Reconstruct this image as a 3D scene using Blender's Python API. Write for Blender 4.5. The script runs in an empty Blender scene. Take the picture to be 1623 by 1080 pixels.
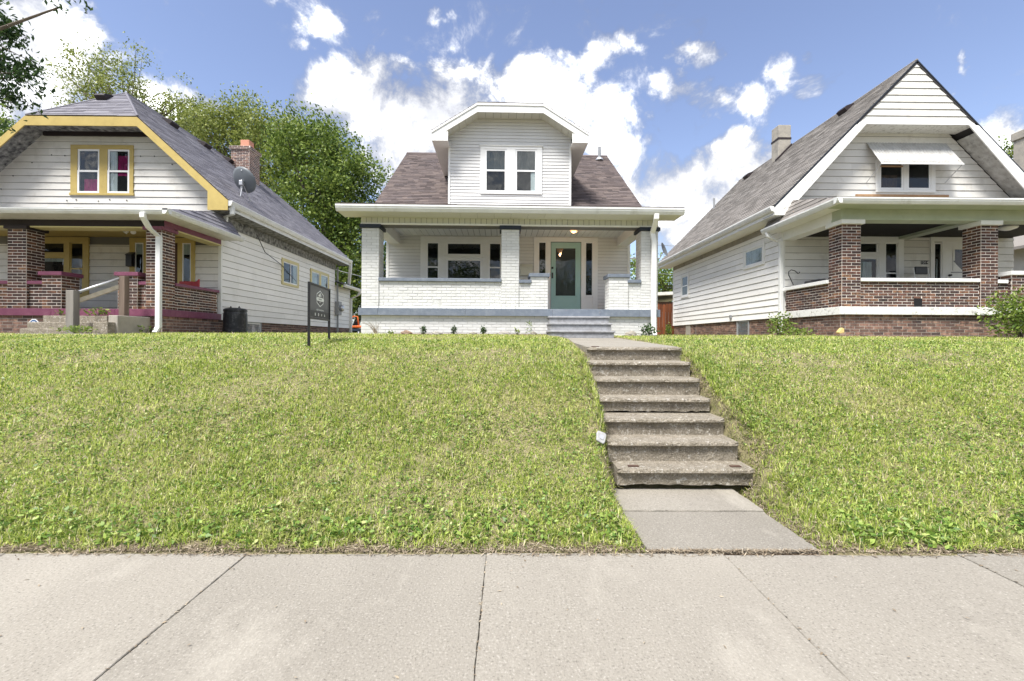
import bpy, bmesh, math, random
import numpy as np
from mathutils import Vector, Matrix
rnd = random.Random(7)
nrg = np.random.default_rng(11)
rad = math.radians
scene = bpy.context.scene
COL = scene.collection

# ------------------------------------------------------------------ camera
F_PX, CAM_H, YAW, ROLL = 721.3, 1.40, rad(0.55), rad(0.30)
cam_d = bpy.data.cameras.new('camera')
cam_d.sensor_width = 36.0
cam_d.lens = 36.0 * F_PX / 1623.0
cam_d.shift_y = -3.0 / 1623.0
cam_d.clip_start = 0.05
cam_d.clip_end = 2000.0
cam = bpy.data.objects.new('camera', cam_d)
COL.objects.link(cam)
cam.matrix_world = (Matrix.Translation((0, 0, CAM_H)) @ Matrix.Rotation(-YAW, 4, 'Z')
                    @ Matrix.Rotation(rad(90), 4, 'X') @ Matrix.Rotation(ROLL, 4, 'Z'))
scene.camera = cam

def ray(px, py):
    x, y = px - 811.5, py - 537.0
    xu, yu = x + ROLL * y, y - ROLL * x
    return (xu * math.cos(YAW) + F_PX * math.sin(YAW), F_PX * math.cos(YAW) - xu * math.sin(YAW), -yu)
def X(px, Y, py=430):
    d = ray(px, py); return d[0] * Y / d[1]
def Z(py, Y, px=811.5):
    d = ray(px, py); return CAM_H + d[2] * Y / d[1]
def P(px, py, Y):
    d = ray(px, py); s = Y / d[1]
    return Vector((d[0] * s, Y, CAM_H + d[2] * s))

# ------------------------------------------------------------------ light, world, exposure
SUN_EL, SUN_AZ = rad(59), rad(217)          # compass: 0 = +Y (away), 90 = +X, 180 = behind the camera
sun_d = bpy.data.lights.new('sun', 'SUN')
sun_d.energy = 1.75
sun_d.angle = rad(18)
sun_d.color = (1.0, 0.965, 0.91)
sun = bpy.data.objects.new('sun', sun_d)
COL.objects.link(sun)
sdir = Vector((math.sin(SUN_AZ) * math.cos(SUN_EL), math.cos(SUN_AZ) * math.cos(SUN_EL), math.sin(SUN_EL)))
sun.rotation_euler = sdir.to_track_quat('Z', 'Y').to_euler()
sun.location = (0, -20, 40)
vs = scene.view_settings
vs.view_transform = 'Standard'; vs.look = 'None'; vs.gamma = 1.0
vs.exposure = 2.2
try: vs.use_curve_mapping = False
except Exception: pass

world = bpy.data.worlds.new('World')
scene.world = world
world.use_nodes = True
WN, WL = world.node_tree.nodes, world.node_tree.links
WN.clear()
def wm(op, a, b=None, c=None, clamp=False):
    n = WN.new('ShaderNodeMath'); n.operation = op; n.use_clamp = clamp
    for i, v in enumerate((a, b, c)):
        if v is None: continue
        if isinstance(v, (int, float)): n.inputs[i].default_value = v
        else: WL.new(v, n.inputs[i])
    return n.outputs[0]
sky = WN.new('ShaderNodeTexSky')
sky.sky_type = 'NISHITA'; sky.sun_disc = False
sky.sun_elevation = SUN_EL; sky.sun_rotation = SUN_AZ
sky.air_density = 1.0; sky.dust_density = 0.6; sky.ozone_density = 2.2
tc = WN.new('ShaderNodeTexCoord')
sep = WN.new('ShaderNodeSeparateXYZ'); WL.new(tc.outputs['Generated'], sep.inputs[0])
dx, dy, dz = sep.outputs
yy = wm('MAXIMUM', dy, 0.05)
uu, vv = wm('DIVIDE', dx, yy), wm('DIVIDE', dz, yy)
front = wm('MULTIPLY', wm('SUBTRACT', dy, 0.1), 5.0, clamp=True)
# cloud layer: a flat cloud deck seen in perspective, with the cumulus heaps of this sky added by direction
zz = wm('MAXIMUM', wm('ADD', dz, 0.22), 0.1)
def noise(vec, scale, detail, rough, dist=0.0):
    n = WN.new('ShaderNodeTexNoise'); n.inputs['Scale'].default_value = scale
    n.inputs['Detail'].default_value = detail; n.inputs['Roughness'].default_value = rough
    n.inputs['Distortion'].default_value = dist
    WL.new(vec, n.inputs['Vector']); return n.outputs['Fac']
def comb(a, b, c=0.0):
    n = WN.new('ShaderNodeCombineXYZ')
    for i, v in enumerate((a, b, c)):
        if isinstance(v, (int, float)): n.inputs[i].default_value = v
        else: WL.new(v, n.inputs[i])
    return n.outputs[0]
deck = comb(wm('DIVIDE', dx, zz), wm('DIVIDE', dy, zz), 0.0)
fine = noise(tc.outputs['Generated'], 8.0, 11.0, 0.66, 0.3)
coarse = noise(deck, 1.15, 4.0, 0.5, 0.0)
CLOUDS = [  # px, py, rx, ry, height of the heap
    (30, 90, 165, 150, 1.5), (150, 120, 75, 95, 1.1), (230, 165, 100, 60, 1.2), (330, 180, 60, 40, .9), (60, 250, 160, 110, 1.2),
    (555, 165, 120, 78, 1.5), (590, 125, 75, 55, 1.1), (520, 175, 70, 50, 1.1), (680, 190, 140, 90, 1.4), (700, 125, 70, 40, 1.0), (770, 130, 80, 46, 1.0), (860, 150, 120, 80, 1.3),
    (890, 100, 90, 42, 1.0), (960, 80, 60, 36, .85), (620, 250, 110, 70, .9), (960, 190, 75, 85, 1.0), (985, 250, 40, 60, .8),
    (1020, 130, 55, 22, .6), (1075, 135, 66, 27, .85), (1150, 160, 105, 34, .85), (1095, 92, 60, 20, .75), (1248, 112, 46, 38, .78), (1312, 128, 55, 22, .78), (1303, 93, 14, 14, .55),
    (1090, 320, 150, 88, 1.35), (1180, 265, 95, 58, 1.25), (1040, 280, 60, 60, 1.0), (1610, 225, 75, 55, 1.2), (1540, 195, 22, 16, .4),
    (690, 30, 26, 18, .62), (505, 45, 36, 24, .62), (490, 76, 30, 16, .58), (1522, 90, 14, 24, .75), (430, 168, 34, 18, .8), (450, 5, 26, 10, .5), (1505, 135, 26, 26, .45)]
def cnoise(scale, detail, amp):
    n = WN.new('ShaderNodeTexNoise'); n.inputs['Scale'].default_value = scale; n.inputs['Detail'].default_value = detail; n.inputs['Roughness'].default_value = 0.6
    WL.new(tc.outputs['Generated'], n.inputs['Vector'])
    sp = WN.new('ShaderNodeSeparateColor'); WL.new(n.outputs['Color'], sp.inputs[0])
    return [wm('MULTIPLY', wm('SUBTRACT', sp.outputs[i], 0.5), amp) for i in range(2)]
w1, w2 = cnoise(7.0, 3.0, 0.20), cnoise(24.0, 4.0, 0.10)
uw, vw = wm('ADD', uu, wm('ADD', w1[0], w2[0])), wm('ADD', vv, wm('ADD', wm('MULTIPLY', w1[1], 0.6), wm('MULTIPLY', w2[1], 0.7)))
field = None
for (px, py, rx, ry, hh) in CLOUDS:
    d = ray(px, py); cu, cv = d[0] / d[1], d[2] / d[1]
    du = wm('MULTIPLY', wm('SUBTRACT', uw, cu), F_PX / rx)
    dv = wm('MULTIPLY', wm('SUBTRACT', vw, cv), F_PX / ry)
    r2 = wm('MULTIPLY_ADD', du, du, wm('MULTIPLY', dv, dv))
    b = wm('MULTIPLY', wm('SUBTRACT', 1.25, r2, clamp=False), hh * 0.55)
    b = wm('MAXIMUM', b, 0.0)
    field = b if field is None else wm('SMOOTH_MAX', field, b, 0.12)
low = wm('MULTIPLY', wm('SUBTRACT', 0.16, vv), 5.0)                 # the deck closes up towards the horizon
low = wm('MAXIMUM', low, 0.0)
front_field = wm('MULTIPLY_ADD', wm('MAXIMUM', field, wm('MINIMUM', low, 0.8)), 1.2, -0.47)
back_field = wm('MULTIPLY_ADD', wm('SUBTRACT', coarse, 0.5), 3.2, 0.22)
mixf = WN.new('ShaderNodeMix'); mixf.data_type = 'FLOAT'
WL.new(front, mixf.inputs[0]); WL.new(back_field, mixf.inputs[2]); WL.new(front_field, mixf.inputs[3])
dens = wm('ADD', mixf.outputs[0], wm('MULTIPLY', wm('SUBTRACT', fine, 0.5), 2.6))
mask = WN.new('ShaderNodeMapRange'); mask.interpolation_type = 'SMOOTHSTEP'
mask.inputs['From Min'].default_value = -0.22; mask.inputs['From Max'].default_value = 0.60
WL.new(dens, mask.inputs['Value'])
soft = noise(tc.outputs['Generated'], 5.0, 5.0, 0.55, 0.0)
shade = WN.new('ShaderNodeValToRGB')
shade.color_ramp.elements[0].position = 0.40; shade.color_ramp.elements[0].color = (0.215, 0.22, 0.24, 1)
shade.color_ramp.elements[1].position = 0.61; shade.color_ramp.elements[1].color = (0.88, 0.88, 0.88, 1)
_e = shade.color_ramp.elements.new(0.50); _e.color = (0.29, 0.295, 0.31, 1)
WL.new(wm('MULTIPLY_ADD', soft, 0.55, wm('MULTIPLY', fine, 0.45)), shade.inputs[0])
SKY_STR = 0.050
hs = WN.new('ShaderNodeHueSaturation'); hs.inputs['Hue'].default_value = 0.510; hs.inputs['Saturation'].default_value = 0.90; hs.inputs['Value'].default_value = 1.0
WL.new(sky.outputs[0], hs.inputs['Color'])
cl = WN.new('ShaderNodeVectorMath'); cl.operation = 'SCALE'; cl.inputs['Scale'].default_value = 0.85 / SKY_STR
thick = WN.new('ShaderNodeMapRange'); thick.inputs['From Min'].default_value = -0.1; thick.inputs['From Max'].default_value = 0.6
thick.inputs['To Min'].default_value = 0.24; thick.inputs['To Max'].default_value = 1.0
WL.new(dens, thick.inputs['Value'])
tk = WN.new('ShaderNodeVectorMath'); tk.operation = 'SCALE'
WL.new(shade.outputs[0], tk.inputs[0]); WL.new(thick.outputs[0], tk.inputs['Scale'])
WL.new(tk.outputs[0], cl.inputs[0])
mixc = WN.new('ShaderNodeMix'); mixc.data_type = 'RGBA'
WL.new(mask.outputs[0], mixc.inputs[0]); WL.new(hs.outputs[0], mixc.inputs[6]); WL.new(cl.outputs[0], mixc.inputs[7])
bg = WN.new('ShaderNodeBackground'); bg.inputs['Strength'].default_value = SKY_STR
WL.new(mixc.outputs[2], bg.inputs['Color'])
wo = WN.new('ShaderNodeOutputWorld'); WL.new(bg.outputs[0], wo.inputs['Surface'])

# ------------------------------------------------------------------ materials
MATS = {}
def mat(name, col, col2=None, scale=6.0, rough=0.6, bump=0.0, bscale=60.0, spec=0.3, ramp=None, pvar=0.0,
        stain=None, stain_scale=2.0, stain_amt=0.5, stretch=(1, 1, 1), transl=0.0, metal=0.0, speck=None, bdist=0.01, flake=None):
    if name in MATS: return MATS[name]
    m = bpy.data.materials.new(name); m.use_nodes = True
    N, L = m.node_tree.nodes, m.node_tree.links
    N.clear()
    out = N.new('ShaderNodeOutputMaterial')
    pb = N.new('ShaderNodeBsdfPrincipled')
    pb.inputs['Roughness'].default_value = rough
    pb.inputs['Metallic'].default_value = metal
    pb.inputs['Specular IOR Level'].default_value = spec
    geo = N.new('ShaderNodeNewGeometry')
    mp = N.new('ShaderNodeVectorMath'); mp.operation = 'MULTIPLY'; mp.inputs[1].default_value = stretch
    L.new(geo.outputs['Position'], mp.inputs[0])
    pos = mp.outputs[0]
    def noi(s, d=4.0, r=0.55):
        nonlocal pos
        n = N.new('ShaderNodeTexNoise'); n.inputs['Scale'].default_value = s
        n.inputs['Detail'].default_value = d; n.inputs['Roughness'].default_value = r
        L.new(pos, n.inputs['Vector']); return n.outputs['Fac']
    def rng(v, a, b, lo=0.0, hi=1.0):
        n = N.new('ShaderNodeMapRange'); n.inputs['From Min'].default_value = a; n.inputs['From Max'].default_value = b
        n.inputs['To Min'].default_value = lo; n.inputs['To Max'].default_value = hi
        L.new(v, n.inputs['Value']); return n.outputs[0]
    def mixrgb(fac, a, b, mode='MIX'):
        n = N.new('ShaderNodeMix'); n.data_type = 'RGBA'; n.blend_type = mode
        for sock, v in ((n.inputs[0], fac), (n.inputs[6], a), (n.inputs[7], b)):
            if isinstance(v, (int, float)): sock.default_value = v
            elif isinstance(v, tuple): sock.default_value = (v[0], v[1], v[2], 1)
            else: L.new(v, sock)
        return n.outputs[2]
    color = (col[0], col[1], col[2])
    per = None
    if ramp or pvar:
        oi = N.new('ShaderNodeObjectInfo')
        a = N.new('ShaderNodeMath'); a.operation = 'ADD'
        L.new(oi.outputs['Random'], a.inputs[0]); L.new(geo.outputs['Random Per Island'], a.inputs[1])
        fr = N.new('ShaderNodeMath'); fr.operation = 'FRACT'; L.new(a.outputs[0], fr.inputs[0])
        per = fr.outputs[0]
    if ramp:
        r = N.new('ShaderNodeValToRGB'); cr = r.color_ramp; cr.interpolation = 'LINEAR'
        while len(cr.elements) < len(ramp): cr.elements.new(0.5)
        for e, (p, c) in zip(cr.elements, ramp):
            e.position = p; e.color = (c[0], c[1], c[2], 1)
        L.new(per, r.inputs[0]); color = r.outputs[0]
    if col2 is not None:
        color = mixrgb(rng(noi(scale), 0.32, 0.68), color, col2)
    if pvar and not ramp:
        color = mixrgb(1.0, color, None or rngc(N, L, per, 1 - pvar, 1 + pvar), 'MULTIPLY')
    if speck:
        sc, amt, dark, lite = speck
        keep_pos = pos; pos = geo.outputs['Position']; s = noi(sc, 3.0, 0.7); pos = keep_pos
        color = mixrgb(rng(s, 0.56, 0.70, 0, amt), color, lite)
        color = mixrgb(rng(s, 0.44, 0.30, 0, amt), color, dark)
    if stain is not None:
        color = mixrgb(rng(noi(stain_scale, 8.0, 0.7), 0.52, 0.72, 0, stain_amt), color, stain)
    if flake is not None:
        fsc, flo, fcol = flake
        color = mixrgb(rng(noi(fsc, 6.0, 0.75), flo, flo + .05), color, fcol)
    if isinstance(color, tuple): pb.inputs['Base Color'].default_value = (*color, 1)
    else: L.new(color, pb.inputs['Base Color'])
    if bump:
        b = N.new('ShaderNodeBump'); b.inputs['Strength'].default_value = bump; b.inputs['Distance'].default_value = bdist
        L.new(noi(bscale, 6.0, 0.65), b.inputs['Height']); L.new(b.outputs[0], pb.inputs['Normal'])
    sh = pb.outputs[0]
    if transl:
        t = N.new('ShaderNodeBsdfTranslucent')
        if isinstance(color, tuple): t.inputs['Color'].default_value = (*color, 1)
        else: L.new(color, t.inputs['Color'])
        mx = N.new('ShaderNodeMixShader'); mx.inputs[0].default_value = transl
        L.new(sh, mx.inputs[1]); L.new(t.outputs[0], mx.inputs[2]); sh = mx.outputs[0]
    L.new(sh, out.inputs['Surface'])
    MATS[name] = m
    return m
def rngc(N, L, v, lo, hi):
    n = N.new('ShaderNodeMapRange'); n.inputs['To Min'].default_value = lo; n.inputs['To Max'].default_value = hi
    L.new(v, n.inputs['Value'])
    c = N.new('ShaderNodeCombineColor')
    for i in range(3): L.new(n.outputs[0], c.inputs[i])
    return c.outputs[0]
def glass_mat(name, ior=1.62, tint=(0.8, 0.84, 0.84)):
    m = bpy.data.materials.new(name); m.use_nodes = True
    N, L = m.node_tree.nodes, m.node_tree.links; N.clear()
    out = N.new('ShaderNodeOutputMaterial'); fr = N.new('ShaderNodeFresnel'); fr.inputs['IOR'].default_value = ior
    t = N.new('ShaderNodeBsdfTransparent'); t.inputs['Color'].default_value = (*tint, 1)
    g = N.new('ShaderNodeBsdfGlossy'); g.inputs['Roughness'].default_value = 0.015
    geo = N.new('ShaderNodeNewGeometry'); n = N.new('ShaderNodeTexNoise'); n.inputs['Scale'].default_value = 2.2
    L.new(geo.outputs['Position'], n.inputs['Vector'])
    b = N.new('ShaderNodeBump'); b.inputs['Strength'].default_value = 0.12; b.inputs['Distance'].default_value = 0.05
    L.new(n.outputs['Fac'], b.inputs['Height']); L.new(b.outputs[0], g.inputs['Normal'])
    mx = N.new('ShaderNodeMixShader'); fb = N.new('ShaderNodeMath'); fb.operation = 'SUBTRACT'; fb.use_clamp = True          # only the outer face of a pane mirrors
    L.new(fr.outputs[0], fb.inputs[0]); L.new(geo.outputs['Backfacing'], fb.inputs[1])
    L.new(fb.outputs[0], mx.inputs[0]); L.new(t.outputs[0], mx.inputs[1]); L.new(g.outputs[0], mx.inputs[2])
    L.new(mx.outputs[0], out.inputs['Surface']); MATS[name] = m
    return m

G_WHITE = (0.68, 0.675, 0.66)
mat('white_vinyl', G_WHITE, (0.63, 0.625, 0.61), 1.5, 0.45, pvar=0.035, stain=(0.55, 0.54, 0.50), stain_scale=1.6, stain_amt=0.25)
mat('white_trim', (0.78, 0.78, 0.765), (0.73, 0.73, 0.71), 3, 0.45, stain=(0.55, 0.54, 0.5), stain_scale=5, stain_amt=0.2)
mat('white_sash', (0.80, 0.80, 0.79), None, rough=0.35)
mat('old_white_siding', (0.70, 0.685, 0.645), (0.63, 0.615, 0.575), 1.2, 0.5, pvar=0.06, stain=(0.36, 0.33, 0.28), stain_scale=2.6, stain_amt=0.45)
mat('old_white_siding_lit', (0.84, 0.83, 0.805), (0.80, 0.79, 0.765), 1.2, 0.5, pvar=0.05, stain=(0.55, 0.53, 0.48), stain_scale=2.2, stain_amt=0.3)  # side-wall copy, lightened and less stained to stand in for brighter light
mat('siding_shadow', (0.16, 0.155, 0.145), None, rough=0.8)
mat('painted_brick', (0.63, 0.63, 0.62), (0.58, 0.58, 0.565), 5, 0.55, pvar=0.05, bump=0.5, bscale=90, bdist=0.006)
mat('painted_mortar', (0.58, 0.58, 0.565), (0.44, 0.44, 0.42), 7, 0.7, bump=0.6, bscale=80)
BR = [(0.0, (0.020, 0.014, 0.014)), (0.22, (0.045, 0.026, 0.024)), (0.45, (0.10, 0.050, 0.040)), (0.68, (0.17, 0.075, 0.052)), (0.86, (0.24, 0.115, 0.065)), (1.0, (0.30, 0.16, 0.085))]
mat('dark_brick', (0, 0, 0), (0.06, 0.035, 0.03), 14, 0.75, bump=0.5, bscale=70, ramp=BR)
MATS['dark_brick'].node_tree.nodes  # keep
BRL = [(0.0, (0.055, 0.045, 0.047)), (0.3, (0.16, 0.10, 0.08)), (0.6, (0.27, 0.155, 0.12)), (0.85, (0.36, 0.21, 0.155)), (1.0, (0.46, 0.31, 0.24))]
mat('lower_brick', (0, 0, 0), (0.11, 0.065, 0.055), 12, 0.8, bump=0.5, bscale=70, ramp=BRL)
mat('red_brick', (0, 0, 0), None, rough=0.8, ramp=[(0, (0.16, 0.05, 0.04)), (0.5, (0.34, 0.12, 0.08)), (1, (0.46, 0.22, 0.16))], bump=0.4)
mat('mortar', (0.74, 0.68, 0.62), (0.62, 0.56, 0.50), 8, 0.9, bump=0.5, bscale=120)
mat('dark_mortar', (0.42, 0.37, 0.33), (0.26, 0.225, 0.20), 6, 0.9, bump=0.5, bscale=120)
mat('brown_shingle', (0, 0, 0), None, rough=0.9, ramp=[(0, (0.085, 0.069, 0.067)), (0.35, (0.118, 0.095, 0.091)), (0.6, (0.14, 0.112, 0.105)), (0.85, (0.168, 0.135, 0.122)), (1, (0.12, 0.10, 0.10))], bump=0.5, bscale=260)
mat('slate_shingle', (0, 0, 0), None, rough=0.9, ramp=[(0, (0.165, 0.16, 0.185)), (0.5, (0.205, 0.20, 0.228)), (1, (0.25, 0.243, 0.27))], bump=0.5, bscale=260)
mat('taupe_shingle', (0, 0, 0), None, rough=0.9, ramp=[(0, (0.15, 0.138, 0.125)), (0.5, (0.215, 0.197, 0.18)), (1, (0.275, 0.255, 0.235))], bump=0.5, bscale=260)
mat('felt', (0.045, 0.042, 0.045), None, rough=0.95)
mat('blue_grey_paint', (0.135, 0.16, 0.20), (0.175, 0.20, 0.24), 9, 0.55, stain=(0.26, 0.28, 0.30), stain_scale=9, stain_amt=0.3)
mat('navy_paint', (0.018, 0.024, 0.036), None, rough=0.5)
mat('litter_white', (0.36, 0.36, 0.35), (0.26, 0.26, 0.26), 30, 0.5)
mat('step_paint', (0.33, 0.335, 0.35), (0.24, 0.24, 0.25), 14, 0.7, bump=0.6, bscale=40, stain=(0.10, 0.085, 0.07), stain_scale=8, stain_amt=0.6)
mat('soffit_cream', (0.60, 0.60, 0.52), None, rough=0.5, pvar=0.03)
mat('porch_ceiling', (0.70, 0.71, 0.69), None, rough=0.5, pvar=0.04)
mat('teal_paint', (0.33, 0.505, 0.465), (0.31, 0.48, 0.44), 4, 0.35)
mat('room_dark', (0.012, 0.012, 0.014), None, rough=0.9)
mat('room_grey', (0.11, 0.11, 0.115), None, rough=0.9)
mat('black_metal', (0.012, 0.012, 0.013), None, rough=0.35, spec=0.5)
mat('mustard_paint', (0.50, 0.385, 0.135), (0.455, 0.345, 0.115), 3, 0.5, stain=(0.33, 0.25, 0.10), stain_scale=6, stain_amt=0.3)
mat('pale_yellow_paint', (0.60, 0.53, 0.27), None, rough=0.5)
mat('maroon_paint', (0.16, 0.045, 0.085), (0.20, 0.065, 0.11), 5, 0.5, stain=(0.28, 0.13, 0.18), stain_scale=10, stain_amt=0.3)
mat('dark_brown_paint', (0.025, 0.018, 0.02), None, rough=0.6)
mat('sage_paint', (0.42, 0.46, 0.36), (0.37, 0.41, 0.31), 3, 0.5, stain=(0.25, 0.28, 0.2), stain_scale=5, stain_amt=0.35)
mat('gutter_white', (0.73, 0.735, 0.725), (0.64, 0.645, 0.63), 3, 0.4, stain=(0.36, 0.35, 0.30), stain_scale=4, stain_amt=0.4, stretch=(1, 1, 0.4))
mat('peeling_white', (0.72, 0.72, 0.69), None, rough=0.7, stain=(0.20, 0.18, 0.15), stain_scale=11, stain_amt=0.9, bump=0.5, bscale=30)
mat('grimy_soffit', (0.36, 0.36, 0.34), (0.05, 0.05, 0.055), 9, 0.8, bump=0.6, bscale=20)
mat('concrete', (0.265, 0.243, 0.206), (0.205, 0.187, 0.158), 0.9, 0.9, pvar=0.15,  bump=0.6, bscale=75, bdist=0.008, speck=(80, 0.65, (0.075, 0.067, 0.055), (0.42, 0.395, 0.35)), stain=(0.41, 0.38, 0.325), stain_scale=0.9, stain_amt=0.8, stretch=(1.0, 0.45, 1.0))
mat('old_concrete', (0.31, 0.272, 0.215), (0.22, 0.19, 0.145), 5, 0.92, bump=1.0, bscale=40, bdist=0.03, speck=(65, 0.9, (0.04, 0.035, 0.028), (0.50, 0.465, 0.41)), flake=(22, 0.565, (0.47, 0.44, 0.385)), stain=(0.10, 0.085, 0.056), stain_scale=7, stain_amt=0.6)
mat('stucco', (0.36, 0.33, 0.28), (0.28, 0.26, 0.23), 4, 0.9, bump=0.7, bscale=25, stain=(0.14, 0.13, 0.12), stain_scale=3, stain_amt=0.5)
mat('soil', (0.115, 0.082, 0.055), (0.20, 0.15, 0.10), 14, 0.95, bump=0.9, bscale=40, bdist=0.03)
mat('lawn_ground', (0.17, 0.165, 0.07), (0.28, 0.235, 0.14), 5, 0.95, bump=0.9, bscale=60, bdist=0.03)
mat('asphalt', (0.05, 0.05, 0.052), (0.065, 0.065, 0.066), 3, 0.9, bump=0.5, bscale=150)
mat('grass_blade', (0, 0, 0), None, rough=0.5, spec=0.4, transl=0.45,
    ramp=[(0, (0.07, 0.13, 0.02)), (0.2, (0.17, 0.26, 0.035)), (0.45, (0.37, 0.47, 0.08)), (0.7, (0.56, 0.63, 0.14)), (0.86, (0.68, 0.68, 0.30)), (0.93, (0.62, 0.54, 0.36)), (1, (0.68, 0.60, 0.47))], stain=(0.62, 0.53, 0.31), stain_scale=1.0, stain_amt=0.5)
mat('weed_leaf', (0, 0, 0), None, rough=0.45, spec=0.4, transl=0.25, ramp=[(0, (0.06, 0.13, 0.022)), (0.5, (0.17, 0.27, 0.045)), (0.85, (0.31, 0.40, 0.09)), (1, (0.44, 0.48, 0.18))])
mat('thatch', (0, 0, 0), None, rough=0.9, ramp=[(0, (0.12, 0.09, 0.06)), (0.6, (0.27, 0.215, 0.15)), (1, (0.42, 0.36, 0.27))])
mat('leaf_maple', (0, 0, 0), None, rough=0.5, transl=0.35, ramp=[(0, (0.04, 0.075, 0.014)), (0.5, (0.12, 0.185, 0.032)), (1, (0.27, 0.34, 0.075))])
mat('leaf_light', (0, 0, 0), None, rough=0.5, transl=0.35, ramp=[(0, (0.10, 0.135, 0.03)), (0.5, (0.22, 0.265, 0.06)), (1, (0.38, 0.41, 0.13))])
mat('leaf_dark', (0, 0, 0), None, rough=0.45, transl=0.3, ramp=[(0, (0.018, 0.045, 0.014)), (0.6, (0.05, 0.10, 0.028)), (1, (0.10, 0.16, 0.05))])
mat('leaf_bright', (0, 0, 0), None, rough=0.45, transl=0.35, ramp=[(0, (0.08, 0.14, 0.025)), (0.6, (0.18, 0.26, 0.045)), (1, (0.30, 0.36, 0.09))])
mat('bark', (0.11, 0.09, 0.072), (0.17, 0.14, 0.115), 6, 0.9, bump=0.8, bscale=18, stretch=(1, 1, 0.25))
mat('grey_wood', (0.25, 0.235, 0.21), (0.17, 0.155, 0.14), 10, 0.85, bump=0.5, bscale=40, stretch=(1, 1, 0.12))
mat('brown_wood', (0.19, 0.145, 0.115), (0.13, 0.095, 0.075), 10, 0.85, bump=0.5, bscale=40, stretch=(1, 1, 0.12))
mat('pale_wood', (0.45, 0.40, 0.32), (0.36, 0.31, 0.24), 10, 0.8)
mat('red_wood', (0.23, 0.075, 0.03), (0.14, 0.045, 0.02), 8, 0.8, pvar=0.25, stretch=(1, 1, 0.15))
mat('galvanised', (0.52, 0.53, 0.55), None, rough=0.35, metal=0.6)
mat('dish_grey', (0.13, 0.145, 0.16), None, rough=0.45)
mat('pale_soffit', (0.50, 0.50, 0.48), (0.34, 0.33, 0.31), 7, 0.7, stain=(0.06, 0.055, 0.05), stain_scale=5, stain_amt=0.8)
mat('awning_white', (0.44, 0.44, 0.425), (0.36, 0.355, 0.34), rough=0.6, stain=(0.24, 0.20, 0.16), stain_scale=7, stain_amt=0.7)
mat('grey_plastic', (0.27, 0.28, 0.29), (0.24, 0.25, 0.26), 5, 0.5)
mat('bin_plastic', (0.02, 0.021, 0.024), (0.035, 0.036, 0.04), 9, 0.45, stain=(0.22, 0.22, 0.23), stain_scale=9, stain_amt=0.35)
mat('sign_black', (0.016, 0.016, 0.017), None, rough=0.4)
mat('sign_grey', (0.062, 0.063, 0.066), None, rough=0.35)
mat('print_white', (0.78, 0.78, 0.78), None, rough=0.5)
mat('print_grey', (0.33, 0.34, 0.36), None, rough=0.5)
mat('stone', (0.34, 0.32, 0.29), (0.22, 0.20, 0.185), 9, 0.9, bump=0.7, bscale=30)
mat('brown_stone', (0.30, 0.21, 0.15), (0.19, 0.135, 0.10), 9, 0.9, bump=0.7, bscale=30)
mat('magenta_cloth', (0.42, 0.018, 0.14), (0.20, 0.008, 0.07), 12, 0.85, stretch=(1, 1, 0.2))
mat('white_cloth', (0.78, 0.79, 0.80), (0.5, 0.51, 0.53), 20, 0.85, stretch=(1, 1, 0.05))
mat('orange_paint', (0.60, 0.13, 0.03), None, rough=0.4)
mat('blue_paint', (0.04, 0.10, 0.24), None, rough=0.4)
mat('navy_machine', (0.03, 0.045, 0.075), None, rough=0.45)
mat('rubber', (0.015, 0.015, 0.015), None, rough=0.8)
mat('red_plastic', (0.35, 0.025, 0.03), None, rough=0.4)
mat('yellow_stone', (0.60, 0.47, 0.20), (0.5, 0.38, 0.16), 9, 0.8)
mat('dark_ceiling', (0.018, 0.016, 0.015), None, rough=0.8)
mat('brown_board', (0.10, 0.06, 0.04), (0.07, 0.04, 0.03), 6, 0.8)
mat('raw_wood', (0.42, 0.26, 0.14), (0.33, 0.2, 0.11), 9, 0.8)
mat('terracotta', (0.48, 0.22, 0.15), None, rough=0.8)
glass_mat('window_glass')
glass_mat('storm_glass', 1.5, (0.85, 0.87, 0.87))
def emit_mat(name, col, s):
    m = bpy.data.materials.new(name); m.use_nodes = True
    pb = m.node_tree.nodes['Principled BSDF']
    pb.inputs['Base Color'].default_value = (*col, 1); pb.inputs['Emission Color'].default_value = (*col, 1)
    pb.inputs['Emission Strength'].default_value = s; MATS[name] = m
emit_mat('lamp_glass', (1.0, 0.50, 0.22), 0.55)
emit_mat('bulb', (1.0, 0.82, 0.55), 6.0)

# ------------------------------------------------------------------ mesh helpers
ORG = {}
def reg(o, org): ORG[o.name] = Vector(org); return o
def setp(o, label=None, cat=None, group=None, kind=None):
    if label: o['label'] = label
    if cat: o['category'] = cat
    if group: o['group'] = group
    if kind: o['kind'] = kind
    return o
def thing(name, label, cat, loc, group=None, rotz=0.0, kind=None):
    o = bpy.data.objects.new(name, None); COL.objects.link(o)
    o.empty_display_size = 0.2
    o.location = loc; o.rotation_euler = (0, 0, rotz)
    setp(o, label, cat, group, kind)
    return reg(o, loc)
class Fr:
    def __init__(s, O, U, V, N=None):
        s.O, s.U, s.V = Vector(O), Vector(U).normalized(), Vector(V).normalized()
        s.N = Vector(N) if N else s.U.cross(s.V).normalized()
    def p(s, u, v, n=0.0): return s.O + s.U * u + s.V * v + s.N * n
def front(Y): return Fr((0, Y, 0), (1, 0, 0), (0, 0, 1))
def east(Xp): return Fr((Xp, 0, 0), (0, 1, 0), (0, 0, 1))       # faces +X; u = Y
def west(Xp): return Fr((Xp, 0, 0), (0, -1, 0), (0, 0, 1))      # faces -X; u = -Y
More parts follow.
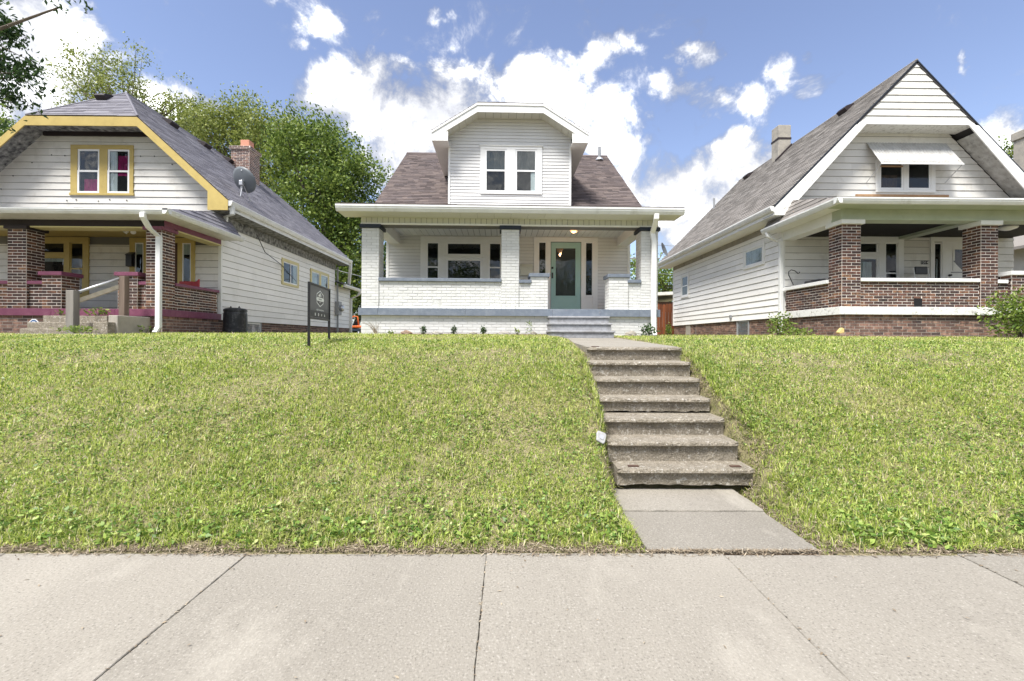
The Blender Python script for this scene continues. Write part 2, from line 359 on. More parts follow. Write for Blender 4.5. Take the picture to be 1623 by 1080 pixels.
class MB:
    def __init__(s): s.v, s.f = [], []
    def add(s, vs, fs):
        o = len(s.v); s.v += [tuple(a) for a in vs]; s.f += [tuple(i + o for i in f) for f in fs]; return s
    def hexa(s, a):
        return s.add(a, [(0, 3, 2, 1), (4, 5, 6, 7), (0, 1, 5, 4), (1, 2, 6, 5), (2, 3, 7, 6), (3, 0, 4, 7)])
    def box(s, x0, x1, y0, y1, z0, z1):
        return s.hexa([(x0, y0, z0), (x1, y0, z0), (x1, y1, z0), (x0, y1, z0), (x0, y0, z1), (x1, y0, z1), (x1, y1, z1), (x0, y1, z1)])
    def fbox(s, fr, u0, u1, v0, v1, n0, n1):
        return s.hexa([fr.p(u0, v0, n0), fr.p(u1, v0, n0), fr.p(u1, v1, n0), fr.p(u0, v1, n0), fr.p(u0, v0, n1), fr.p(u1, v0, n1), fr.p(u1, v1, n1), fr.p(u0, v1, n1)])
    def prism(s, pts, vec):
        k = len(pts); vec = Vector(vec); a = [Vector(p) for p in pts]; b = [p + vec for p in a]
        return s.add(a + b, [tuple(range(k))[::-1], tuple(range(k, 2 * k))] + [(i, (i + 1) % k, k + (i + 1) % k, k + i) for i in range(k)])
    def tube(s, pts, r, seg=8, cap=True):
        pts = [Vector(p) for p in pts]; n = len(pts)
        rs = r if isinstance(r, (list, tuple)) else [r] * n
        base = len(s.v); up = None
        for i, p in enumerate(pts):
            t = (pts[min(i + 1, n - 1)] - pts[max(i - 1, 0)]).normalized()
            if up is None:
                up = t.orthogonal().normalized()
            up = (up - t * up.dot(t)).normalized(); sd = t.cross(up)
            for k in range(seg):
                a = 2 * math.pi * k / seg
                s.v.append(tuple(p + (up * math.cos(a) + sd * math.sin(a)) * rs[i]))
        for i in range(n - 1):
            for k in range(seg):
                a, b = base + i * seg + k, base + i * seg + (k + 1) % seg
                s.f.append((a, b, b + seg, a + seg))
        if cap:
            s.f.append(tuple(base + k for k in range(seg))[::-1]); s.f.append(tuple(base + (n - 1) * seg + k for k in range(seg)))
        return s
    def rtube(s, pts, w, d, fr):   # rectangular pipe (downspouts): w across fr.U, d along fr.N
        pts = [Vector(p) for p in pts]; base = len(s.v)
        for p in pts:
            for a, b in ((-1, -1), (1, -1), (1, 1), (-1, 1)):
                s.v.append(tuple(p + fr.U * a * w / 2 + fr.N * b * d / 2))
        for i in range(len(pts) - 1):
            for k in range(4):
                a, b = base + i * 4 + k, base + i * 4 + (k + 1) % 4
                s.f.append((a, b, b + 4, a + 4))
        e = base + (len(pts) - 1) * 4
        s.f += [(base + 3, base + 2, base + 1, base), (e, e + 1, e + 2, e + 3)]
        return s
    def lathe(s, c, prof, seg=20, axis=(0, 0, 1)):
        c = Vector(c); ax = Vector(axis).normalized(); a0 = ax.orthogonal().normalized(); b0 = ax.cross(a0)
        base = len(s.v)
        for (r, h) in prof:
            for k in range(seg):
                t = 2 * math.pi * k / seg
                s.v.append(tuple(c + ax * h + (a0 * math.cos(t) + b0 * math.sin(t)) * r))
        for i in range(len(prof) - 1):
            for k in range(seg):
                a, b = base + i * seg + k, base + i * seg + (k + 1) % seg
                s.f.append((a, b, b + seg, a + seg))
        s.f.append(tuple(base + k for k in range(seg))[::-1]); s.f.append(tuple(base + (len(prof) - 1) * seg + k for k in range(seg)))
        return s
    def obj(s, name, m, parent=None, at=None, smooth=False, bevel=0.0, sub=0):
        org = ORG[parent.name] if parent else Vector(at if at is not None else (0, 0, 0))
        me = bpy.data.meshes.new(name)
        me.from_pydata([(v[0] - org.x, v[1] - org.y, v[2] - org.z) for v in s.v], [], s.f)
        bm = bmesh.new(); bm.from_mesh(me); bmesh.ops.recalc_face_normals(bm, faces=bm.faces); bm.to_mesh(me); bm.free()
        if smooth:
            for p in me.polygons: p.use_smooth = True
        me.materials.append(MATS[m]); me.update()
        o = bpy.data.objects.new(name, me); COL.objects.link(o)
        if parent: o.parent = parent
        else: o.location = org
        if bevel:
            b = o.modifiers.new('bevel', 'BEVEL'); b.width = bevel; b.segments = 2; b.limit_method = 'ANGLE'
        if sub:
            b = o.modifiers.new('sub', 'SUBSURF'); b.levels = sub; b.render_levels = sub
        return reg(o, org)
def np_mesh(name, verts, faces_flat, nper, m, parent=None, at=(0, 0, 0), smooth=False):
    """verts (n,3) world, faces_flat (k,nper) ints"""
    org = np.array(ORG[parent.name] if parent else at, dtype=np.float64)
    me = bpy.data.meshes.new(name)
    v = (np.asarray(verts) - org).astype(np.float32); f = np.asarray(faces_flat, dtype=np.int32)
    me.vertices.add(len(v)); me.vertices.foreach_set('co', v.ravel())
    me.loops.add(f.size); me.loops.foreach_set('vertex_index', f.ravel())
    me.polygons.add(len(f)); me.polygons.foreach_set('loop_start', np.arange(0, f.size, nper, dtype=np.int32))
    try: me.polygons.foreach_set('loop_total', np.full(len(f), nper, dtype=np.int32))
    except Exception: pass
    if smooth: me.polygons.foreach_set('use_smooth', np.ones(len(f), dtype=bool))
    me.update(calc_edges=True); me.validate()
    me.materials.append(MATS[m])
    o = bpy.data.objects.new(name, me); COL.objects.link(o)
    if parent: o.parent = parent
    else: o.location = tuple(org)
    return reg(o, org)

# ------------------------------------------------------------------ pieces: boards, bricks, shingles
def clip(poly, a, b, c):      # keep a*u+b*v <= c
    out = []
    for i in range(len(poly)):
        p, q = poly[i], poly[(i + 1) % len(poly)]
        dp, dq = a * p[0] + b * p[1] - c, a * q[0] + b * q[1] - c
        if dp <= 1e-9: out.append(p)
        if (dp < -1e-9 and dq > 1e-9) or (dp > 1e-9 and dq < -1e-9):
            t = dp / (dp - dq); out.append((p[0] + (q[0] - p[0]) * t, p[1] + (q[1] - p[1]) * t))
    return out
def area(p): return 0.5 * sum(p[i][0] * p[(i + 1) % len(p)][1] - p[(i + 1) % len(p)][0] * p[i][1] for i in range(len(p)))
def clip_convex(poly, conv):
    if conv is None: return poly
    for i in range(len(conv)):
        (x0, y0), (x1, y1) = conv[i], conv[(i + 1) % len(conv)]
        a, b = (y1 - y0), -(x1 - x0)            # inside is left of a CCW edge
        poly = clip(poly, a, b, a * x0 + b * y0)
        if len(poly) < 3: return []
    return poly
def minus(rects, holes):
    for (a0, a1, b0, b1) in holes:
        nxt = []
        for (u0, u1, v0, v1) in rects:
            if a1 <= u0 or a0 >= u1 or b1 <= v0 or b0 >= v1: nxt.append((u0, u1, v0, v1)); continue
            if a0 > u0: nxt.append((u0, a0, v0, v1))
            if a1 < u1: nxt.append((a1, u1, v0, v1))
            m0, m1 = max(u0, a0), min(u1, a1)
            if b0 > v0: nxt.append((m0, m1, v0, b0))
            if b1 < v1: nxt.append((m0, m1, b1, v1))
        rects = nxt
    return rects
class Pieces:
    """many alike pieces laid on planes; the nearest become objects, the rest one joined part"""
    def __init__(s): s.items = []
    def put(s, fr, poly, vlo, vhi, nlo, nhi, nback=-0.002):
        if len(poly) < 3 or abs(area(poly)) < 2e-4: return
        s.items.append((fr, poly, vlo, vhi, nlo, nhi, nback))
    def boards(s, fr, poly, v0, v1, exp, holes=(), nlo=0.020, nhi=0.005, length=3.7, gap=0.0):
        us = [p[0] for p in poly]; a, b = min(us), max(us); v = v0; row = 0
        while v < v1:
            w = min(v + exp, v1)
            u = a - (rnd.random() * length * 0.9 if b - a > length else 0)
            cuts = []
            while u < b:
                cuts.append((max(u, a), min(u + length, b) - 0.0015)); u += length
            for (c0, c1) in cuts:
                if c1 - c0 < 0.02: continue
                for (r0, r1, q0, q1) in minus([(c0, c1, v, w - gap)], holes):
                    if r1 - r0 < 0.004 or q1 - q0 < 0.004: continue
                    s.put(fr, clip_convex([(r0, q0), (r1, q0), (r1, q1), (r0, q1)], poly), v, v + exp, nlo, nhi)
            v += exp; row += 1
    def bricks(s, fr, u0, u1, v0, v1, holes=(), L=0.203, H=0.0657, joint=0.015, n=0.005, poly=None, phase=0):
        rows = max(1, round((v1 - v0) / H)); H = (v1 - v0) / rows
        for r in range(rows):
            u = u0 - (L + joint) * (0.5 if (r + phase) % 2 else 0.0); a = v0 + r * H + joint / 2; b = v0 + (r + 1) * H - joint / 2
            while u < u1:
                p0, p1 = max(u, u0), min(u + L, u1)
                if p1 - p0 > 0.03:
                    for q in minus([(p0, p1, a, b)], holes):
                        if q[1] - q[0] > 0.025 and q[3] - q[2] > 0.02:
                            jj = n + rnd.uniform(-0.002, 0.002)
                            pl = [(q[0], q[2]), (q[1], q[2]), (q[1], q[3]), (q[0], q[3])]
                            s.put(fr, clip_convex(pl, poly) if poly else pl, a, b, jj, jj)
                u += L + joint
    def shingles(s, fr, poly, course=0.14, width=0.32, nlo=0.016, nhi=0.003):
        us = [p[0] for p in poly]; vv = [p[1] for p in poly]
        v = min(vv); a, b = min(us), max(us)
        while v < max(vv):
            u = a - rnd.random() * width
            while u < b:
                w = width * rnd.uniform(0.55, 1.45); jv = rnd.uniform(-0.004, 0.004)
                pl = clip_convex([(u, v + jv), (u + w - 0.003, v + jv), (u + w - 0.003, v + course + .012), (u, v + course + .012)], poly)
                s.put(fr, pl, v, v + course, nlo + rnd.uniform(-0.003, 0.004), nhi)
                u += w
            v += course
    def build(s, name, rest, m, parent, limit=300, cache={}):
        camp = Vector((0, 0, CAM_H)); org = ORG[parent.name]; sc = []
        for it in s.items:
            fr, poly = it[0], it[1]
            cu, cv = sum(p[0] for p in poly) / len(poly), sum(p[1] for p in poly) / len(poly)
            c = fr.p(cu, cv, 0); d = camp - c
            face = max(0.0, fr.N.dot(d.normalized()))
            px = abs(X_of(c)); vis = 1.0 if px < 1.16 else 0.02
            sc.append((-(abs(area(poly)) ** 0.5) * vis * (0.05 + face) / d.length, len(sc), c, cu, cv))
        order = sorted(sc, key=lambda a: a[:2])
        lim = len(order) if len(order) <= limit else limit
        for (_, i, c, cu, cv) in order[:lim]:
            fr, poly, vlo, vhi, nlo, nhi, nb = s.items[i]
            nf = lambda v: nlo + (nhi - nlo) * (v - vlo) / max(1e-6, vhi - vlo)
            k = len(poly)
            vs_ = [(p[0] - cu, p[1] - cv, nf(p[1])) for p in poly] + [(p[0] - cu, p[1] - cv, nb) for p in poly]
            key = (name, m, k, tuple(round(x, 3) for q in vs_ for x in q))
            me = cache.get(key)
            if me is None:
                me = bpy.data.meshes.new(name)
                me.from_pydata(vs_, [], [tuple(range(k)), tuple(range(k, 2 * k))[::-1]] + [(j, k + j, k + (j + 1) % k, (j + 1) % k) for j in range(k)])
                me.materials.append(MATS[m]); me.update(); cache[key] = me
            o = bpy.data.objects.new(name, me); COL.objects.link(o); o.parent = parent
            M3 = Matrix((fr.U, fr.V, fr.N)).transposed().to_4x4(); M3.translation = c - org
            o.matrix_basis = M3
        if lim < len(order):
            mb = MB()
            for (_, i, c, cu, cv) in order[lim:]:
                fr, poly, vlo, vhi, nlo, nhi, nb = s.items[i]
                nf = lambda v: nlo + (nhi - nlo) * (v - vlo) / max(1e-6, vhi - vlo)
                k = len(poly)
                mb.add([fr.p(p[0], p[1], nf(p[1])) for p in poly] + [fr.p(p[0], p[1], nb) for p in poly],
                       [tuple(range(k))] + [(j, k + j, k + (j + 1) % k, (j + 1) % k) for j in range(k)])
            me = bpy.data.meshes.new(rest)
            me.from_pydata([(v[0] - org.x, v[1] - org.y, v[2] - org.z) for v in mb.v], [], mb.f)
            me.materials.append(MATS[m])
            o = bpy.data.objects.new(rest, me); COL.objects.link(o); o.parent = parent; o['kind'] = 'stuff'
def X_of(c):
    return (c.x / max(c.y, 0.1)) if c.y > 0.1 else 9.0

def roof_plane(house, pieces, name, corners, m_under='felt', thick=0.05, course=0.14, width=0.32):
    """corners: eave-left, eave-right, upper-right, upper-left as seen from outside (polygon may have more); lays shingles"""
    pts = [Vector(c) for c in corners]
    U = (pts[1] - pts[0]).normalized()
    Nn = Vector((0, 0, 0))
    for i in range(1, len(pts) - 1): Nn += (pts[i] - pts[0]).cross(pts[i + 1] - pts[0])
    Nn.normalize(); V = Nn.cross(U)
    fr = Fr(pts[0], U, V, Nn)
    mb = MB().prism(pts, Nn * -thick)
    o = mb.obj(name, m_under, house)
    poly = [((p - pts[0]).dot(U), (p - pts[0]).dot(V)) for p in pts]
    pieces.shingles(fr, poly, course, width)
    return o, fr

# ------------------------------------------------------------------ windows
def window(house, fr, u0, u1, v0, v1, casing=0.09, m_case='white_trim', m_sash='white_sash', kind='hung', curtain=None, sill=True,
           name='window', n=0.022, split=0.5, sash=0.04, room='room_dark', cols=1, head=None):
    """u0..v1 is the clear opening inside the casing"""
    c = casing; hd = c if head is None else head
    mb = MB()
    if c > 0:
        mb.fbox(fr, u0 - c, u0, v0, v1, 0.0, n + 0.018); mb.fbox(fr, u1, u1 + c, v0, v1, 0.0, n + 0.018)
        mb.fbox(fr, u0 - c, u1 + c, v1, v1 + hd, 0.0, n + 0.020)
        mb.fbox(fr, u0 - c, u1 + c, v0 - c * 0.8, v0, 0.0, n + 0.019)
    else:
        mb.fbox(fr, u0 - .012, u0, v0, v1, 0, n); mb.fbox(fr, u1, u1 + .012, v0, v1, 0, n); mb.fbox(fr, u0, u1, v1, v1 + .012, 0, n); mb.fbox(fr, u0, u1, v0 - .012, v0, 0, n)
    w = mb.obj(name, m_case, house, bevel=0.003)
    if sill: MB().fbox(fr, u0 - c - 0.02, u1 + c + 0.02, v0 - 0.045, v0 - 0.012, n + 0.0195, n + 0.055).obj('sill', m_case, w, bevel=0.003)
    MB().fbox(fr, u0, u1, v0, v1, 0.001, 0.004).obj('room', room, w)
    if curtain:
        for (a, b, cc, dd, mm) in curtain:
            ua, ub = u0 + (u1 - u0) * a, u0 + (u1 - u0) * b; va, vb = v0 + (v1 - v0) * cc, v0 + (v1 - v0) * dd
            m2 = MB(); k = 14
            for i in range(k):
                x0, x1 = ua + (ub - ua) * i / k, ua + (ub - ua) * (i + 1) / k
                n0, n1 = 0.0065 + 0.006 * (i % 2), 0.0065 + 0.006 * ((i + 1) % 2)
                m2.add([fr.p(x0, va, n0), fr.p(x1, va, n1), fr.p(x1, vb, n1), fr.p(x0, vb, n0)], [(0, 1, 2, 3)])
            m2.obj('curtain', mm, w)
    def sash_fn(a0, a1, b0, b1, nn):
        s_ = sash
        m3 = MB()
        m3.fbox(fr, a0, a0 + s_, b0, b1, 0.005, nn); m3.fbox(fr, a1 - s_, a1, b0, b1, 0.005, nn)
        m3.fbox(fr, a0 + s_, a1 - s_, b0, b0 + s_, 0.005, nn - .001); m3.fbox(fr, a0 + s_, a1 - s_, b1 - s_, b1, 0.005, nn - .001)
        m3.obj('sash', m_sash, w, bevel=0.002)
        MB().fbox(fr, a0 + s_, a1 - s_, b0 + s_, b1 - s_, nn - 0.010, nn - 0.006).obj('pane', 'window_glass', w)
    if kind == 'hung':
        vm = v0 + (v1 - v0) * split
        sash_fn(u0, u1, vm - sash * .5, v1, n - 0.004); sash_fn(u0, u1, v0, vm + sash * .5, n + 0.006)
    elif kind == 'slider':
        um = (u0 + u1) / 2
        sash_fn(u0, um + sash * .5, v0, v1, n - 0.004); sash_fn(um - sash * .5, u1, v0, v1, n + 0.006)
    else:
        sash_fn(u0, u1, v0, v1, n)
    return w
def downspout(house, pts, fr, w=0.085, d=0.065, m='gutter_white'):
    o = MB().rtube(pts, w, d, fr).obj('downspout', m, house, bevel=0.008)
    return o
def gutter(house, a, b, out, h=0.12, d=0.12, m='gutter_white', name='gutter'):
    """K-style gutter: a->b is the back top edge line, out = outward unit vector"""
    a, b, out = Vector(a), Vector(b), Vector(out).normalized(); up = Vector((0, 0, 1))
    prof = [(0, 0), (d, 0), (d, -h * .28), (d - .012, -h * .33), (d - .015, -h * .55), (d * .55, -h), (0, -h)]
    return MB().prism([a + out * p + up * q for p, q in prof], b - a).obj(name, m, house)

# ------------------------------------------------------------------ ground
PY = [-400, -9.0, -8.9, -8.6, 0.30, 0.32, 0.50, 1.30, 2.93, 2.99, 3.25, 3.7, 4.1, 4.6, 5.1, 5.6, 6.1, 6.8, 8.0, 9.6, 11.5, 20, 40, 400]
PZ = [-.02, -.02, -.20, -.22, -.22, -.02, -.02, -.03, -.06, 0.0, 0.085, 0.22, 0.38, 0.63, 0.88, 1.09, 1.23, 1.325, 1.40, 1.46, 1.50, 1.52, 1.55, 1.6]
WX0, WX1 = 0.95, 2.26
def smooth_noise(x, y):
    return (np.sin(x * 1.3 + 0.7 * np.sin(y * 0.9)) * 0.5 + np.sin(x * 0.55 - y * 1.1 + 1.3) * 0.5 + 0.35 * np.sin(x * 3.1 + y * 2.3) + 0.3 * np.sin(x * 4.7 - y * 3.9 + 2.0))
def gz(x, y):
    x = np.asarray(x, dtype=float); y = np.asarray(y, dtype=float)
    z = np.interp(y, PY, PZ)
    amp = np.interp(y, [2.95, 3.4, 6, 9, 10], [0, .022, .022, .012, 0.004])
    z = z + amp * smooth_noise(x, y)
    corr = np.interp(y, [2.9, 4.15, 4.2, 4.35, 5.95, 6.0, 9.5, 9.8], [-.09, -.05, -.02, .06, .95, 1.15, 1.30, 9])
    x0 = np.where(y < 4.05, .96, np.interp(y, [4.2, 6, 9.8], [1.01, 1.08, 1.10])); x1 = np.where(y < 4.05, 2.05, np.interp(y, [4.1, 4.5, 6, 9.8], [2.24, 2.19, 2.22, 2.24]))
    d = np.maximum(x0 - x, x - x1)                                  # distance outside the walk
    wid = np.interp(y, [2.9, 3.6, 4.3, 4.6, 9.8], [.12, .34, .26, .10, .04]) * np.where(x > 1.5, 1.0, .55)
    t = np.clip(d / wid, 0, 1); t = t * t * (3 - 2 * t)
    near = (y > 2.9) & (y < 9.75)
    return np.where(near, np.minimum(z, corr + (z - corr) * t), z)
def axis(parts):
    out = [parts[0][0]]
    for a, b, st in parts:
        n = max(1, int(round((b - a) / st))); out += [a + (b - a) * (i + 1) / n for i in range(n)]
    return np.array(out)
gx = axis([(-400, -40, 40), (-40, -14, 2), (-14, -6, .4), (-6, .7, .12), (.7, 2.5, .06), (2.5, 7, .12), (7, 15, .4), (15, 41, 2), (41, 401, 40)])
gy = axis([(-400, -20, 40), (-20, -9, 2), (-9, -8.6, .1), (-8.6, .3, .8), (.3, .32, .02), (.32, 2.90, .2), (2.90, 7, .07), (7, 12, .25), (12, 40, 2), (40, 400, 40)])
GX, GY = np.meshgrid(gx, gy)
gv = np.stack([GX.ravel(), GY.ravel(), gz(GX, GY).ravel()], 1)
nx, ny = len(gx), len(gy)
ii, jj = np.meshgrid(np.arange(nx - 1), np.arange(ny - 1))
a = (jj * nx + ii).ravel()
ground = np_mesh('ground', gv, np.stack([a, a + 1, a + nx + 1, a + nx], 1), 4, 'lawn_ground', smooth=True)
setp(ground, kind='structure')
road = MB().box(-200, 200, -8.58, 0.14, -.19, -.14).obj('road', 'asphalt'); setp(road, kind='structure')
kerb = MB().box(-200, 200, 0.14, 0.30, -.20, 0.0).obj('kerb', 'concrete', bevel=0.02); setp(kerb, kind='structure')
# sidewalk slabs
SWY0, SWY1 = 1.44, 2.955
sidewalk = MB().box(-16, 16, SWY0 - .02, SWY1 + .03, -.10, -.022).obj('sidewalk', 'soil'); setp(sidewalk, kind='structure')
def slab(parent, x0, x1, y0, y1, zt, th, m, name='slab', jag=0.0, tilt=0.0, skew=0.0, ytilt=0.0):
    n = 24; mb = MB(); top, bot = [], []
    pts = []
    for i in range(n + 1): pts.append((x0 + (x1 - x0) * i / n + (skew if False else 0), y0))
    for i in range(1, n + 1): pts.append((x1, y0 + (y1 - y0) * i / n))
    for i in range(1, n + 1): pts.append((x1 - (x1 - x0) * i / n, y1))
    for i in range(1, n): pts.append((x0, y1 - (y1 - y0) * i / n))
    q = []
    for (x, y) in pts:
        sx = skew * (y - y0) / (y1 - y0)
        q.append((x + sx + rnd.uniform(-jag, jag), y + rnd.uniform(-jag, jag), zt + tilt * (x - x0) + ytilt * (y - y0)))
    k = len(q); cx, cy = (x0 + x1) / 2, (y0 + y1) / 2
    ins = [(x + (cx - x) * .004, y + (cy - y) * .004, z) for x, y, z in q]
    low = [(x, y, z - .004) for x, y, z in q]; bt = [(x, y, zt - th) for x, y, z in q]
    mb.add(ins + low + bt, [tuple(range(k))] + [(k + i, k + (i + 1) % k, (i + 1) % k, i) for i in range(k)] + [(2 * k + i, 2 * k + (i + 1) % k, k + (i + 1) % k, k + i) for i in range(k)])
    return mb.obj(name, m, parent)
edges = [-1.675 + 1.545 * k for k in range(-8, 9)]
for k in range(len(edges) - 1):
    slab(sidewalk, edges[k] + .0022, edges[k + 1] - .0022, SWY0, SWY1 + rnd.uniform(-.012, .012), rnd.uniform(-.003, .003), .075, 'concrete', jag=0.0022, tilt=rnd.uniform(-.0015, .0015))
# lower walk to the steps, upper walk to the porch
path = MB().box(.97, 2.04, 2.975, 4.17, -.05, -.006).obj('path', 'soil'); setp(path, kind='structure')
slab(path, .935, 2.075, 2.985, 3.66, .010, .05, 'concrete', jag=.006)
slab(path, .945, 2.085, 3.6645, 4.20, .020, .05, 'concrete', jag=.006)
upper = MB().box(1.12, 2.2, 6.25, 9.1, 1.24, 1.255).obj('path', 'soil'); setp(upper, kind='structure')
for (y0, y1, z) in ((6.10, 7.2, 1.300), (7.205, 8.2, 1.342), (8.205, 9.4, 1.378)):
    slab(upper, 1.06, 2.30, y0, y1, z, .14, 'concrete', jag=.005, ytilt=.036)
# front yard steps
SN = [(980, 1197.5, 744, 4.11, .222), (965, 1172.5, 702, 4.34, .416), (954, 1150, 664.5, 4.62, .590), (946, 1127.5, 631.5, 4.93, .755), (939, 1111, 600.5, 5.22, .945), (932.5, 1096, 573.5, 5.52, 1.122), (931, 1082, 549.5, 5.92, 1.293)]
ysteps = thing('yard_steps', 'seven weathered concrete steps climbing the lawn bank from sidewalk walk', 'steps', (1.55, 4.2, .04))
for i, (l, r, py, d, zt) in enumerate(SN):
    x0, x1 = X(l, d, py), X(r, d, py)
    dn = SN[i + 1][3] if i + 1 < len(SN) else 6.24
    zb = (SN[i - 1][4] - .01) if i else .05
    if i == 0: zb = .070
    if i == 3: zb = SN[2][4] + .022
    prof = [(d + .004, zt - .012), (d + .016, zt), (dn + .10, zt + .004), (dn + .10, zb), (d + .045, zb), (d + .04, zt - .048), (d + .012, zt - .044), (d, zt - .032)]
    n = 26; k = len(prof); mb = MB(); vs_ = []
    for j in range(n + 1):
        x = x0 + (x1 - x0) * j / n
        for (q, (yy_, zz_)) in enumerate(prof):
            e = .0035 if q not in (2, 3) else 0
            edge = 0.02 if (j in (0, n) and q in (0, 6, 7)) else 0
            vs_.append((x, yy_ + rnd.uniform(-e, e) + edge, zz_ + rnd.uniform(-e, e) * (.6 if q != 4 else (2.2 if i in (0, 3) else .5))))
    fs = [tuple(range(k)), tuple(n * k + q for q in range(k))[::-1]]
    for j in range(n):
        for q in range(k):
            fs.append((j * k + q, j * k + (q + 1) % k, (j + 1) * k + (q + 1) % k, (j + 1) * k + q))
    mb.add(vs_, fs)
    o = mb.obj('step', 'old_concrete', ysteps)
    if i in (0, 6):
        for xx in ((x0 + .16, x1 - .14) if i == 0 else (x0 + .12,)):
            MB().box(xx - .05, xx + .05, d + .07, d + .11, zt + .001, zt + .012).obj('bracket_stub', 'brown_board', ysteps, bevel=.004)
# dark core that carries the steps
core = MB()
for i in range(6):
    d, zt = SN[i + 1][3], SN[i + 1][4]
    core.box(1.09, 2.14, SN[i][3] + .20, 6.26, SN[i][4] - .15, SN[i][4] + .0 if False else SN[i][4] - .02)
core.obj('step_core', 'soil', ysteps)

# ------------------------------------------------------------------ the white house in the middle
F, W = 10.35, 12.6
CX = .06
hc = thing('white_bungalow', 'white painted brick bungalow with teal front door and front dormer', 'house', (CX, F, 1.5), rotz=rad(0.9))
brk, shg, brd = Pieces(), Pieces(), Pieces()
ZB0, ZB1, ZFL, ZBEAM, ZSOF, ZCEIL = 1.46, 1.915, 2.072, 3.965, 4.13, 4.235
HW = 3.37
xl, xr = CX - HW, CX + HW
fF = front(F)
pcol = [(X(574.4, F), X(601.3, F)), (X(794.8, F), X(822.6, F)), (X(1017, F), X(1043.7, F))]
def brick_body(house, pcs, name, x0, x1, y0, y1, z0, z1, mortar, faces='FEW', holes=(), L=.203, phase=0, H=.0657):
    o = MB().box(x0, x1, y0, y1, z0, z1).obj(name, mortar, house)
    if 'F' in faces: pcs.bricks(front(y0), x0 + .006, x1 - .006, z0, z1, holes, L=L, phase=phase, H=H)
    if 'E' in faces: pcs.bricks(east(x1), y0 + .006, y1 - .006, z0, z1, L=L, phase=phase + 1, H=H)
    if 'W' in faces: pcs.bricks(west(x0), -y1 + .006, -y0 - .006, z0, z1, L=L, phase=phase + 1, H=H)
    return o
vent = (X(686.5, F), X(700, F), ZFL + .0, Z(474.5, F, 693))
PM = 'painted_mortar'
sx0, sx1 = X(870, F), X(964, F)
brick_body(hc, brk, 'foundation', xl, xr, F + .02, 12.6, ZB0, ZB1, PM)
MB().box(xl - .03, xr + .03, F - .045, W, ZB1, ZFL).obj('porch_slab', 'porch_ceiling', hc)  # unseen floor in the pale ceiling colour, chosen to bounce skylight into the porch
# painted band in lengths
bx = [xl - .05] + [X(p, F) for p in (601, 738, 875.5, 951, 1014)] + [xr + .05]
for a, b in zip(bx[:-1], bx[1:]):
    MB().box(a + .002, b - .002, F - .06, F - .046, ZB1 - .005, ZFL + .004).obj('band', 'blue_grey_paint', hc, bevel=.004)
for xx in (xl - .05, xr + .036):
    MB().box(xx, xx + .014, F - .04, W, ZB1 - .005, ZFL + .004).obj('band', 'blue_grey_paint', hc)
for i, (a, b) in enumerate(pcol):
    brick_body(hc, brk, 'column', a, b, F, F + .40, ZFL, ZBEAM - .085, PM, phase=i)
    MB().box(a - .045, b + .045, F - .045, F + .445, ZBEAM - .084, ZBEAM - .001).obj('column_cap', 'navy_paint', hc, bevel=.006)
zc0, zc1 = 2.685, 2.765
def lowwall(x0, x1, zt, cap0, cap1, hol=()):
    brick_body(hc, brk, 'low_wall', x0, x1, F + .022, F + .30, ZFL, zt, PM, faces='F', holes=hol)
    MB().box(cap0, cap1, F - .035, F + .35, zt + .001, zt + .075).obj('coping', 'blue_grey_paint', hc, bevel=.006)
lowwall(pcol[0][1], pcol[1][0], zc0, pcol[0][1] - .003, pcol[1][0] - .004, [vent])
spL = (X(841, F), X(868.6, F)); spR = (X(966, F), X(996.5, F))
zs1 = Z(439.3, F, 855)
for i, (a, b) in enumerate((spL, spR)):
    brick_body(hc, brk, 'stub_pier', a, b, F - .01, F + .40, ZFL, zs1, PM, phase=1)
    MB().box(a - .04, b + .04, F - .05, F + .44, zs1 + .001, zs1 + .082).obj('coping', 'blue_grey_paint', hc, bevel=.006)
lowwall(pcol[1][1], spL[0], zc0 - .02, pcol[1][1] + .004, spL[0] + .02)
lowwall(spR[1], pcol[2][0], zc0 + .0, spR[1] - .02, pcol[2][0] - .004)
for xx in (xl + .06, xr - .34):
    brick_body(hc, brk, 'low_wall', xx, xx + .28, F + .41, W - .01, ZFL, zc0, PM, faces='EW')
    MB().box(xx - .04, xx + .32, F + .46, W - .02, zc0 + .001, zc0 + .075).obj('coping', 'blue_grey_paint', hc, bevel=.006)
# foundation vent with brick louvres
vt = MB().box(vent[0] + .003, vent[1] - .003, F + .075, F + .10, vent[2] + .003, vent[3] - .003).obj('vent', 'painted_mortar', hc)
for k in range(3):
    h3 = (vent[3] - vent[2]) / 3
    MB().box(vent[0] + .01, vent[1] - .01, F + .035, F + .074, vent[2] + k * h3 + .008, vent[2] + (k + 1) * h3 - .006).obj('louvre', 'painted_brick', vt)
# porch steps
for k, (y0, z1, lx, rx) in enumerate(((F - .36, ZB1 - .012, 870, 967.5), (F - .66, 1.745, 871, 971), (F - .96, 1.575, 872, 975.5))):
    x0, x1 = X(lx, y0), X(rx, y0)
    st = MB().box(x0 + .02, x1 - .02, y0 + .03, F + .01, z1 - .21, z1 - .045).obj('porch_step', 'step_paint', hc, bevel=.01)
    MB().box(x0, x1, y0, F + .012, z1 - .044, z1).obj('tread', 'step_paint', st, bevel=.012)
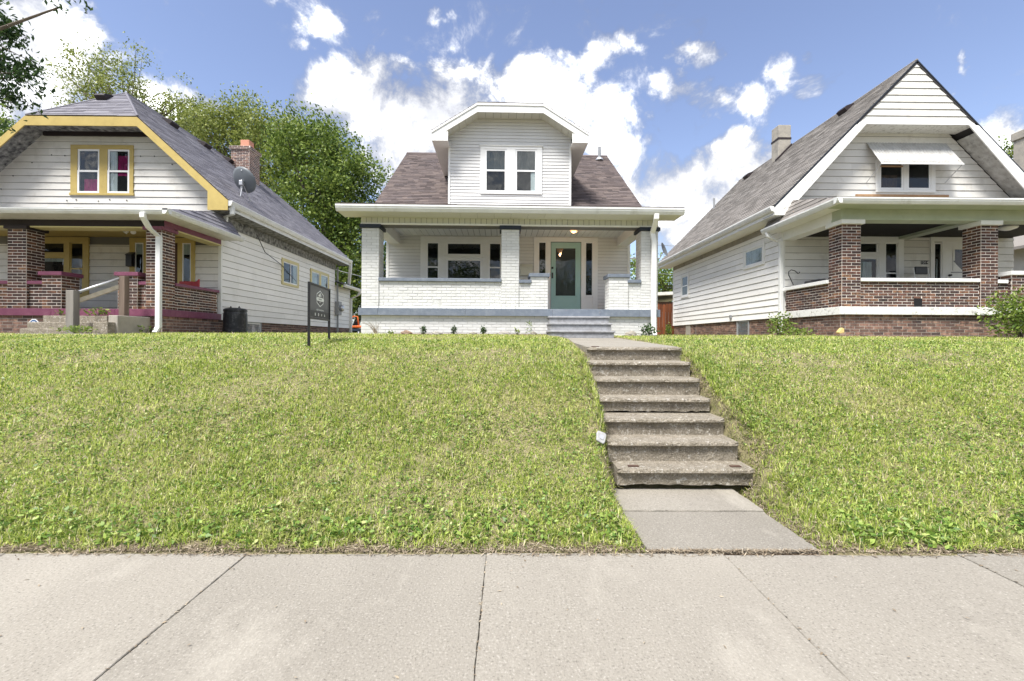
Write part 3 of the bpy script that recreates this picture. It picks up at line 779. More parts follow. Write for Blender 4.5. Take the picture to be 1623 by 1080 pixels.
# frieze beam, soffit, ceiling
bm_ = MB(); bm_.box(xl - .02, xr + .02, F + .04, F + .34, ZBEAM, ZSOF + .12); bm_.obj('beam', 'siding_shadow', hc)
fz = Pieces(); fx = xl - .02
fz.boards(Fr((0, F + .04, 0), (0, 0, 1), (1, 0, 0), (0, -1, 0)), [(ZBEAM + .035, xl - .02), (ZBEAM + .035, xr + .02), (ZSOF, xr + .02), (ZSOF, xl - .02)][::-1], xl - .02, xr + .02, .1235, nlo=.012, nhi=.012, gap=.010)
fz.build('frieze_panel', 'frieze_panels', 'soffit_cream', hc)
MB().box(xl - .02, xr + .02, F - .01, F + .04, ZBEAM, ZBEAM + .034).obj('beam_trim', 'white_trim', hc, bevel=.004)
for s_ in (-1, 1):
    xa = xl + .08 if s_ < 0 else xr - .36
    MB().box(xa, xa + .28, F + .34, W, ZBEAM + .02, ZCEIL + .05).obj('side_beam', 'white_trim', hc)
gxl, gxr = X(533, 9.85, 330), X(1086, 9.85, 330)
sf = Pieces()
sf.boards(Fr((0, 0, ZSOF), (0, -1, 0), (1, 0, 0), (0, 0, -1)) if False else Fr((0, 0, ZSOF), (0, 1, 0), (1, 0, 0), (0, 0, -1)), [(9.9, gxl + .02), (F + .03, gxl + .02), (F + .03, gxr - .02), (9.9, gxr - .02)], gxl + .02, gxr - .02, .375, nlo=.004, nhi=.004, gap=.004)
sf.build('soffit_panel', 'soffit_panels', 'soffit_cream', hc)
cb = Pieces()
cb.boards(Fr((0, 0, ZCEIL), (0, 1, 0), (1, 0, 0), (0, 0, -1)), [(F + .34, xl + .1), (W, xl + .1), (W, xr - .1), (F + .34, xr - .1)], xl + .1, xr - .1, .155, nlo=.006, nhi=.006, gap=.010)
cb.build('ceiling_board', 'ceiling_boards', 'porch_ceiling', hc)
MB().box(xl + .02, xr - .02, F + .34, W, ZCEIL + .006, ZCEIL + .03).obj('ceiling_backing', 'room_grey', hc)
# porch roof (low pitch) and its gutter
_, fr_ = roof_plane(hc, shg, 'porch_roof', [(gxl, 9.84, 4.275), (gxr, 9.84, 4.275), (gxr, 12.52, 4.985), (gxl, 12.52, 4.985)], thick=.04)
MB().prism([(gxl, 9.84, 4.225), (gxl, 12.52, 4.935), (gxl, 12.52, 4.80), (gxl, 9.9, 4.135)], (.02, 0, 0)).obj('rake_board', 'white_trim', hc)
MB().prism([(gxr, 9.84, 4.225), (gxr, 12.52, 4.935), (gxr, 12.52, 4.80), (gxr, 9.9, 4.135)], (-.02, 0, 0)).obj('rake_board', 'white_trim', hc)
MB().box(gxl + .02, gxr - .02, 9.93, 9.955, 4.13, 4.24).obj('fascia', 'white_trim', hc)
gutter(hc, (gxl, 9.93, 4.262), (gxr, 9.93, 4.262), (0, -1, 0), h=.135, d=.12)
fs_ = front(0)
dsx = X(1036, F - .06)
downspout(hc, [(X(1041, 9.88, 345), 9.88, 4.15), (X(1041, 9.88, 345), 9.89, 4.03), (dsx - .035, F - .11, 3.80), (dsx, F - .115, 3.62), (dsx, F - .115, 1.58), (dsx, F - .19, 1.50)], front(0), .105, .08, 'white_trim')
# house body
body = MB()
body.box(xl, xr, W, 20.8, 1.45, 4.98)
body.prism([(xl + .001, 12.62, 4.975), (xl + .001, 20.78, 4.975), (xl + .001, 16.7, 7.98)], (2 * HW - .002, 0, 0))
body.obj('wall', 'siding_shadow', hc)
fW = front(W)
gw = [X(669, W), X(806, W)]; gd = [X(848, W), X(949.5, W)]
ztop = Z(376, W, 740); zdb = ZFL + .01
wall_holes = [(gw[0], gw[1], 2.60, ztop), (gd[0], gd[1], ZFL, ztop + .0)]
brd.boards(fW, [(xl, ZFL), (xr, ZFL), (xr, 4.98), (xl, 4.98)], ZFL, 4.24, .0885, wall_holes, nlo=.016, nhi=.003, gap=.005)
for a in (xl, xr - .07):
    MB().fbox(fW, a, a + .07, ZFL, ZCEIL, .0, .024).obj('corner_post', 'white_trim', hc)
brd.boards(west(xl), [(-20.8, 1.9), (-12.6, 1.9), (-12.6, 4.9), (-20.8, 4.9)], 1.95, 4.9, .0885, nlo=.016, nhi=.003, gap=.005)
brd.boards(east(xr), [(12.6, 1.9), (20.8, 1.9), (20.8, 4.9), (12.6, 4.9)], 1.95, 4.9, .0885, nlo=.016, nhi=.003, gap=.005)
brd.boards(west(xl), [(-20.7, 4.9), (-12.7, 4.9), (-16.7, 7.9)], 4.9, 7.9, .0885, nlo=.016, nhi=.003, gap=.005)
brd.boards(east(xr), [(12.7, 4.9), (20.7, 4.9), (16.7, 7.9)], 4.9, 7.9, .0885, nlo=.016, nhi=.003, gap=.005)
# triple window group
tw = MB()
zb_ = 2.68
wL = (X(678.5, W), X(698.5, W)); wC = (X(709.5, W), X(766, W)); wR = (X(776.5, W), X(796.5, W))
zg1, zrail = Z(384.5, W, 690), Z(420.5, W, 690)
for a, b in ((gw[0], wL[0]), (wL[1], wC[0]), (wC[1], wR[0]), (wR[1], gw[1])):
    tw.fbox(fW, a, b, zb_ - .1, zg1, 0, .036)
tw.fbox(fW, gw[0], gw[1], zg1, ztop, 0, .038)
tw.fbox(fW, gw[0], gw[1], zb_ - .18, zb_ - .1, 0, .05)
tw.obj('window_casing', 'white_trim', hc, bevel=.004)
window(hc, fW, wL[0], wL[1], zb_ - .1, zg1, casing=0, split=.53, sash=.035, sill=False, n=.03)
window(hc, fW, wR[0], wR[1], zb_ - .1, zg1, casing=0, split=.53, sash=.035, sill=False, n=.03)
ztr0, ztr1 = Z(406, W, 737), Z(411, W, 737)
window(hc, fW, wC[0], wC[1], ztr0, zg1, casing=0, kind='fixed', sash=.045, sill=False, n=.03)
MB().fbox(fW, wC[0] - .01, wC[1] + .01, ztr1 + .012, ztr0 - .012, 0, .05).obj('transom_bar', 'white_trim', hc, bevel=.004)
window(hc, fW, wC[0], wC[1], zb_ - .1, ztr1, casing=0, kind='fixed', sash=.05, sill=False, n=.03)
# door with sidelights
d0, d1 = X(875.5, W), X(922.3, W); zdt = Z(384.7, W, 900)
sl = (X(855.5, W), X(867.5, W)); sr = (X(929.8, W), X(941.5, W)); zs0 = Z(470, W, 936)
dc = MB()
dc.fbox(fW, gd[0], gd[1], zdt + .02, ztop, 0, .040)
for a, b in ((gd[0], sl[0]), (sl[1], d0 - .015), (d1 + .015, sr[0]), (sr[1], gd[1])):
    dc.fbox(fW, a, b, ZFL, zdt + .02, 0, .036)
dc.obj('door_casing', 'white_trim', hc, bevel=.004)
for a, b in (sl, sr):
    MB().fbox(fW, a, b, ZFL, zs0 - .02, 0, .022).obj('sidelight_panel', 'white_trim', hc)
    MB().fbox(fW, a - .01, b + .01, zs0 - .02, zs0 + .005, 0, .045).obj('sidelight_sill', 'white_trim', hc, bevel=.003)
    window(hc, fW, a, b, zs0 + .017, zdt + .008, casing=0, kind='fixed', sash=.018, sill=False, name='sidelight', n=.022)
door = MB()
g0, g1, gz0, gz1 = X(881.5, W), X(915, W), Z(470, W, 900), Z(393, W, 900)
door.fbox(fW, d0, g0, ZFL + .02, zdt, .002, .030); door.fbox(fW, g1, d1, ZFL + .02, zdt, .002, .030)
door.fbox(fW, g0, g1, ZFL + .02, gz0, .002, .030); door.fbox(fW, g0, g1, gz1, zdt, .002, .030)
dr = door.obj('door', 'teal_paint', hc, bevel=.003)
dm = MB()
for (a, b, c, d) in ((g0 - .02, g0 + .02, gz0 - .02, gz1 + .02), (g1 - .02, g1 + .02, gz0 - .02, gz1 + .02), (g0 + .02, g1 - .02, gz1 - .02, gz1 + .02), (g0 - .05, g1 + .05, gz0 - .035, gz0 + .015)):
    dm.fbox(fW, a, b, c, d, .0305, .042)
dm.obj('glazing_bead', 'teal_paint', dr, bevel=.003)
MB().fbox(fW, g0, g1, gz0, gz1, .001, .004).obj('room', 'room_grey', dr)
for k in range(30):
    zz_ = gz0 + (gz1 - gz0) * (k + .5) / 30
    MB().fbox(fW, g0 + .03, g1 - .03, zz_ - .011, zz_ + .011, .006, .008).obj('blind_slat', 'room_grey', dr)
MB().fbox(fW, g0 + .02, g1 - .02, gz0 + .015, gz1 - .02, .018, .022).obj('pane', 'window_glass', dr)
hz = Z(436, W, 878)
MB().fbox(fW, d0 + .012, d0 + .055, hz - .10, hz + .06, .0305, .05).obj('handle', 'black_metal', dr, bevel=.006)
MB().lathe(fW.p(d0 + .034, Z(425, W, 878), .03), [(.03, 0), (.03, .012), (.018, .02)], 14, (0, -1, 0)).obj('deadbolt', 'black_metal', dr)
# main roof, rear slope
RH = 3.67
e0 = (12.34, 4.95); rg = (16.7, 8.15)
_, f1 = roof_plane(hc, shg, 'roof', [(CX - RH, e0[0], e0[1]), (CX + RH, e0[0], e0[1]), (CX + RH, rg[0], rg[1]), (CX - RH, rg[0], rg[1])], thick=.06, course=.125, width=.22)
roof_plane(hc, Pieces(), 'roof', [(CX + RH, 21.06, 4.95), (CX - RH, 21.06, 4.95), (CX - RH, rg[0], rg[1]), (CX + RH, rg[0], rg[1])], thick=.06)
for s_ in (-1, 1):
    xx = CX + s_ * RH
    MB().prism([(xx, e0[0], e0[1] - .02), (xx, rg[0], rg[1] - .02), (xx, rg[0], rg[1] - .22), (xx, e0[0], e0[1] - .22)], (-s_ * .025, 0, 0)).obj('rake_board', 'white_trim', hc)
    MB().prism([(xx - s_ * .03, e0[0], e0[1] - .19), (xx - s_ * .03, rg[0], rg[1] - .19), (xx - s_ * .30, rg[0], rg[1] - .19), (xx - s_ * .30, e0[0], e0[1] - .19)], (0, 0, .02)).obj('rake_soffit', 'white_trim', hc)
MB().prism([(CX - RH, rg[0] - .12, rg[1] - .06), (CX - RH, rg[0], rg[1] + .035), (CX - RH, rg[0] + .12, rg[1] - .06)], (2 * RH, 0, 0)).obj('ridge_cap', 'brown_shingle', hc)
pv = P(954, 256, 16.3)
o = MB().tube([(pv.x, 16.25, 7.6), (pv.x, 16.25, 8.30)], .055, 12).obj('vent_pipe', 'grey_plastic', hc, smooth=False)
MB().lathe((pv.x, 16.25, 7.86), [(.15, -.05), (.11, .02), (.06, .06)], 14).obj('flashing', 'galvanised', hc)
# dormer
YD, YF = 12.3, 11.85
dxl, dxr = X(712.4, YD, 280), X(907.2, YD, 280); DCX = (dxl + dxr) / 2
zfl, zlo = 7.35, 6.80
hf = .83
dbody = MB()
dpoly = [(dxl, 4.6), (dxr, 4.6), (dxr, zlo + .02), (DCX + hf, zfl), (DCX - hf, zfl), (dxl, zlo + .02)]
dbody.prism([(u, YD, v) for u, v in dpoly], (0, 4.2, 0))
dorm = dbody.obj('dormer', 'siding_shadow', hc)
wz0, wz1 = Z(308.5, YD, 811), Z(233, YD, 811)
wu0, wu1 = X(763, YD, 270), X(861, YD, 270)
brd.boards(front(YD), dpoly, 4.72, 7.4, .0868, [(wu0, wu1, wz0, wz1)], nlo=.016, nhi=.003, gap=.005)
for a in (dxl, dxr - .055):
    MB().fbox(front(YD), a, a + .055, 4.7, zlo - .1, 0, .026).obj('corner_post', 'white_trim', hc)
fd = front(YD)
ga = (X(770.5, YD, 270), X(804.5, YD, 270)); gb = (X(818.5, YD, 270), X(852.5, YD, 270))
wza, wzb = Z(305.5, YD, 811), Z(237.5, YD, 811)
cs = MB()
for a, b in ((wu0, ga[0]), (ga[1], gb[0]), (gb[1], wu1)): cs.fbox(fd, a, b, wza, wzb, 0, .036)
cs.fbox(fd, wu0, wu1, wzb, wz1, 0, .038); cs.fbox(fd, wu0, wu1, wz0, wza, 0, .038)
cs.obj('window_casing', 'white_trim', hc, bevel=.004)
MB().fbox(fd, wu0 - .02, wu1 + .02, wz1, wz1 + .02, 0, .06).obj('drip_cap', 'white_trim', hc)
window(hc, fd, ga[0], ga[1], wza, wzb, casing=0, sash=.045, sill=False, n=.03, curtain=[(0, 1, .52, 1, 'room_grey')])
window(hc, fd, gb[0], gb[1], wza, wzb, casing=0, sash=.045, sill=False, n=.03, curtain=[(0, 1, .52, 1, 'room_grey'), (.72, 1, 0, .5, 'white_cloth')])
zt, ze = 7.535, 6.79
hfl, hev = .86, 2.05
rz_, rY = 8.07, YF + 1.25
A, B, C, D = (DCX - hev, ze), (DCX - hfl, zt), (DCX + hfl, zt), (DCX + hev, ze)
def band(pts, dlo, dhi, y0, y1, name, m):
    """board following the clipped gable outline, from dlo to dhi below it"""
    for (p, q) in zip(pts[:-1], pts[1:]):
        MB().prism([(p[0], y0, p[1] - dlo), (q[0], y0, q[1] - dlo), (q[0], y0, q[1] - dhi), (p[0], y0, p[1] - dhi)], (0, y1 - y0, 0)).obj(name, m, hc)
band([A, B, C, D], .015, .07, YF - .02, YF + .03, 'drip_edge', 'white_trim')
band([A, B, C, D], .071, .245, YF, YF + .028, 'fascia', 'white_trim')
# soffit panels under the overhang
so = Pieces()
for (p, q) in ((A, B), (B, C), (C, D)):
    u = Vector((q[0] - p[0], 0, q[1] - p[1])); L_ = u.length
    fr = Fr((p[0], 0, p[1] - .20), (0, 1, 0), u, (0, 1, 0)); fr.N = Vector((0, 1, 0)).cross(u.normalized())
    so.boards(fr, [(YF + .03, 0), (YD, 0), (YD, L_), (YF + .03, L_)] , 0, L_, .205, nlo=.0, nhi=.0, gap=.006)
for it in range(len(so.items)):
    a_ = so.items[it]; so.items[it] = (a_[0], a_[1], a_[2], a_[3], .012, .012, -.005)
so.build('soffit_panel', 'soffit_panels', 'soffit_cream', hc)
for s_ in (-1, 1):
    xo, xi = DCX + s_ * (hev - .01), DCX + s_ * 1.62
    MB().box(min(xo, xi), max(xo, xi), YF + .03, 15.0, ze - .26, ze - .235).obj('eave_soffit', 'white_trim', hc)
    MB().box(min(xo, xo - s_ * .02), max(xo, xo - s_ * .02), YF + .03, 15.2, ze - .234, ze - .03).obj('eave_fascia', 'white_trim', hc)
    MB().prism([(xo - s_ * .0, YF - .001, ze - .262), (xi, YF - .001, ze - .262), (xi, YF - .001, ze - .02), (xo - s_ * .0, YF - .001, ze - .07)], (0, .029, 0)).obj('eave_return', 'white_trim', hc)
ybk = 16.5
roof_plane(hc, shg, 'dormer_roof', [(A[0], ybk, ze), (A[0], YF, ze), (B[0], YF, zt), (DCX, rY, rz_), (DCX, ybk, rz_)], thick=.03)
roof_plane(hc, shg, 'dormer_roof', [(D[0], YF, ze), (D[0], ybk, ze), (DCX, ybk, rz_), (DCX, rY, rz_), (C[0], YF, zt)], thick=.03)
roof_plane(hc, shg, 'dormer_roof', [(B[0], YF, zt), (C[0], YF, zt), (DCX, rY, rz_)], thick=.03)
brk.build('brick', 'bricks', 'painted_brick', hc)
shg.build('shingle', 'shingles', 'brown_shingle', hc)
brd.build('siding_board', 'siding_boards', 'white_vinyl', hc)
# porch lamp and mailbox on the house
lp = P(909.5, 362, 11.3); lz = ZCEIL - .012
lamp = thing('porch_lamp', 'small lit amber glass lantern on the porch ceiling before the teal door', 'lamp', (lp.x, 11.3, lz))
MB().lathe((lp.x, 11.3, lz), [(.11, -.025), (.125, -.012), (.125, 0)], 20).obj('canopy', 'white_trim', lamp)
sd_ = MB().lathe((lp.x, 11.3, lz - .025), [(.045, -.15), (.075, -.135), (.10, -.01), (.10, 0)], 8).obj('shade', 'lamp_glass', lamp)
cg = MB()
for k in range(8):
    t = 2 * math.pi * k / 8
    cg.tube([(lp.x + .103 * math.cos(t), 11.3 + .103 * math.sin(t), lz - .028), (lp.x + .078 * math.cos(t), 11.3 + .078 * math.sin(t), lz - .16), (lp.x + .03 * math.cos(t), 11.3 + .03 * math.sin(t), lz - .18)], .006, 5)
cg.obj('cage', 'galvanised', lamp)
pl = bpy.data.lights.new('bulb', 'POINT'); pl.energy = 1.6; pl.color = (1, .62, .3); pl.shadow_soft_size = .05
plo = bpy.data.objects.new('bulb', pl); COL.objects.link(plo); plo.parent = lamp; plo.location = (0, 0, -.24)
ma, mb_ = P(824.5, 421, W), P(843.5, 430.5, W)
mbx = thing('mailbox', 'cream metal mailbox on the white porch wall left of the teal door', 'mailbox', ((ma.x + mb_.x) / 2, W - .02, mb_.z))
MB().box(ma.x, mb_.x, W - .10, W - .021, mb_.z - .12, ma.z - .03).obj('box', 'soffit_cream', mbx, bevel=.008)
MB().prism([(ma.x - .008, W - .021, ma.z + .03), (ma.x - .008, W - .021, ma.z - .05), (ma.x - .008, W - .115, ma.z - .075), (ma.x - .008, W - .115, ma.z - .055)], (mb_.x - ma.x + .016, 0, 0)).obj('lid', 'soffit_cream', mbx)

# ------------------------------------------------------------------ brick-porch house on the left
LF, LW, LE, LB = 10.2, 12.27, -7.70, 20.3
LXC = -10.93; LX0 = 2 * LXC - LE
hl = thing('yellow_trim_house', 'white sided house with mustard yellow gable trim and maroon banded brick porch', 'house', (LXC, LF, 1.45))
brk, brk2, shg, brd, brd2 = Pieces(), Pieces(), Pieces(), Pieces(), Pieces()
fF, fW = front(LF), front(LW)
lz0, lz1, lfl = 1.44, Z(500.5, LF, 120), Z(489.5, LF, 120)
lbeam = Z(358.5, LF, 130); lceil = Z(376, LW, 180); lgut = Z(331, 9.75, 130)
def bbody(house, pcs, name, x0, x1, y0, y1, z0, z1, mortar, faces='FEW', phase=0, holes=()):
    return brick_body(house, pcs, name, x0, x1, y0, y1, z0, z1, mortar, faces, holes, .203, phase)
bbody(hl, brk2, 'foundation', LX0, LE, LF + .02, LW, lz0, lz1, 'dark_mortar')
bbody(hl, brk2, 'foundation', LX0, LE - .03, LW, 22.2, lz0, 1.86, 'dark_mortar', faces='E')
MB().box(LX0 - .03, LE + .0, LF - .02, LW, lz1, lfl - .004).obj('porch_slab', 'concrete', hl)
for a, b in ((LX0 - .04, -10.1), (-10.1, -8.7), (-8.7, LE + .04)):
    MB().box(a + .002, b - .002, LF - .04, LF - .021, lz1 - .004, lfl).obj('band', 'maroon_paint', hl, bevel=.004)
for a, b in ((LF - .038, LF + .8), (LF + .8, LW - .02)):
    MB().box(LE + .002, LE + .04, a + .002, b - .002, lz1 - .004, lfl).obj('band', 'maroon_paint', hl, bevel=.004)
lc = [(LX0, LX0 + .38), (X(12, LF), X(41.7, LF)), (X(231.5, LF), LE - .005)]
for i, (a, b) in enumerate(lc):
    bbody(hl, brk, 'column', a, b, LF, LF + .40, lfl, lbeam - .075, 'mortar', phase=i)
    MB().box(a - .05, b + .05, LF - .05, LF + .45, lbeam - .074, lbeam - .001).obj('column_cap', 'maroon_paint' if i == 2 else 'dark_brown_paint', hl, bevel=.005)
zlw = Z(450.5, LF, 55)
st_ = [(X(67.6, LF), X(98, LF)), (X(187.5, LF), X(218.5, LF))]; zst = Z(437, LF, 85)
for i, (a, b) in enumerate(st_):
    bbody(hl, brk, 'stub_pier', a, b, LF - .01, LF + .42, lfl, zst, 'mortar', phase=i)
    MB().box(a - .05, b + .05, LF - .06, LF + .47, zst + .001, zst + .085).obj('coping', 'maroon_paint', hl, bevel=.006)
for a, b in ((lc[0][1], lc[1][0]), (lc[1][1], st_[0][0]), (st_[1][1], lc[2][0])):
    bbody(hl, brk, 'low_wall', a, b, LF + .06, LF + .30, lfl, zlw, 'mortar', faces='F')
    MB().box(a + .002, b - .002, LF + .005, LF + .34, zlw + .001, zlw + .075).obj('coping', 'maroon_paint', hl, bevel=.005)
bbody(hl, brk, 'low_wall', LE - .30, LE - .02, LF + .40, LW - .12, lfl, zlw + .02, 'mortar', faces='E')
MB().box(LE - .34, LE + .03, LF + .402, LW - .09, zlw + .021, zlw + .09).obj('coping', 'maroon_paint', hl, bevel=.005)
# beams, ceiling, porch roof
MB().box(LX0 - .02, LE + .02, LF + .03, LF + .33, lbeam, lgut - .10).obj('beam', 'dark_brown_paint', hl)
MB().box(LX0 + .1, LE - .34, LF + .02, LF + .34, lbeam - .03, lbeam - .001).obj('beam_trim', 'pale_yellow_paint', hl)
sbz = lbeam + .02
MB().box(LE - .28, LE + .022, LF + .331, LW, sbz, lgut - .10).obj('side_beam', 'maroon_paint', hl)
MB().box(LE + .021, LE + .027, LF + .034, LF + .331, lbeam + .001, lgut - .10).obj('beam_end', 'maroon_paint', hl)
MB().box(LE - .26, LE + .03, LF + .46, LW - .01, sbz - .032, sbz - .001).obj('beam_trim', 'pale_yellow_paint', hl)
MB().box(LX0 + .05, LE - .1, LF + .33, LW - .001, lceil, lceil + .03).obj('ceiling', 'mustard_paint', hl)
cv = P(144.5, 366, 11.1); cz = lceil - .001
cvt = MB().box(cv.x - .20, cv.x + .20, 10.99, 11.21, cz - .02, cz).obj('ceiling_vent', 'white_trim', hl)
MB().box(cv.x - .13, cv.x + .13, 11.03, 11.17, cz - .026, cz - .0205).obj('grille', 'room_dark', cvt)
GX1 = LE + .45; gyf = 9.72
eave = [(LX0 - .45, gyf, lgut), (GX1, gyf, lgut), (LE + .02, LW, lgut + .60), (LX0, LW, lgut + .60)]
roof_plane(hl, shg, 'porch_roof', eave, thick=.04)
roof_plane(hl, shg, 'porch_roof', [(GX1, gyf, lgut), (GX1, LW + .15, lgut), (LE + .02, LW + .15, lgut + .60), (LE + .02, LW, lgut + .60)], thick=.04)
MB().box(LX0 - .4, GX1 - .02, gyf + .02, LF + .03, lgut - .115, lgut - .10).obj('soffit', 'gutter_white', hl)
MB().box(LE + .02, GX1 - .02, LF + .03, LW + .1, lgut - .115, lgut - .10).obj('soffit', 'gutter_white', hl)
gutter(hl, (LX0 - .45, gyf + .02, lgut - .012), (GX1 + .10, gyf + .02, lgut - .012), (0, -1, 0), h=.11, d=.11)
gutter(hl, (GX1 - .02, gyf - .09, lgut - .013), (GX1 - .02, LW + .18, lgut - .013), (1, 0, 0), h=.11, d=.11)
dl = X(245.5, 9.95)
downspout(hl, [(X(228, 9.68, 343), 9.66, lgut - .10), (X(228, 9.68, 343), 9.66, lgut - .20), (X(236, 9.85, 360), 9.86, lgut - .38), (dl, LF - .14, lgut - .52), (dl, LF - .14, 1.62), (dl - .02, LF - .2, 1.50)], front(0), .105, .08)
# body
b = MB(); b.box(LX0, LE, LW, LB, 1.85, 4.70)
SL = .913; zE = 4.93
zpk = 7.05 + 1.42 * SL
gp = [(LX0, 4.695), (LE, 4.695), (LE, 5.30), (LXC + 1.35, 6.93), (LXC - 1.35, 6.93), (LX0, 5.30)]
b.prism([(u, LW + .0005, v) for u, v in gp], (0, LB - LW - .001, 0)); b.obj('wall', 'siding_shadow', hl)
YG = 11.75
ww0, ww1, wz0, wz1 = X(114, LW, 270), X(213, LW, 270), Z(310.5, LW, 163), Z(231, LW, 163)
gw0, gw1 = X(60, LW), X(142.5, LW); gd0, gd1 = X(207, LW), X(310, LW)
gtop = lceil - .02
brd.boards(fW, gp, lceil - .2, 7.0, .1825, [(ww0, ww1, wz0, wz1)], nlo=.024, nhi=.004, gap=.010)
brd.boards(fW, [(LX0, lfl), (LE, lfl), (LE, lceil - .2), (LX0, lceil - .2)], lfl - .02, lceil - .2, .1825, [(gw0, gw1, 2.5, gtop), (gd0, gd1, lfl - .1, gtop), (gw0 - 2.4, gw0 - 1.0, 2.5, gtop)], nlo=.024, nhi=.004, gap=.010)
def yl(p): return LE * F_PX / (p - 804.6)
lh = [(yl(446.5), yl(473), Z(447, yl(446.5), 446.5) - .08, Z(413, yl(446.5), 446.5) + .1), (yl(491.5), yl(521), Z(466.5, yl(491.5), 491.5) - .08, Z(429, yl(491.5), 491.5) + .1)]
brd2.boards(east(LE), [(LW, 1.86), (LB, 1.86), (LB, 4.72), (LW, 4.72)], 1.86, 4.72, .1825, lh, nlo=.024, nhi=.004, gap=.010)
MB().fbox(east(LE), LW - .024, LW + .035, 1.86, 4.7, 0, .028).obj('corner_post', 'white_trim', hl)
MB().fbox(fW, LE - .05, LE + .02, lfl, 4.7, 0, .026).obj('corner_post', 'white_trim', hl)
# gable window
c0 = (X(124.5, LW, 270), X(159.5, LW, 270)); c1 = (X(172, LW, 270), X(207, LW, 270)); va, vb = Z(307, LW, 163), Z(237.5, LW, 163)
cs = MB()
for p, q in ((ww0, c0[0]), (c0[1], c1[0]), (c1[1], ww1)): cs.fbox(fW, p, q, va, vb, 0, .045)
cs.fbox(fW, ww0, ww1, vb, wz1, 0, .047); cs.fbox(fW, ww0 - .03, ww1 + .02, wz0, va, 0, .05)
cs.obj('window_casing', 'mustard_paint', hl, bevel=.004)
window(hl, fW, c0[0], c0[1], va, vb, casing=0, sash=.05, sill=False, n=.032, curtain=[(.28, 1, .05, .32, 'magenta_cloth')])
window(hl, fW, c1[0], c1[1], va, vb, casing=0, sash=.05, sill=False, n=.032, curtain=[(.1, .42, .05, .95, 'white_cloth'), (.45, .9, .52, .86, 'magenta_cloth'), (.45, .9, .40, .5, 'magenta_cloth')])
# porch wall windows and door group
wn = (X(112.5, LW), X(134, LW)); wp = (X(66, LW), X(104.5, LW)); zt1, zt0, zp1 = Z(384.5, LW, 100), Z(402.5, LW, 100), Z(408, LW, 100)
cs = MB()
cs.fbox(fW, gw0, gw1, zt1, gtop, 0, .05)
for p, q in ((gw0, wp[0]), (wp[1], wn[0]), (wn[1], gw1)): cs.fbox(fW, p, q, 2.5, zt1, 0, .045)
cs.fbox(fW, wp[0], wp[1], zp1, zt0, 0, .047)
cs.fbox(fW, gw0, gw1, 2.42, 2.5, 0, .06)
cs.obj('window_casing', 'mustard_paint', hl, bevel=.004)
window(hl, fW, wn[0], wn[1], 2.5, zt1, casing=0, sash=.035, sill=False, n=.03, m_sash='mustard_paint')
window(hl, fW, wp[0], wp[1], zt0, zt1, casing=0, sash=.035, sill=False, n=.03, kind='fixed', m_sash='mustard_paint')
window(hl, fW, wp[0], wp[1], 2.5, zp1, casing=0, sash=.035, sill=False, n=.03, kind='fixed', m_sash='mustard_paint', curtain=[(0, 1, .88, 1, 'white_cloth')])
cs = MB()
s0, s1, dd = (X(215, LW), X(229, LW)), (X(290, LW), X(304, LW)), (X(236, LW), X(283, LW))
cs.fbox(fW, gd0, gd1, zt1, gtop, 0, .05)
for p, q in ((gd0, s0[0]), (s0[1], dd[0]), (dd[1], s1[0]), (s1[1], gd1)): cs.fbox(fW, p, q, lfl, zt1, 0, .045)
cs.obj('door_casing', 'mustard_paint', hl, bevel=.004)
for s_ in (s0, s1):
    window(hl, fW, s_[0], s_[1], lfl + .35, zt1, casing=0, sash=.03, sill=False, n=.03, kind='fixed', name='sidelight', curtain=[(0, 1, .80, 1, 'white_cloth')], m_sash='white_sash')
    MB().fbox(fW, s_[0], s_[1], lfl, lfl + .33, 0, .03).obj('sidelight_panel', 'mustard_paint', hl)
dr = MB().fbox(fW, dd[0], dd[1], lfl, zt1, 0, .03).obj('door', 'brown_board', hl)
MB().fbox(fW, dd[0] + .14, dd[1] - .14, lfl + .9, zt1 - .15, .0305, .034).obj('pane', 'window_glass', dr)
# side wall: fascia board, windows
fE = east(LE)
for (pa, pb, y0, y1, two) in ((446.5, 473, 409.5, 450.5, False), (491.5, 521, 425.5, 470, True)):
    Ya, Yb = LE * F_PX / (pa - 804.6), LE * F_PX / (pb - 804.6); Ym = (Ya + Yb) / 2
    z1_, z0_ = Z(y0 + 3.5, Ya, pa), Z(y1 - 3.5, Ya, pa)
    if two:
        m_ = (Ya + Yb) / 2
        window(hl, fE, Ya + .12, m_ - .07, z0_, z1_, casing=.1, m_case='pale_yellow_paint', sill=False, n=.03, kind='fixed', curtain=[(.1, .8, 0, 1, 'white_cloth')])
        window(hl, fE, m_ + .07, Yb - .12, z0_, z1_, casing=.1, m_case='pale_yellow_paint', sill=False, n=.031, kind='fixed', curtain=[(.1, .8, 0, 1, 'white_cloth')])
    else:
        window(hl, fE, Ya + .1, Yb - .1, z0_, z1_, casing=.1, m_case='pale_yellow_paint', sill=False, n=.03, kind='slider', curtain=[(.72, 1, 0, 1, 'white_cloth')])
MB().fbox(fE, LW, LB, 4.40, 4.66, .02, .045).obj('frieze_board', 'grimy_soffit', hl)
for (pa, pb) in ((393, 415.5),):
    Ya, Yb = LE * F_PX / (pa - 804.6), LE * F_PX / (pb - 804.6)
    window(hl, east(LE - .03), Ya, Yb, 1.50, 1.84, casing=.035, m_case='grey_plastic', kind='fixed', n=.02, sill=False, name='basement_window')
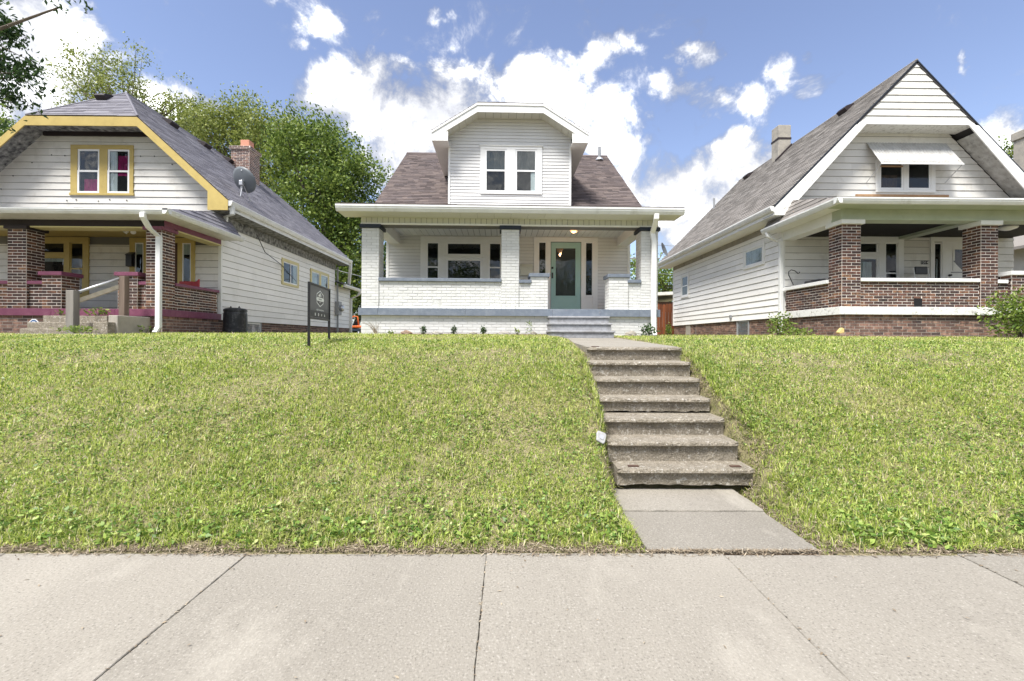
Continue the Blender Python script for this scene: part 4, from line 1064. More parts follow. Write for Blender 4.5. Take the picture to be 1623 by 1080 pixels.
# roof
ex1, ex0 = -7.18, 2 * LXC + 7.18
zc = 7.05; hx = 1.42
YB2 = 20.8; YR0, YR1 = YG + 1.35, YB2 - 1.35
def q3(x, y, z): return (x, y, z)
roof_plane(hl, shg, 'roof', [(ex1, YG, zE), (ex1, YB2, zE), (LXC + hx, YB2, zc), (LXC, YR1, zpk), (LXC, YR0, zpk), (LXC + hx, YG, zc)], thick=.07, course=.125, width=.3)
roof_plane(hl, Pieces(), 'roof', [(ex0, YB2, zE), (ex0, YG, zE), (LXC - hx, YG, zc), (LXC, YR0, zpk), (LXC, YR1, zpk), (LXC - hx, YB2, zc)], thick=.07)
roof_plane(hl, shg, 'roof', [(LXC - hx, YG, zc), (LXC + hx, YG, zc), (LXC, YR0, zpk)], thick=.07, course=.125, width=.3)
roof_plane(hl, Pieces(), 'roof', [(LXC + hx, YB2, zc), (LXC - hx, YB2, zc), (LXC, YR1, zpk)], thick=.07)
for pa, pb in (((LXC, YR0, zpk), (LXC + hx, YG, zc)), ((LXC, YR0, zpk), (LXC - hx, YG, zc)), ((LXC, YR0, zpk), (LXC, YR1, zpk))):
    MB().tube([Vector(pa) + Vector((0, 0, .0)), Vector(pb) + Vector((0, 0, .0))], .035, 6).obj('ridge_cap', 'slate_shingle', hl)
hh = .23
outl = [(ex1, zE), (LXC + hx, zc), (LXC - hx, zc), (ex0, zE)]
for p, q in zip(outl[:-1], outl[1:]):
    MB().prism([(p[0], YG - .03, p[1] - .035), (q[0], YG - .03, q[1] - .035), (q[0], YG - .03, q[1] - .27), (p[0], YG - .03, p[1] - .27)], (0, .029, 0)).obj('barge_board', 'mustard_paint', hl)
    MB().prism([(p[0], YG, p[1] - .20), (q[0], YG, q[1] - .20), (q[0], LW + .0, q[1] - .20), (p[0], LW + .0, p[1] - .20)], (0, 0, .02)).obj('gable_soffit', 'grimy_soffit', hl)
MB().box(LXC - 1.45, LXC + 1.45, LW - .06, LW, 6.74, 6.88).obj('gable_beam', 'dark_brown_paint', hl)
for s_ in (1, -1):
    x = LXC + s_ * (ex1 - LXC); xi = x - s_ * .52
    MB().prism([(x, YG - .031, zE - .02), (xi, YG - .031, zE + .30), (xi, YG - .031, zE - .275), (x, YG - .031, zE - .275)], (0, .03, 0)).obj('barge_end', 'mustard_paint', hl)
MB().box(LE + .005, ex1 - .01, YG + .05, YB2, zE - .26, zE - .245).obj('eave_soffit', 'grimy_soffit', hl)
MB().box(ex1 - .02, ex1, YG, YB2, zE - .26, zE - .07).obj('eave_fascia', 'gutter_white', hl)
gutter(hl, (ex1, YG - .02, zE - .03), (ex1, YB2, zE - .03), (1, 0, 0), h=.13, d=.11)
downspout(hl, [(ex1 + .05, YG + .08, zE - .16), (ex1 + .04, YG + .10, zE - .36), (LE + .16, LW - .05, lgut + .5), (LE + .14, LW - .05, lgut + .1)], front(0), .10, .08)
# roof vents
for (px, py, wd, dp, onhip) in ((188, 164, .28, .32, True), (248, 180, .35, .32, False), (304, 215, .35, .32, False), (345, 240, .35, .32, False)):
    if onhip:
        t = .74; c = Vector((LXC - .28, YG + 1.35 * t, zc + (zpk - zc) * t)); U_, V_ = Vector((1, 0, 0)), Vector((0, 1.35, zpk - zc)).normalized()
    else:
        Yp = LXC * F_PX / (px - 804.6) + .2; c = Vector((LXC + .30, Yp, zpk - .30 * SL)); U_, V_ = Vector((0, 1, 0)), Vector((-1, 0, SL)).normalized()
    fr = Fr(c, U_, V_)
    v_ = MB(); v_.prism([fr.p(-wd / 2, -dp / 2, 0), fr.p(-wd / 2, dp / 2, 0), fr.p(-wd / 2, dp / 2, .04), fr.p(-wd / 2, -dp * .2, .15), fr.p(-wd / 2, -dp / 2, .14)], fr.U * wd)
    v_.obj('roof_vent', 'dark_brown_paint', hl, bevel=.01)
# chimney
ch = P(386, 290, 17.6); cxx = ch.x
cy0 = 17.4; czt = Z(232, cy0, 386)
chm = bbody(hl, brk2, 'chimney', cxx - .36, cxx + .34, cy0, cy0 + .7, 6.4, czt - .12, 'mortar')
chm2 = bbody(hl, brk2, 'chimney_cap', cxx - .41, cxx + .39, cy0 - .05, cy0 + .75, czt - .12, czt, 'mortar')
MB().box(cxx - .12, cxx + .22, cy0 + .18, cy0 + .52, czt, czt + .33).obj('flue', 'terracotta', hl, bevel=.02)
# rear addition
b = MB(); b.box(LX0 + .4, LE - .02, LB, 22.3, 1.86, 3.75); b.obj('addition', 'siding_shadow', hl)
brd2.boards(east(LE - .02), [(LB + .01, 1.86), (22.3, 1.86), (22.3, 3.75), (LB + .01, 3.75)], 1.86, 3.75, .1825, nlo=.024, nhi=.004, gap=.010)
roof_plane(hl, shg, 'addition_roof', [(LE + .40, LB, 3.80), (LE + .40, 22.7, 3.80), (LXC, 22.7, 5.0), (LXC, LB, 5.0)], thick=.05)
gutter(hl, (LE + .38, LB + .02, 3.78), (LE + .38, 22.75, 3.78), (1, 0, 0), h=.12, d=.11)
downspout(hl, [(LE + .42, 22.5, 3.68), (LE + .36, 22.45, 3.5), (LE + .03, 22.3, 3.3), (LE + .03, 22.3, 1.55)], front(0), .12, .1)
downspout(hl, [(ex1 + .03, YB2 - .05, zE - .15), (ex1 + .02, YB2 - .05, zE - .4), (LE + .35, YB2 + .3, 3.85)], front(0), .12, .1)
brk.build('brick', 'bricks', 'dark_brick', hl, limit=200)
brk2.build('brick', 'bricks', 'lower_brick', hl, limit=100)
shg.build('shingle', 'shingles', 'slate_shingle', hl)
brd.build('siding_board', 'siding_boards', 'old_white_siding', hl, limit=150)
brd2.build('siding_board', 'siding_boards', 'old_white_siding_lit', hl, limit=150)
# steps of the left house
lst = thing('porch_steps', 'three grey concrete steps up to the maroon banded brick porch', 'steps', (-9.6, 9.6, 1.45))
yb = [9.80, 9.50, 9.20]
for (y0, pa, pb, zt_) in ((yb[0], 68, 170, lz1 - .02), (yb[1], 43, 170, lz1 - .17), (yb[2], 31, 150, lz1 - .31)):
    MB().box(X(pa, y0), X(pb, y0), y0, LF - .045, zt_ - .17, zt_).obj('step', 'old_concrete', lst, bevel=.015)
MB().box(X(147, 9.12), X(171, 9.12), 9.12, 9.45, 1.44, lz1 - .17).obj('block', 'old_concrete', lst, bevel=.015)
MB().box(X(171, 9.3) + .01, X(187, 9.3), 9.3, LF - .05, 1.44, lz1 - .03).obj('cheek_wall', 'stucco', lst, bevel=.015)
# handrail
pr0 = (X(104, 9.15), X(116.5, 9.15)); pr1 = (X(188, 9.75), X(197.5, 9.75))
hr = thing('step_handrail', 'weathered wooden handrail with two posts beside the left house steps', 'handrail', ((pr0[0] + pr1[1]) / 2, 9.4, 1.45))
MB().box(pr0[0], pr0[1], 9.15, 9.29, 1.42, Z(460, 9.15, 110)).obj('post', 'grey_wood', hr, bevel=.008)
MB().box(pr1[0], pr1[1], 9.75, 9.88, 1.42, Z(437.5, 9.75, 192)).obj('post', 'brown_wood', hr, bevel=.008)
MB().tube([P(114, 466.5, 9.22), P(193, 440.5, 9.80)], .028, 10).obj('rail', 'galvanised', hr, smooth=True)
ra, rb = P(114, 480.5, 9.22), P(193, 453.5, 9.80)
MB().prism([ra + Vector((0, -.02, -.045)), ra + Vector((0, .02, -.045)), ra + Vector((0, .02, .045)), ra + Vector((0, -.02, .045))], rb - ra).obj('rail', 'pale_wood', hr)
# mailbox, spot light, red chair, security sign
m = P(210, 410, LW - .06)
mbx = thing('mailbox', 'dark metal mailbox on the mustard door frame of the left porch', 'mailbox', (m.x, LW - .05, m.z - .15))
MB().box(m.x - .10, m.x + .06, LW - .17, LW - .051, m.z - .22, m.z + .10).obj('box', 'black_metal', mbx, bevel=.01)
MB().prism([(m.x - .105, LW - .051, m.z + .17), (m.x - .105, LW - .18, m.z + .09), (m.x - .105, LW - .18, m.z + .07), (m.x - .105, LW - .051, m.z + .105)], (.17, 0, 0)).obj('lid', 'black_metal', mbx)
m = P(210, 362, 11.2)
spl = thing('spot_light', 'white twin flood light under the yellow ceiling of left porch', 'light', (m.x, 11.2, lceil))
MB().lathe((m.x, 11.2, lceil), [(.05, -.03), (.06, 0)], 12).obj('base', 'white_trim', spl)
for s_ in (-1, 1):
    MB().lathe((m.x + s_ * .05, 11.15, lceil - .05), [(.025, 0), (.045, .05), (.055, .12)], 12, (s_ * .5, -.5, -.8)).obj('head', 'white_trim', spl)
m = P(309, 449, 11.7)
rc = thing('porch_chair', 'red plastic chair behind the low brick wall of the left porch', 'chair', (m.x - .1, 11.5, lfl))
cxr, cyr = m.x - .12, 11.45
MB().box(cxr - .25, cxr + .25, cyr - .25, cyr + .22, lfl + .40, lfl + .44).obj('seat', 'red_plastic', rc, bevel=.01)
MB().box(cxr - .25, cxr + .10, cyr + .20, cyr + .24, lfl + .44, lfl + .80).obj('backrest', 'red_plastic', rc, bevel=.01)
MB().prism([(cxr + .10, cyr + .20, lfl + .5), (cxr + .25, cyr + .20, lfl + .5), (cxr + .25, cyr + .20, lfl + .86), (cxr + .19, cyr + .20, lfl + .80), (cxr + .10, cyr + .2, lfl + .78)], (0, .04, 0)).obj('backrest', 'red_plastic', rc)
for sx in (-1, 1):
    for sy in (-1, 1):
        MB().box(cxr + sx * .22 - .02, cxr + sx * .22 + .02, cyr + sy * .2 - .02, cyr + sy * .2 + .02, lfl, lfl + .40).obj('leg', 'red_plastic', rc)
m = P(52, 513, 9.86)
ss = thing('security_sign', 'small blue octagonal security sign standing by the left house steps', 'sign', (m.x, 9.86, 1.48))
zs = m.z + .05
oc = [(m.x + .105 * math.cos(rad(22.5 + 45 * k)), 9.88, zs - .05 + .105 * math.sin(rad(22.5 + 45 * k))) for k in range(8)]
MB().prism(oc, (0, .006, 0)).obj('border', 'print_white', ss)
oc = [(m.x + .085 * math.cos(rad(22.5 + 45 * k)), 9.877, zs - .05 + .085 * math.sin(rad(22.5 + 45 * k))) for k in range(8)]
MB().prism(oc, (0, .0025, 0)).obj('face', 'blue_paint', ss)
for k, (w_, h_) in enumerate(((.07, .018), (.10, .026))):
    MB().box(m.x - w_ / 2, m.x + w_ / 2, 9.8745, 9.8765, zs - .025 - k * .04, zs - .025 - k * .04 + h_).obj('stripe', 'print_white', ss)
MB().tube([(m.x, 9.89, 1.44), (m.x, 9.89, zs)], .008, 6).obj('stake', 'galvanised', ss)
lw_ = MB().box(-16, -7.6, 8.55, 9.08, 1.39, 1.455).obj('path', 'concrete'); setp(lw_, kind='structure')
o = MB().tube([P(407, 372, 13.4), P(420, 400, 13.9), P(446, 420, 15.4), P(480, 458, 17.2), P(520, 500, 19.9)], .012, 5).obj('cable', 'black_metal', hl)
# satellite dish on the left roof
m = P(383, 318, 14.2)
xx = -7.75; base = Vector((-7.86, 13.35, zE + (ex1 + 7.86) * SL * 1.0))
base = Vector((P(380, 322, 13.35).x, 13.35, 0)); base.z = zE + (ex1 - base.x) * SL + .02
dish = thing('satellite_dish', 'grey satellite dish on a bracket above the left roof eave', 'satellite dish', tuple(base))
top = P(384, 286, 13.3); nrm = Vector((.30, .80, .42)).normalized()
MB().tube([base, base + Vector((.10, -.05, .30)), top + nrm * .10 - Vector((0, 0, .1))], .025, 8).obj('mast', 'galvanised', dish, smooth=True)
MB().tube([base + Vector((.15, .3, -.1)), base + Vector((.09, .0, .32))], .014, 6).obj('strut', 'galvanised', dish)
MB().tube([base + Vector((.16, -.25, -.12)), base + Vector((.09, .0, .32))], .014, 6).obj('strut', 'galvanised', dish)
mb = MB(); a0 = Vector((1, 0, -.1)); a0 = (a0 - nrm * a0.dot(nrm)).normalized(); b0 = nrm.cross(a0)
rings = 5; seg = 28
vs_ = [top]
for i in range(1, rings + 1):
    for k in range(seg):
        t = 2 * math.pi * k / seg; r = i / rings
        vs_.append(top + a0 * math.cos(t) * .41 * r + b0 * math.sin(t) * .37 * r + nrm * (.075 * r * r))
fs = [(0, 1 + k, 1 + (k + 1) % seg) for k in range(seg)] + [(1 + (i - 1) * seg + k, 1 + i * seg + k, 1 + i * seg + (k + 1) % seg, 1 + (i - 1) * seg + (k + 1) % seg) for i in range(1, rings) for k in range(seg)]
mb.add(vs_, fs); o = mb.obj('reflector', 'dish_grey', dish, smooth=True)
sm = o.modifiers.new('t', 'SOLIDIFY'); sm.thickness = .015
MB().tube([top - b0 * .28 * 1 + nrm * .03, top - a0 * .30 + nrm * .38 - Vector((0, 0, .12))], .016, 6).obj('feed_arm', 'galvanised', dish)
MB().lathe(top - a0 * .30 + nrm * .36 - Vector((0, 0, .12)), [(.035, 0), (.045, .05), (.03, .14)], 12, tuple(-nrm)).obj('feed_horn', 'grey_plastic', dish)
MB().box(top.x - .05, top.x + .05, top.y - .09, top.y - .0, top.z - .16, top.z - .02).obj('bracket', 'galvanised', dish, bevel=.01)

# ------------------------------------------------------------------ brick-porch house on the right
RF, RW, RX, RB = 10.2, 12.4, 7.53, 20.6
RXC = 10.72; RX1 = 2 * RXC - RX
hr_ = thing('gabled_house', 'white sided steep gabled house with dark brick porch and small awning', 'house', (RXC, RF, 1.5))
brk, brk2, shg, brd, brd2 = Pieces(), Pieces(), Pieces(), Pieces(), Pieces()
fF, fW = front(RF), front(RW)
rz0, rz1, rfl = 1.46, Z(499, RF, 1450), Z(487, RF, 1450)
rbeam, rgut = Z(349.5, RF, 1450), Z(314, 9.75, 1400); rceil = rbeam + .12
vh = (X(1450.5, RF), X(1464, RF), rfl, Z(473, RF, 1457))
bbody(hr_, brk2, 'foundation', RX, RX1, RF + .03, RW, rz0, rz1, 'dark_mortar')
bbody(hr_, brk2, 'foundation', RX + .03, RX1, RW, RB, rz0, 2.02, 'dark_mortar', faces='W')
MB().box(RX - .04, RX1 + .04, RF - .03, RW, rz1, rfl - .004).obj('porch_slab', 'concrete', hr_)
MB().box(RX - .06, RX1 + .06, RF - .055, RF - .031, rz1 - .006, rfl).obj('band', 'peeling_white', hr_, bevel=.006)
MB().box(RX - .062, RX - .041, RF - .03, RW - .02, rz1 - .006, rfl).obj('band', 'peeling_white', hr_, bevel=.006)
rc_ = [(RX + .005, X(1364, RF)), (X(1554.5, RF), X(1581.7, RF)), (RX1 - .39, RX1)]
for i, (a, b) in enumerate(rc_):
    bbody(hr_, brk, 'column', a, b, RF, RF + .42, rfl, rbeam - .10, 'mortar', phase=i)
    MB().box(a - .055, b + .06, RF - .055, RF + .47, rbeam - .099, rbeam - .001).obj('column_cap', 'white_trim', hr_, bevel=.005)
zc0 = Z(447, RF, 1457); zc1 = Z(441.5, RF, 1457)
bbody(hr_, brk, 'low_wall', rc_[0][1], rc_[1][0], RF + .035, RF + .30, rfl, zc0, 'mortar', faces='F', holes=[vh])
MB().box(rc_[0][1] + .003, rc_[1][0] - .03, RF - .03, RF + .34, zc0 + .001, zc1).obj('coping', 'white_trim', hr_, bevel=.008)
MB().box(vh[0] + .004, vh[1] - .004, RF + .028, RF + .034, vh[2] + .002, vh[3] - .002).obj('drain_hole', 'room_dark', hr_)
bbody(hr_, brk, 'low_wall', RX + .02, RX + .28, RF + .42, RW - .12, rfl, zc0 + .0, 'mortar', faces='W')
MB().box(RX - .04, RX + .32, RF + .425, RW - .08, zc0 + .001, zc1 + .01).obj('coping', 'white_trim', hr_, bevel=.008)
sp0 = X(1603, RF); zsp = Z(436.5, RF, 1610)
bbody(hr_, brk, 'stub_pier', sp0, sp0 + .42, RF - .01, RF + .44, rfl, zsp, 'mortar', phase=1)
MB().box(sp0 - .05, sp0 + .47, RF - .06, RF + .49, zsp + .001, zsp + .09).obj('coping', 'white_trim', hr_, bevel=.008)
bbody(hr_, brk, 'low_wall', rc_[1][1], sp0, RF + .06, RF + .30, rfl, zc0 - .02, 'mortar', faces='F')
MB().box(rc_[1][1] + .004, sp0 - .06, RF + .0, RF + .34, zc0 - .019, zc0 + .06).obj('coping', 'white_trim', hr_, bevel=.008)
# beam, porch roof
MB().box(RX - .01, RX1 + .02, RF + .0, RF + .30, rbeam + .06, rgut - .10).obj('beam', 'sage_paint', hr_)
MB().box(RX - .015, RX1 + .02, RF - .015, RF + .31, rbeam, rbeam + .059).obj('beam_trim', 'sage_paint', hr_)
MB().box(RX - .012, RX + .28, RF + .301, RW, rbeam + .062, rgut - .10).obj('side_beam', 'white_trim', hr_)
MB().box(RX - .02, RX + .30, RF + .31, RW, rbeam + .002, rbeam + .061).obj('beam_trim', 'white_trim', hr_)
MB().box(rc_[1][0] - .02, rc_[1][0] + .26, RF + .30, RW, rbeam + .05, rbeam + .12).obj('cross_beam', 'sage_paint', hr_)
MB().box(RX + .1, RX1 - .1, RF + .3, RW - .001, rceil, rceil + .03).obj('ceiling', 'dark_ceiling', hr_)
gx0 = 7.12; gyf = 9.74
ez = rgut
roof_plane(hr_, shg, 'porch_roof', [(gx0, gyf, ez), (RX1 + .42, gyf, ez), (RX1, RW, ez + .72), (RX, RW, ez + .72)], thick=.04)
roof_plane(hr_, shg, 'porch_roof', [(gx0, RW + .2, ez), (gx0, gyf, ez), (RX, RW, ez + .72), (RX, RW + .2, ez + .72)], thick=.04)
MB().box(gx0 + .02, RX1 + .4, gyf + .02, RF, ez - .115, ez - .10).obj('soffit', 'sage_paint', hr_)
MB().box(gx0 + .02, RX - .012, RF, RW + .12, ez - .115, ez - .10).obj('soffit', 'white_trim', hr_)
gutter(hr_, (gx0 - .10, gyf + .02, ez - .012), (RX1 + .45, gyf + .02, ez - .012), (0, -1, 0), h=.125, d=.11)
gutter(hr_, (gx0 + .02, gyf - .09, ez - .013), (gx0 + .02, RW + .22, ez - .013), (-1, 0, 0), h=.125, d=.11)
xd = RX - .08
downspout(hr_, [(gx0 + .0, RW + .05, ez - .12), (gx0 + .02, RW + .0, ez - .26), (gx0 + .14, RW - .02, ez - .34), (xd - .03, RW - .04, ez - .40), (xd, RW - .05, ez - .54), (xd, RW - .05, 2.0), (xd - .02, RW - .05, 1.6)], front(0), .10, .085)
# body and gable
SLr = 1.024; zEr = 4.94; YGr = 11.85; exL = 6.97; zpr = zEr + (RXC - exL) * SLr
b = MB(); b.box(RX, RX1, RW, RB, 2.0, 4.80)
gp = [(RX, 4.795), (RX1, 4.795), (RX1, 5.22), (RXC + 1.30, 7.15), (RXC - 1.30, 7.15), (RX, 5.22)]
b.prism([(u, RW + .0005, v) for u, v in gp], (0, RB - RW - .001, 0)); b.obj('wall', 'siding_shadow', hr_)
ww0, ww1, wz0, wz1 = X(1387, RW, 285), X(1480.5, RW, 285), Z(306, RW, 1434), Z(254, RW, 1434)
brd.boards(fW, gp, 4.80, 7.16, .1835, [(ww0, ww1, wz0, wz1)], nlo=.024, nhi=.004, gap=.010)
gA, gB = X(1350, RW), X(1430.5, RW); dA, dB = X(1473, RW), X(1575, RW); gtop = Z(375, RW, 1430)
brd.boards(fW, [(RX, rfl), (RX1, rfl), (RX1, rceil), (RX, rceil)], rfl - .02, rceil, .1835, [(gA, gB, 2.55, gtop), (dA, dB, rfl - .1, gtop)], nlo=.024, nhi=.004, gap=.010)
def yr(p): return RX * F_PX / (p - 804.6)
rh = [(-yr(1181), -yr(1214.6), Z(420, yr(1214.6), 1214.6) + .02, Z(383, yr(1214.6), 1214.6)), (-yr(1081), -yr(1093.3), Z(471.5, yr(1093.3), 1093.3) + .02, Z(432, yr(1093.3), 1093.3))]
brd2.boards(west(RX), [(-RB, 2.02), (-RW, 2.02), (-RW, 4.82), (-RB, 4.82)], 2.02, 4.82, .1835, rh, nlo=.024, nhi=.004, gap=.010)
MB().fbox(west(RX), -RW - .03, -RW + .028, 2.02, 4.8, 0, .027).obj('corner_post', 'white_trim', hr_)
MB().fbox(fW, RX - .02, RX + .05, rfl, 4.8, 0, .027).obj('corner_post', 'white_trim', hr_)
MB().fbox(west(RX), -RB - .02, -RB + .07, 2.02, 4.8, 0, .029).obj('corner_post', 'white_trim', hr_)
MB().fbox(west(RX), -RB, -RW - .04, 4.52, 4.76, .018, .03).obj('frieze_board', 'stucco', hr_)
# gable window and awning
c0 = (X(1392.5, RW, 285), X(1430, RW, 285)); c1 = (X(1436.5, RW, 285), X(1473.5, RW, 285)); va, vb = Z(301, RW, 1434), wz1 - .02
cs = MB()
for p, q in ((ww0, c0[0]), (c0[1], c1[0]), (c1[1], ww1)): cs.fbox(fW, p, q, va, vb, 0, .045)
cs.fbox(fW, ww0, ww1, vb, wz1, 0, .047); cs.fbox(fW, ww0, ww1, wz0, va, 0, .05)
cs.obj('window_casing', 'white_trim', hr_, bevel=.004)
window(hr_, fW, c0[0], c0[1], va, vb, casing=0, sash=.045, sill=False, n=.032, kind='fixed', curtain=[(.03, .78, .02, .5, 'brown_board')])
window(hr_, fW, c1[0], c1[1], va, vb, casing=0, sash=.045, sill=False, n=.032, kind='fixed')
MB().fbox(fW, c0[0] + .02, c0[1] - .02, Z(266, RW, 1411), Z(263.5, RW, 1411), .034, .045).obj('screen_bar', 'raw_wood', hr_)
aw = thing('window_awning', 'white corrugated metal awning over the right house gable window', 'awning', ((X(1372, RW, 230) + X(1498, RW, 230)) / 2, RW - .02, Z(262, RW, 1434)))
a0, a1 = X(1372, RW, 230), X(1498, RW, 230); at, ab = Z(228, RW, 1434), Z(259, 11.9, 1455)
nn = 27; mb = MB(); vs_ = []; sl_ = 7
for j in range(sl_ + 1):
    t = j / sl_; y = RW - .03 - .49 * t; z = at + (ab - at) * t
    for i in range(nn * 2 + 1):
        o_ = .010 if i % 2 else 0
        vs_.append((a0 + (a1 - a0) * i / (nn * 2), y - o_, z + o_ + (.0 if j < sl_ else -.02 * (i % 2))))
w_ = nn * 2 + 1
mb.add(vs_, [(j * w_ + i, j * w_ + i + 1, (j + 1) * w_ + i + 1, (j + 1) * w_ + i) for j in range(sl_) for i in range(nn * 2)])
o = mb.obj('sheet', 'awning_white', aw); sm = o.modifiers.new('t', 'SOLIDIFY'); sm.thickness = .006
MB().box(a0, a1, RW - .535, RW - .51, ab - .035, ab - .012).obj('front_rail', 'white_trim', aw)
for k in range(2):
    z_ = ab + .05 + k * .06
    MB().box(a0 + .02, a1 - .01, RW - .50 + k * .04, RW - .485 + k * .04, z_ - .02, z_ + .0).obj('cross_rail', 'awning_white', aw)
for xx in (a0 + .01, a1 - .03):
    MB().tube([(xx, RW - .03, ab - .35), (xx, RW - .52, ab - .02)], .009, 6).obj('brace', 'galvanised', aw)
# porch wall
cs = MB()
wn = (X(1401, RW), X(1421.5, RW)); wp = (X(1356, RW), X(1390, RW)); zt1, zt0, zp1 = Z(385, RW, 1410), Z(402.5, RW, 1390), Z(409, RW, 1390)
cs.fbox(fW, gA, gB, zt1, gtop, 0, .05)
for p, q in ((gA, wp[0]), (wp[1], wn[0]), (wn[1], gB)): cs.fbox(fW, p, q, 2.5, zt1, 0, .045)
cs.fbox(fW, wp[0], wp[1], zp1, zt0, 0, .047)
cs.obj('window_casing', 'white_trim', hr_, bevel=.004)
window(hr_, fW, wn[0], wn[1], 2.5, zt1, casing=0, sash=.035, sill=False, n=.03, split=.47)
window(hr_, fW, wp[0], wp[1], zt0, zt1, casing=0, sash=.04, sill=False, n=.03, kind='fixed')
window(hr_, fW, wp[0], wp[1], 2.5, zp1, casing=0, sash=.04, sill=False, n=.03, kind='fixed', curtain=[(0, .75, 0, .9, 'white_cloth')])
cs = MB(); s0 = (X(1478.5, RW), X(1491, RW)); dd = (X(1499, RW), X(1546, RW))
cs.fbox(fW, dA, dB, zt1 + .03, gtop, 0, .05)
for p, q in ((dA, s0[0]), (s0[1], dd[0]), (dd[1], dB)): cs.fbox(fW, p, q, rfl, zt1 + .03, 0, .045)
cs.obj('door_casing', 'white_trim', hr_, bevel=.004)
window(hr_, fW, s0[0], s0[1], 2.62, zt1 + .0, casing=0, sash=.03, sill=False, n=.03, kind='fixed', name='sidelight', curtain=[(.4, .55, .1, .7, 'white_cloth')])
door = MB(); g0, g1, gz0, gz1 = dd[0] + .16, dd[1] - .16, Z(429, RW, 1515), Z(396, RW, 1515)
door.fbox(fW, dd[0], g0, rfl, zt1 + .03, .002, .032); door.fbox(fW, g1, dd[1], rfl, zt1 + .03, .002, .032)
door.fbox(fW, g0, g1, rfl, gz0, .002, .032); door.fbox(fW, g0, g1, gz1, zt1 + .03, .002, .032)
dr = door.obj('door', 'white_trim', hr_, bevel=.003)
MB().fbox(fW, g0, g1, gz0, gz1, .002, .005).obj('room', 'room_dark', dr)
MB().fbox(fW, g0, g1, gz0, gz1, .014, .018).obj('pane', 'window_glass', dr)
for s_ in (0, 1):
    mid = (g0 + g1) / 2; xo = g0 if s_ == 0 else g1; zz_ = gz0 + .16
    MB().prism([fW.p(xo, gz0, .0325), fW.p(mid, gz0, .0325), fW.p(xo + (mid - xo) * .35, zz_, .0325), fW.p(xo, zz_ + .1, .0325)] , fW.N * .012).obj('scroll_panel', 'white_trim', dr)
    MB().fbox(fW, min(xo, xo + (mid - xo) * .18), max(xo, xo + (mid - xo) * .18), gz0 + .26, gz1, .0325, .044).obj('scroll_stile', 'white_trim', dr)
MB().fbox(fW, g0 - .05, g1 + .05, gz0 - .07, gz0 - .045, .0325, .05).obj('rail', 'grey_plastic', dr)
MB().lathe(fW.p(dd[0] + .07, Z(437, RW, 1502), .032), [(.035, 0), (.035, .01), (.02, .02), (.028, .05), (.02, .065)], 12, (0, -1, 0)).obj('knob', 'black_metal', dr)
m = P(1419, 357.5, 11.0)
# side windows, basement opening
fWs = west(RX)
for (pa, pb, y0, y1, kd) in ((1181, 1214.6, 383, 428, 'fixed'), (1081, 1093.3, 434, 471.5, 'hung')):
    Ya, Yb = RX * F_PX / (pa - 804.6), RX * F_PX / (pb - 804.6)       # far, near
    z1_, z0_ = Z(y0, Yb if kd == 'fixed' else Ya, pb if kd == 'fixed' else pa), Z(y1, Yb, pb)
    if kd == 'hung': z1_, z0_ = Z(432, Yb, pb), Z(471.5, Yb, pb)
    else: z0_ = Z(420, Yb, pb)
    window(hr_, fWs, -Ya + .10, -Yb - .10, z0_ + .1, z1_ - .1, casing=.10, sill=False, n=.03, kind=kd, curtain=[(0, 1, 0, 1, 'white_cloth')] if kd == 'fixed' else [(0, 1, 0, 1, 'room_grey')])
Ya, Yb = RX * F_PX / (1170 - 804.6), RX * F_PX / (1187.5 - 804.6)
window(hr_, west(RX + .03), -Ya, -Yb, 1.5, 1.98, casing=.03, m_case='grey_plastic', m_sash='grey_plastic', sill=False, n=.02, kind='fixed', name='basement_window', room='room_grey')
Ya = RX * F_PX / (1091.5 - 804.6)
MB().fbox(west(RX + .03), -Ya - .25, -Ya + .2, 1.48, 2.0, .001, .03).obj('basement_panel', 'stucco', hr_)
m = P(1161.5, 502, RX * F_PX / (1161.5 - 804.6))
MB().fbox(fWs, -m.y - .06, -m.y + .06, m.z - .07, m.z + .05, .02, .07).obj('outlet_box', 'grey_plastic', hr_, bevel=.008)
# roof
YB3 = 21.05
roof_plane(hr_, shg, 'roof', [(exL, YB3, zEr), (exL, YGr, zEr), (RXC, YGr, zpr), (RXC, YB3, zpr)], thick=.07, course=.125, width=.3)
exR = 2 * RXC - exL
roof_plane(hr_, Pieces(), 'roof', [(exR, YGr, zEr), (exR, YB3, zEr), (RXC, YB3, zpr), (RXC, YGr, zpr)], thick=.07)
MB().tube([(RXC, YGr, zpr), (RXC, YB3, zpr)], .035, 6).obj('ridge_cap', 'taupe_shingle', hr_)
zt_ = 7.13; xt0, xt1 = exL + (zt_ - zEr) / SLr, exR - (zt_ - zEr) / SLr
tp = [(xt0 + .03, zt_), (xt1 - .03, zt_), (RXC, zpr - .05)]
MB().prism([(u, YGr + .03, v) for u, v in tp], (0, .06, 0)).obj('gable_face', 'siding_shadow', hr_)
brd.boards(front(YGr + .03), tp, zt_, zpr, .1835, nlo=.024, nhi=.004, gap=.010)
MB().box(xt0 + .05, xt1 - .05, YGr + .02, RW, zt_ - .05, zt_ - .02).obj('gable_soffit', 'peeling_white', hr_)
MB().box(xt0, xt1, YGr - .0, YGr + .028, zt_ - .05, zt_ + .0).obj('gable_trim', 'white_trim', hr_)
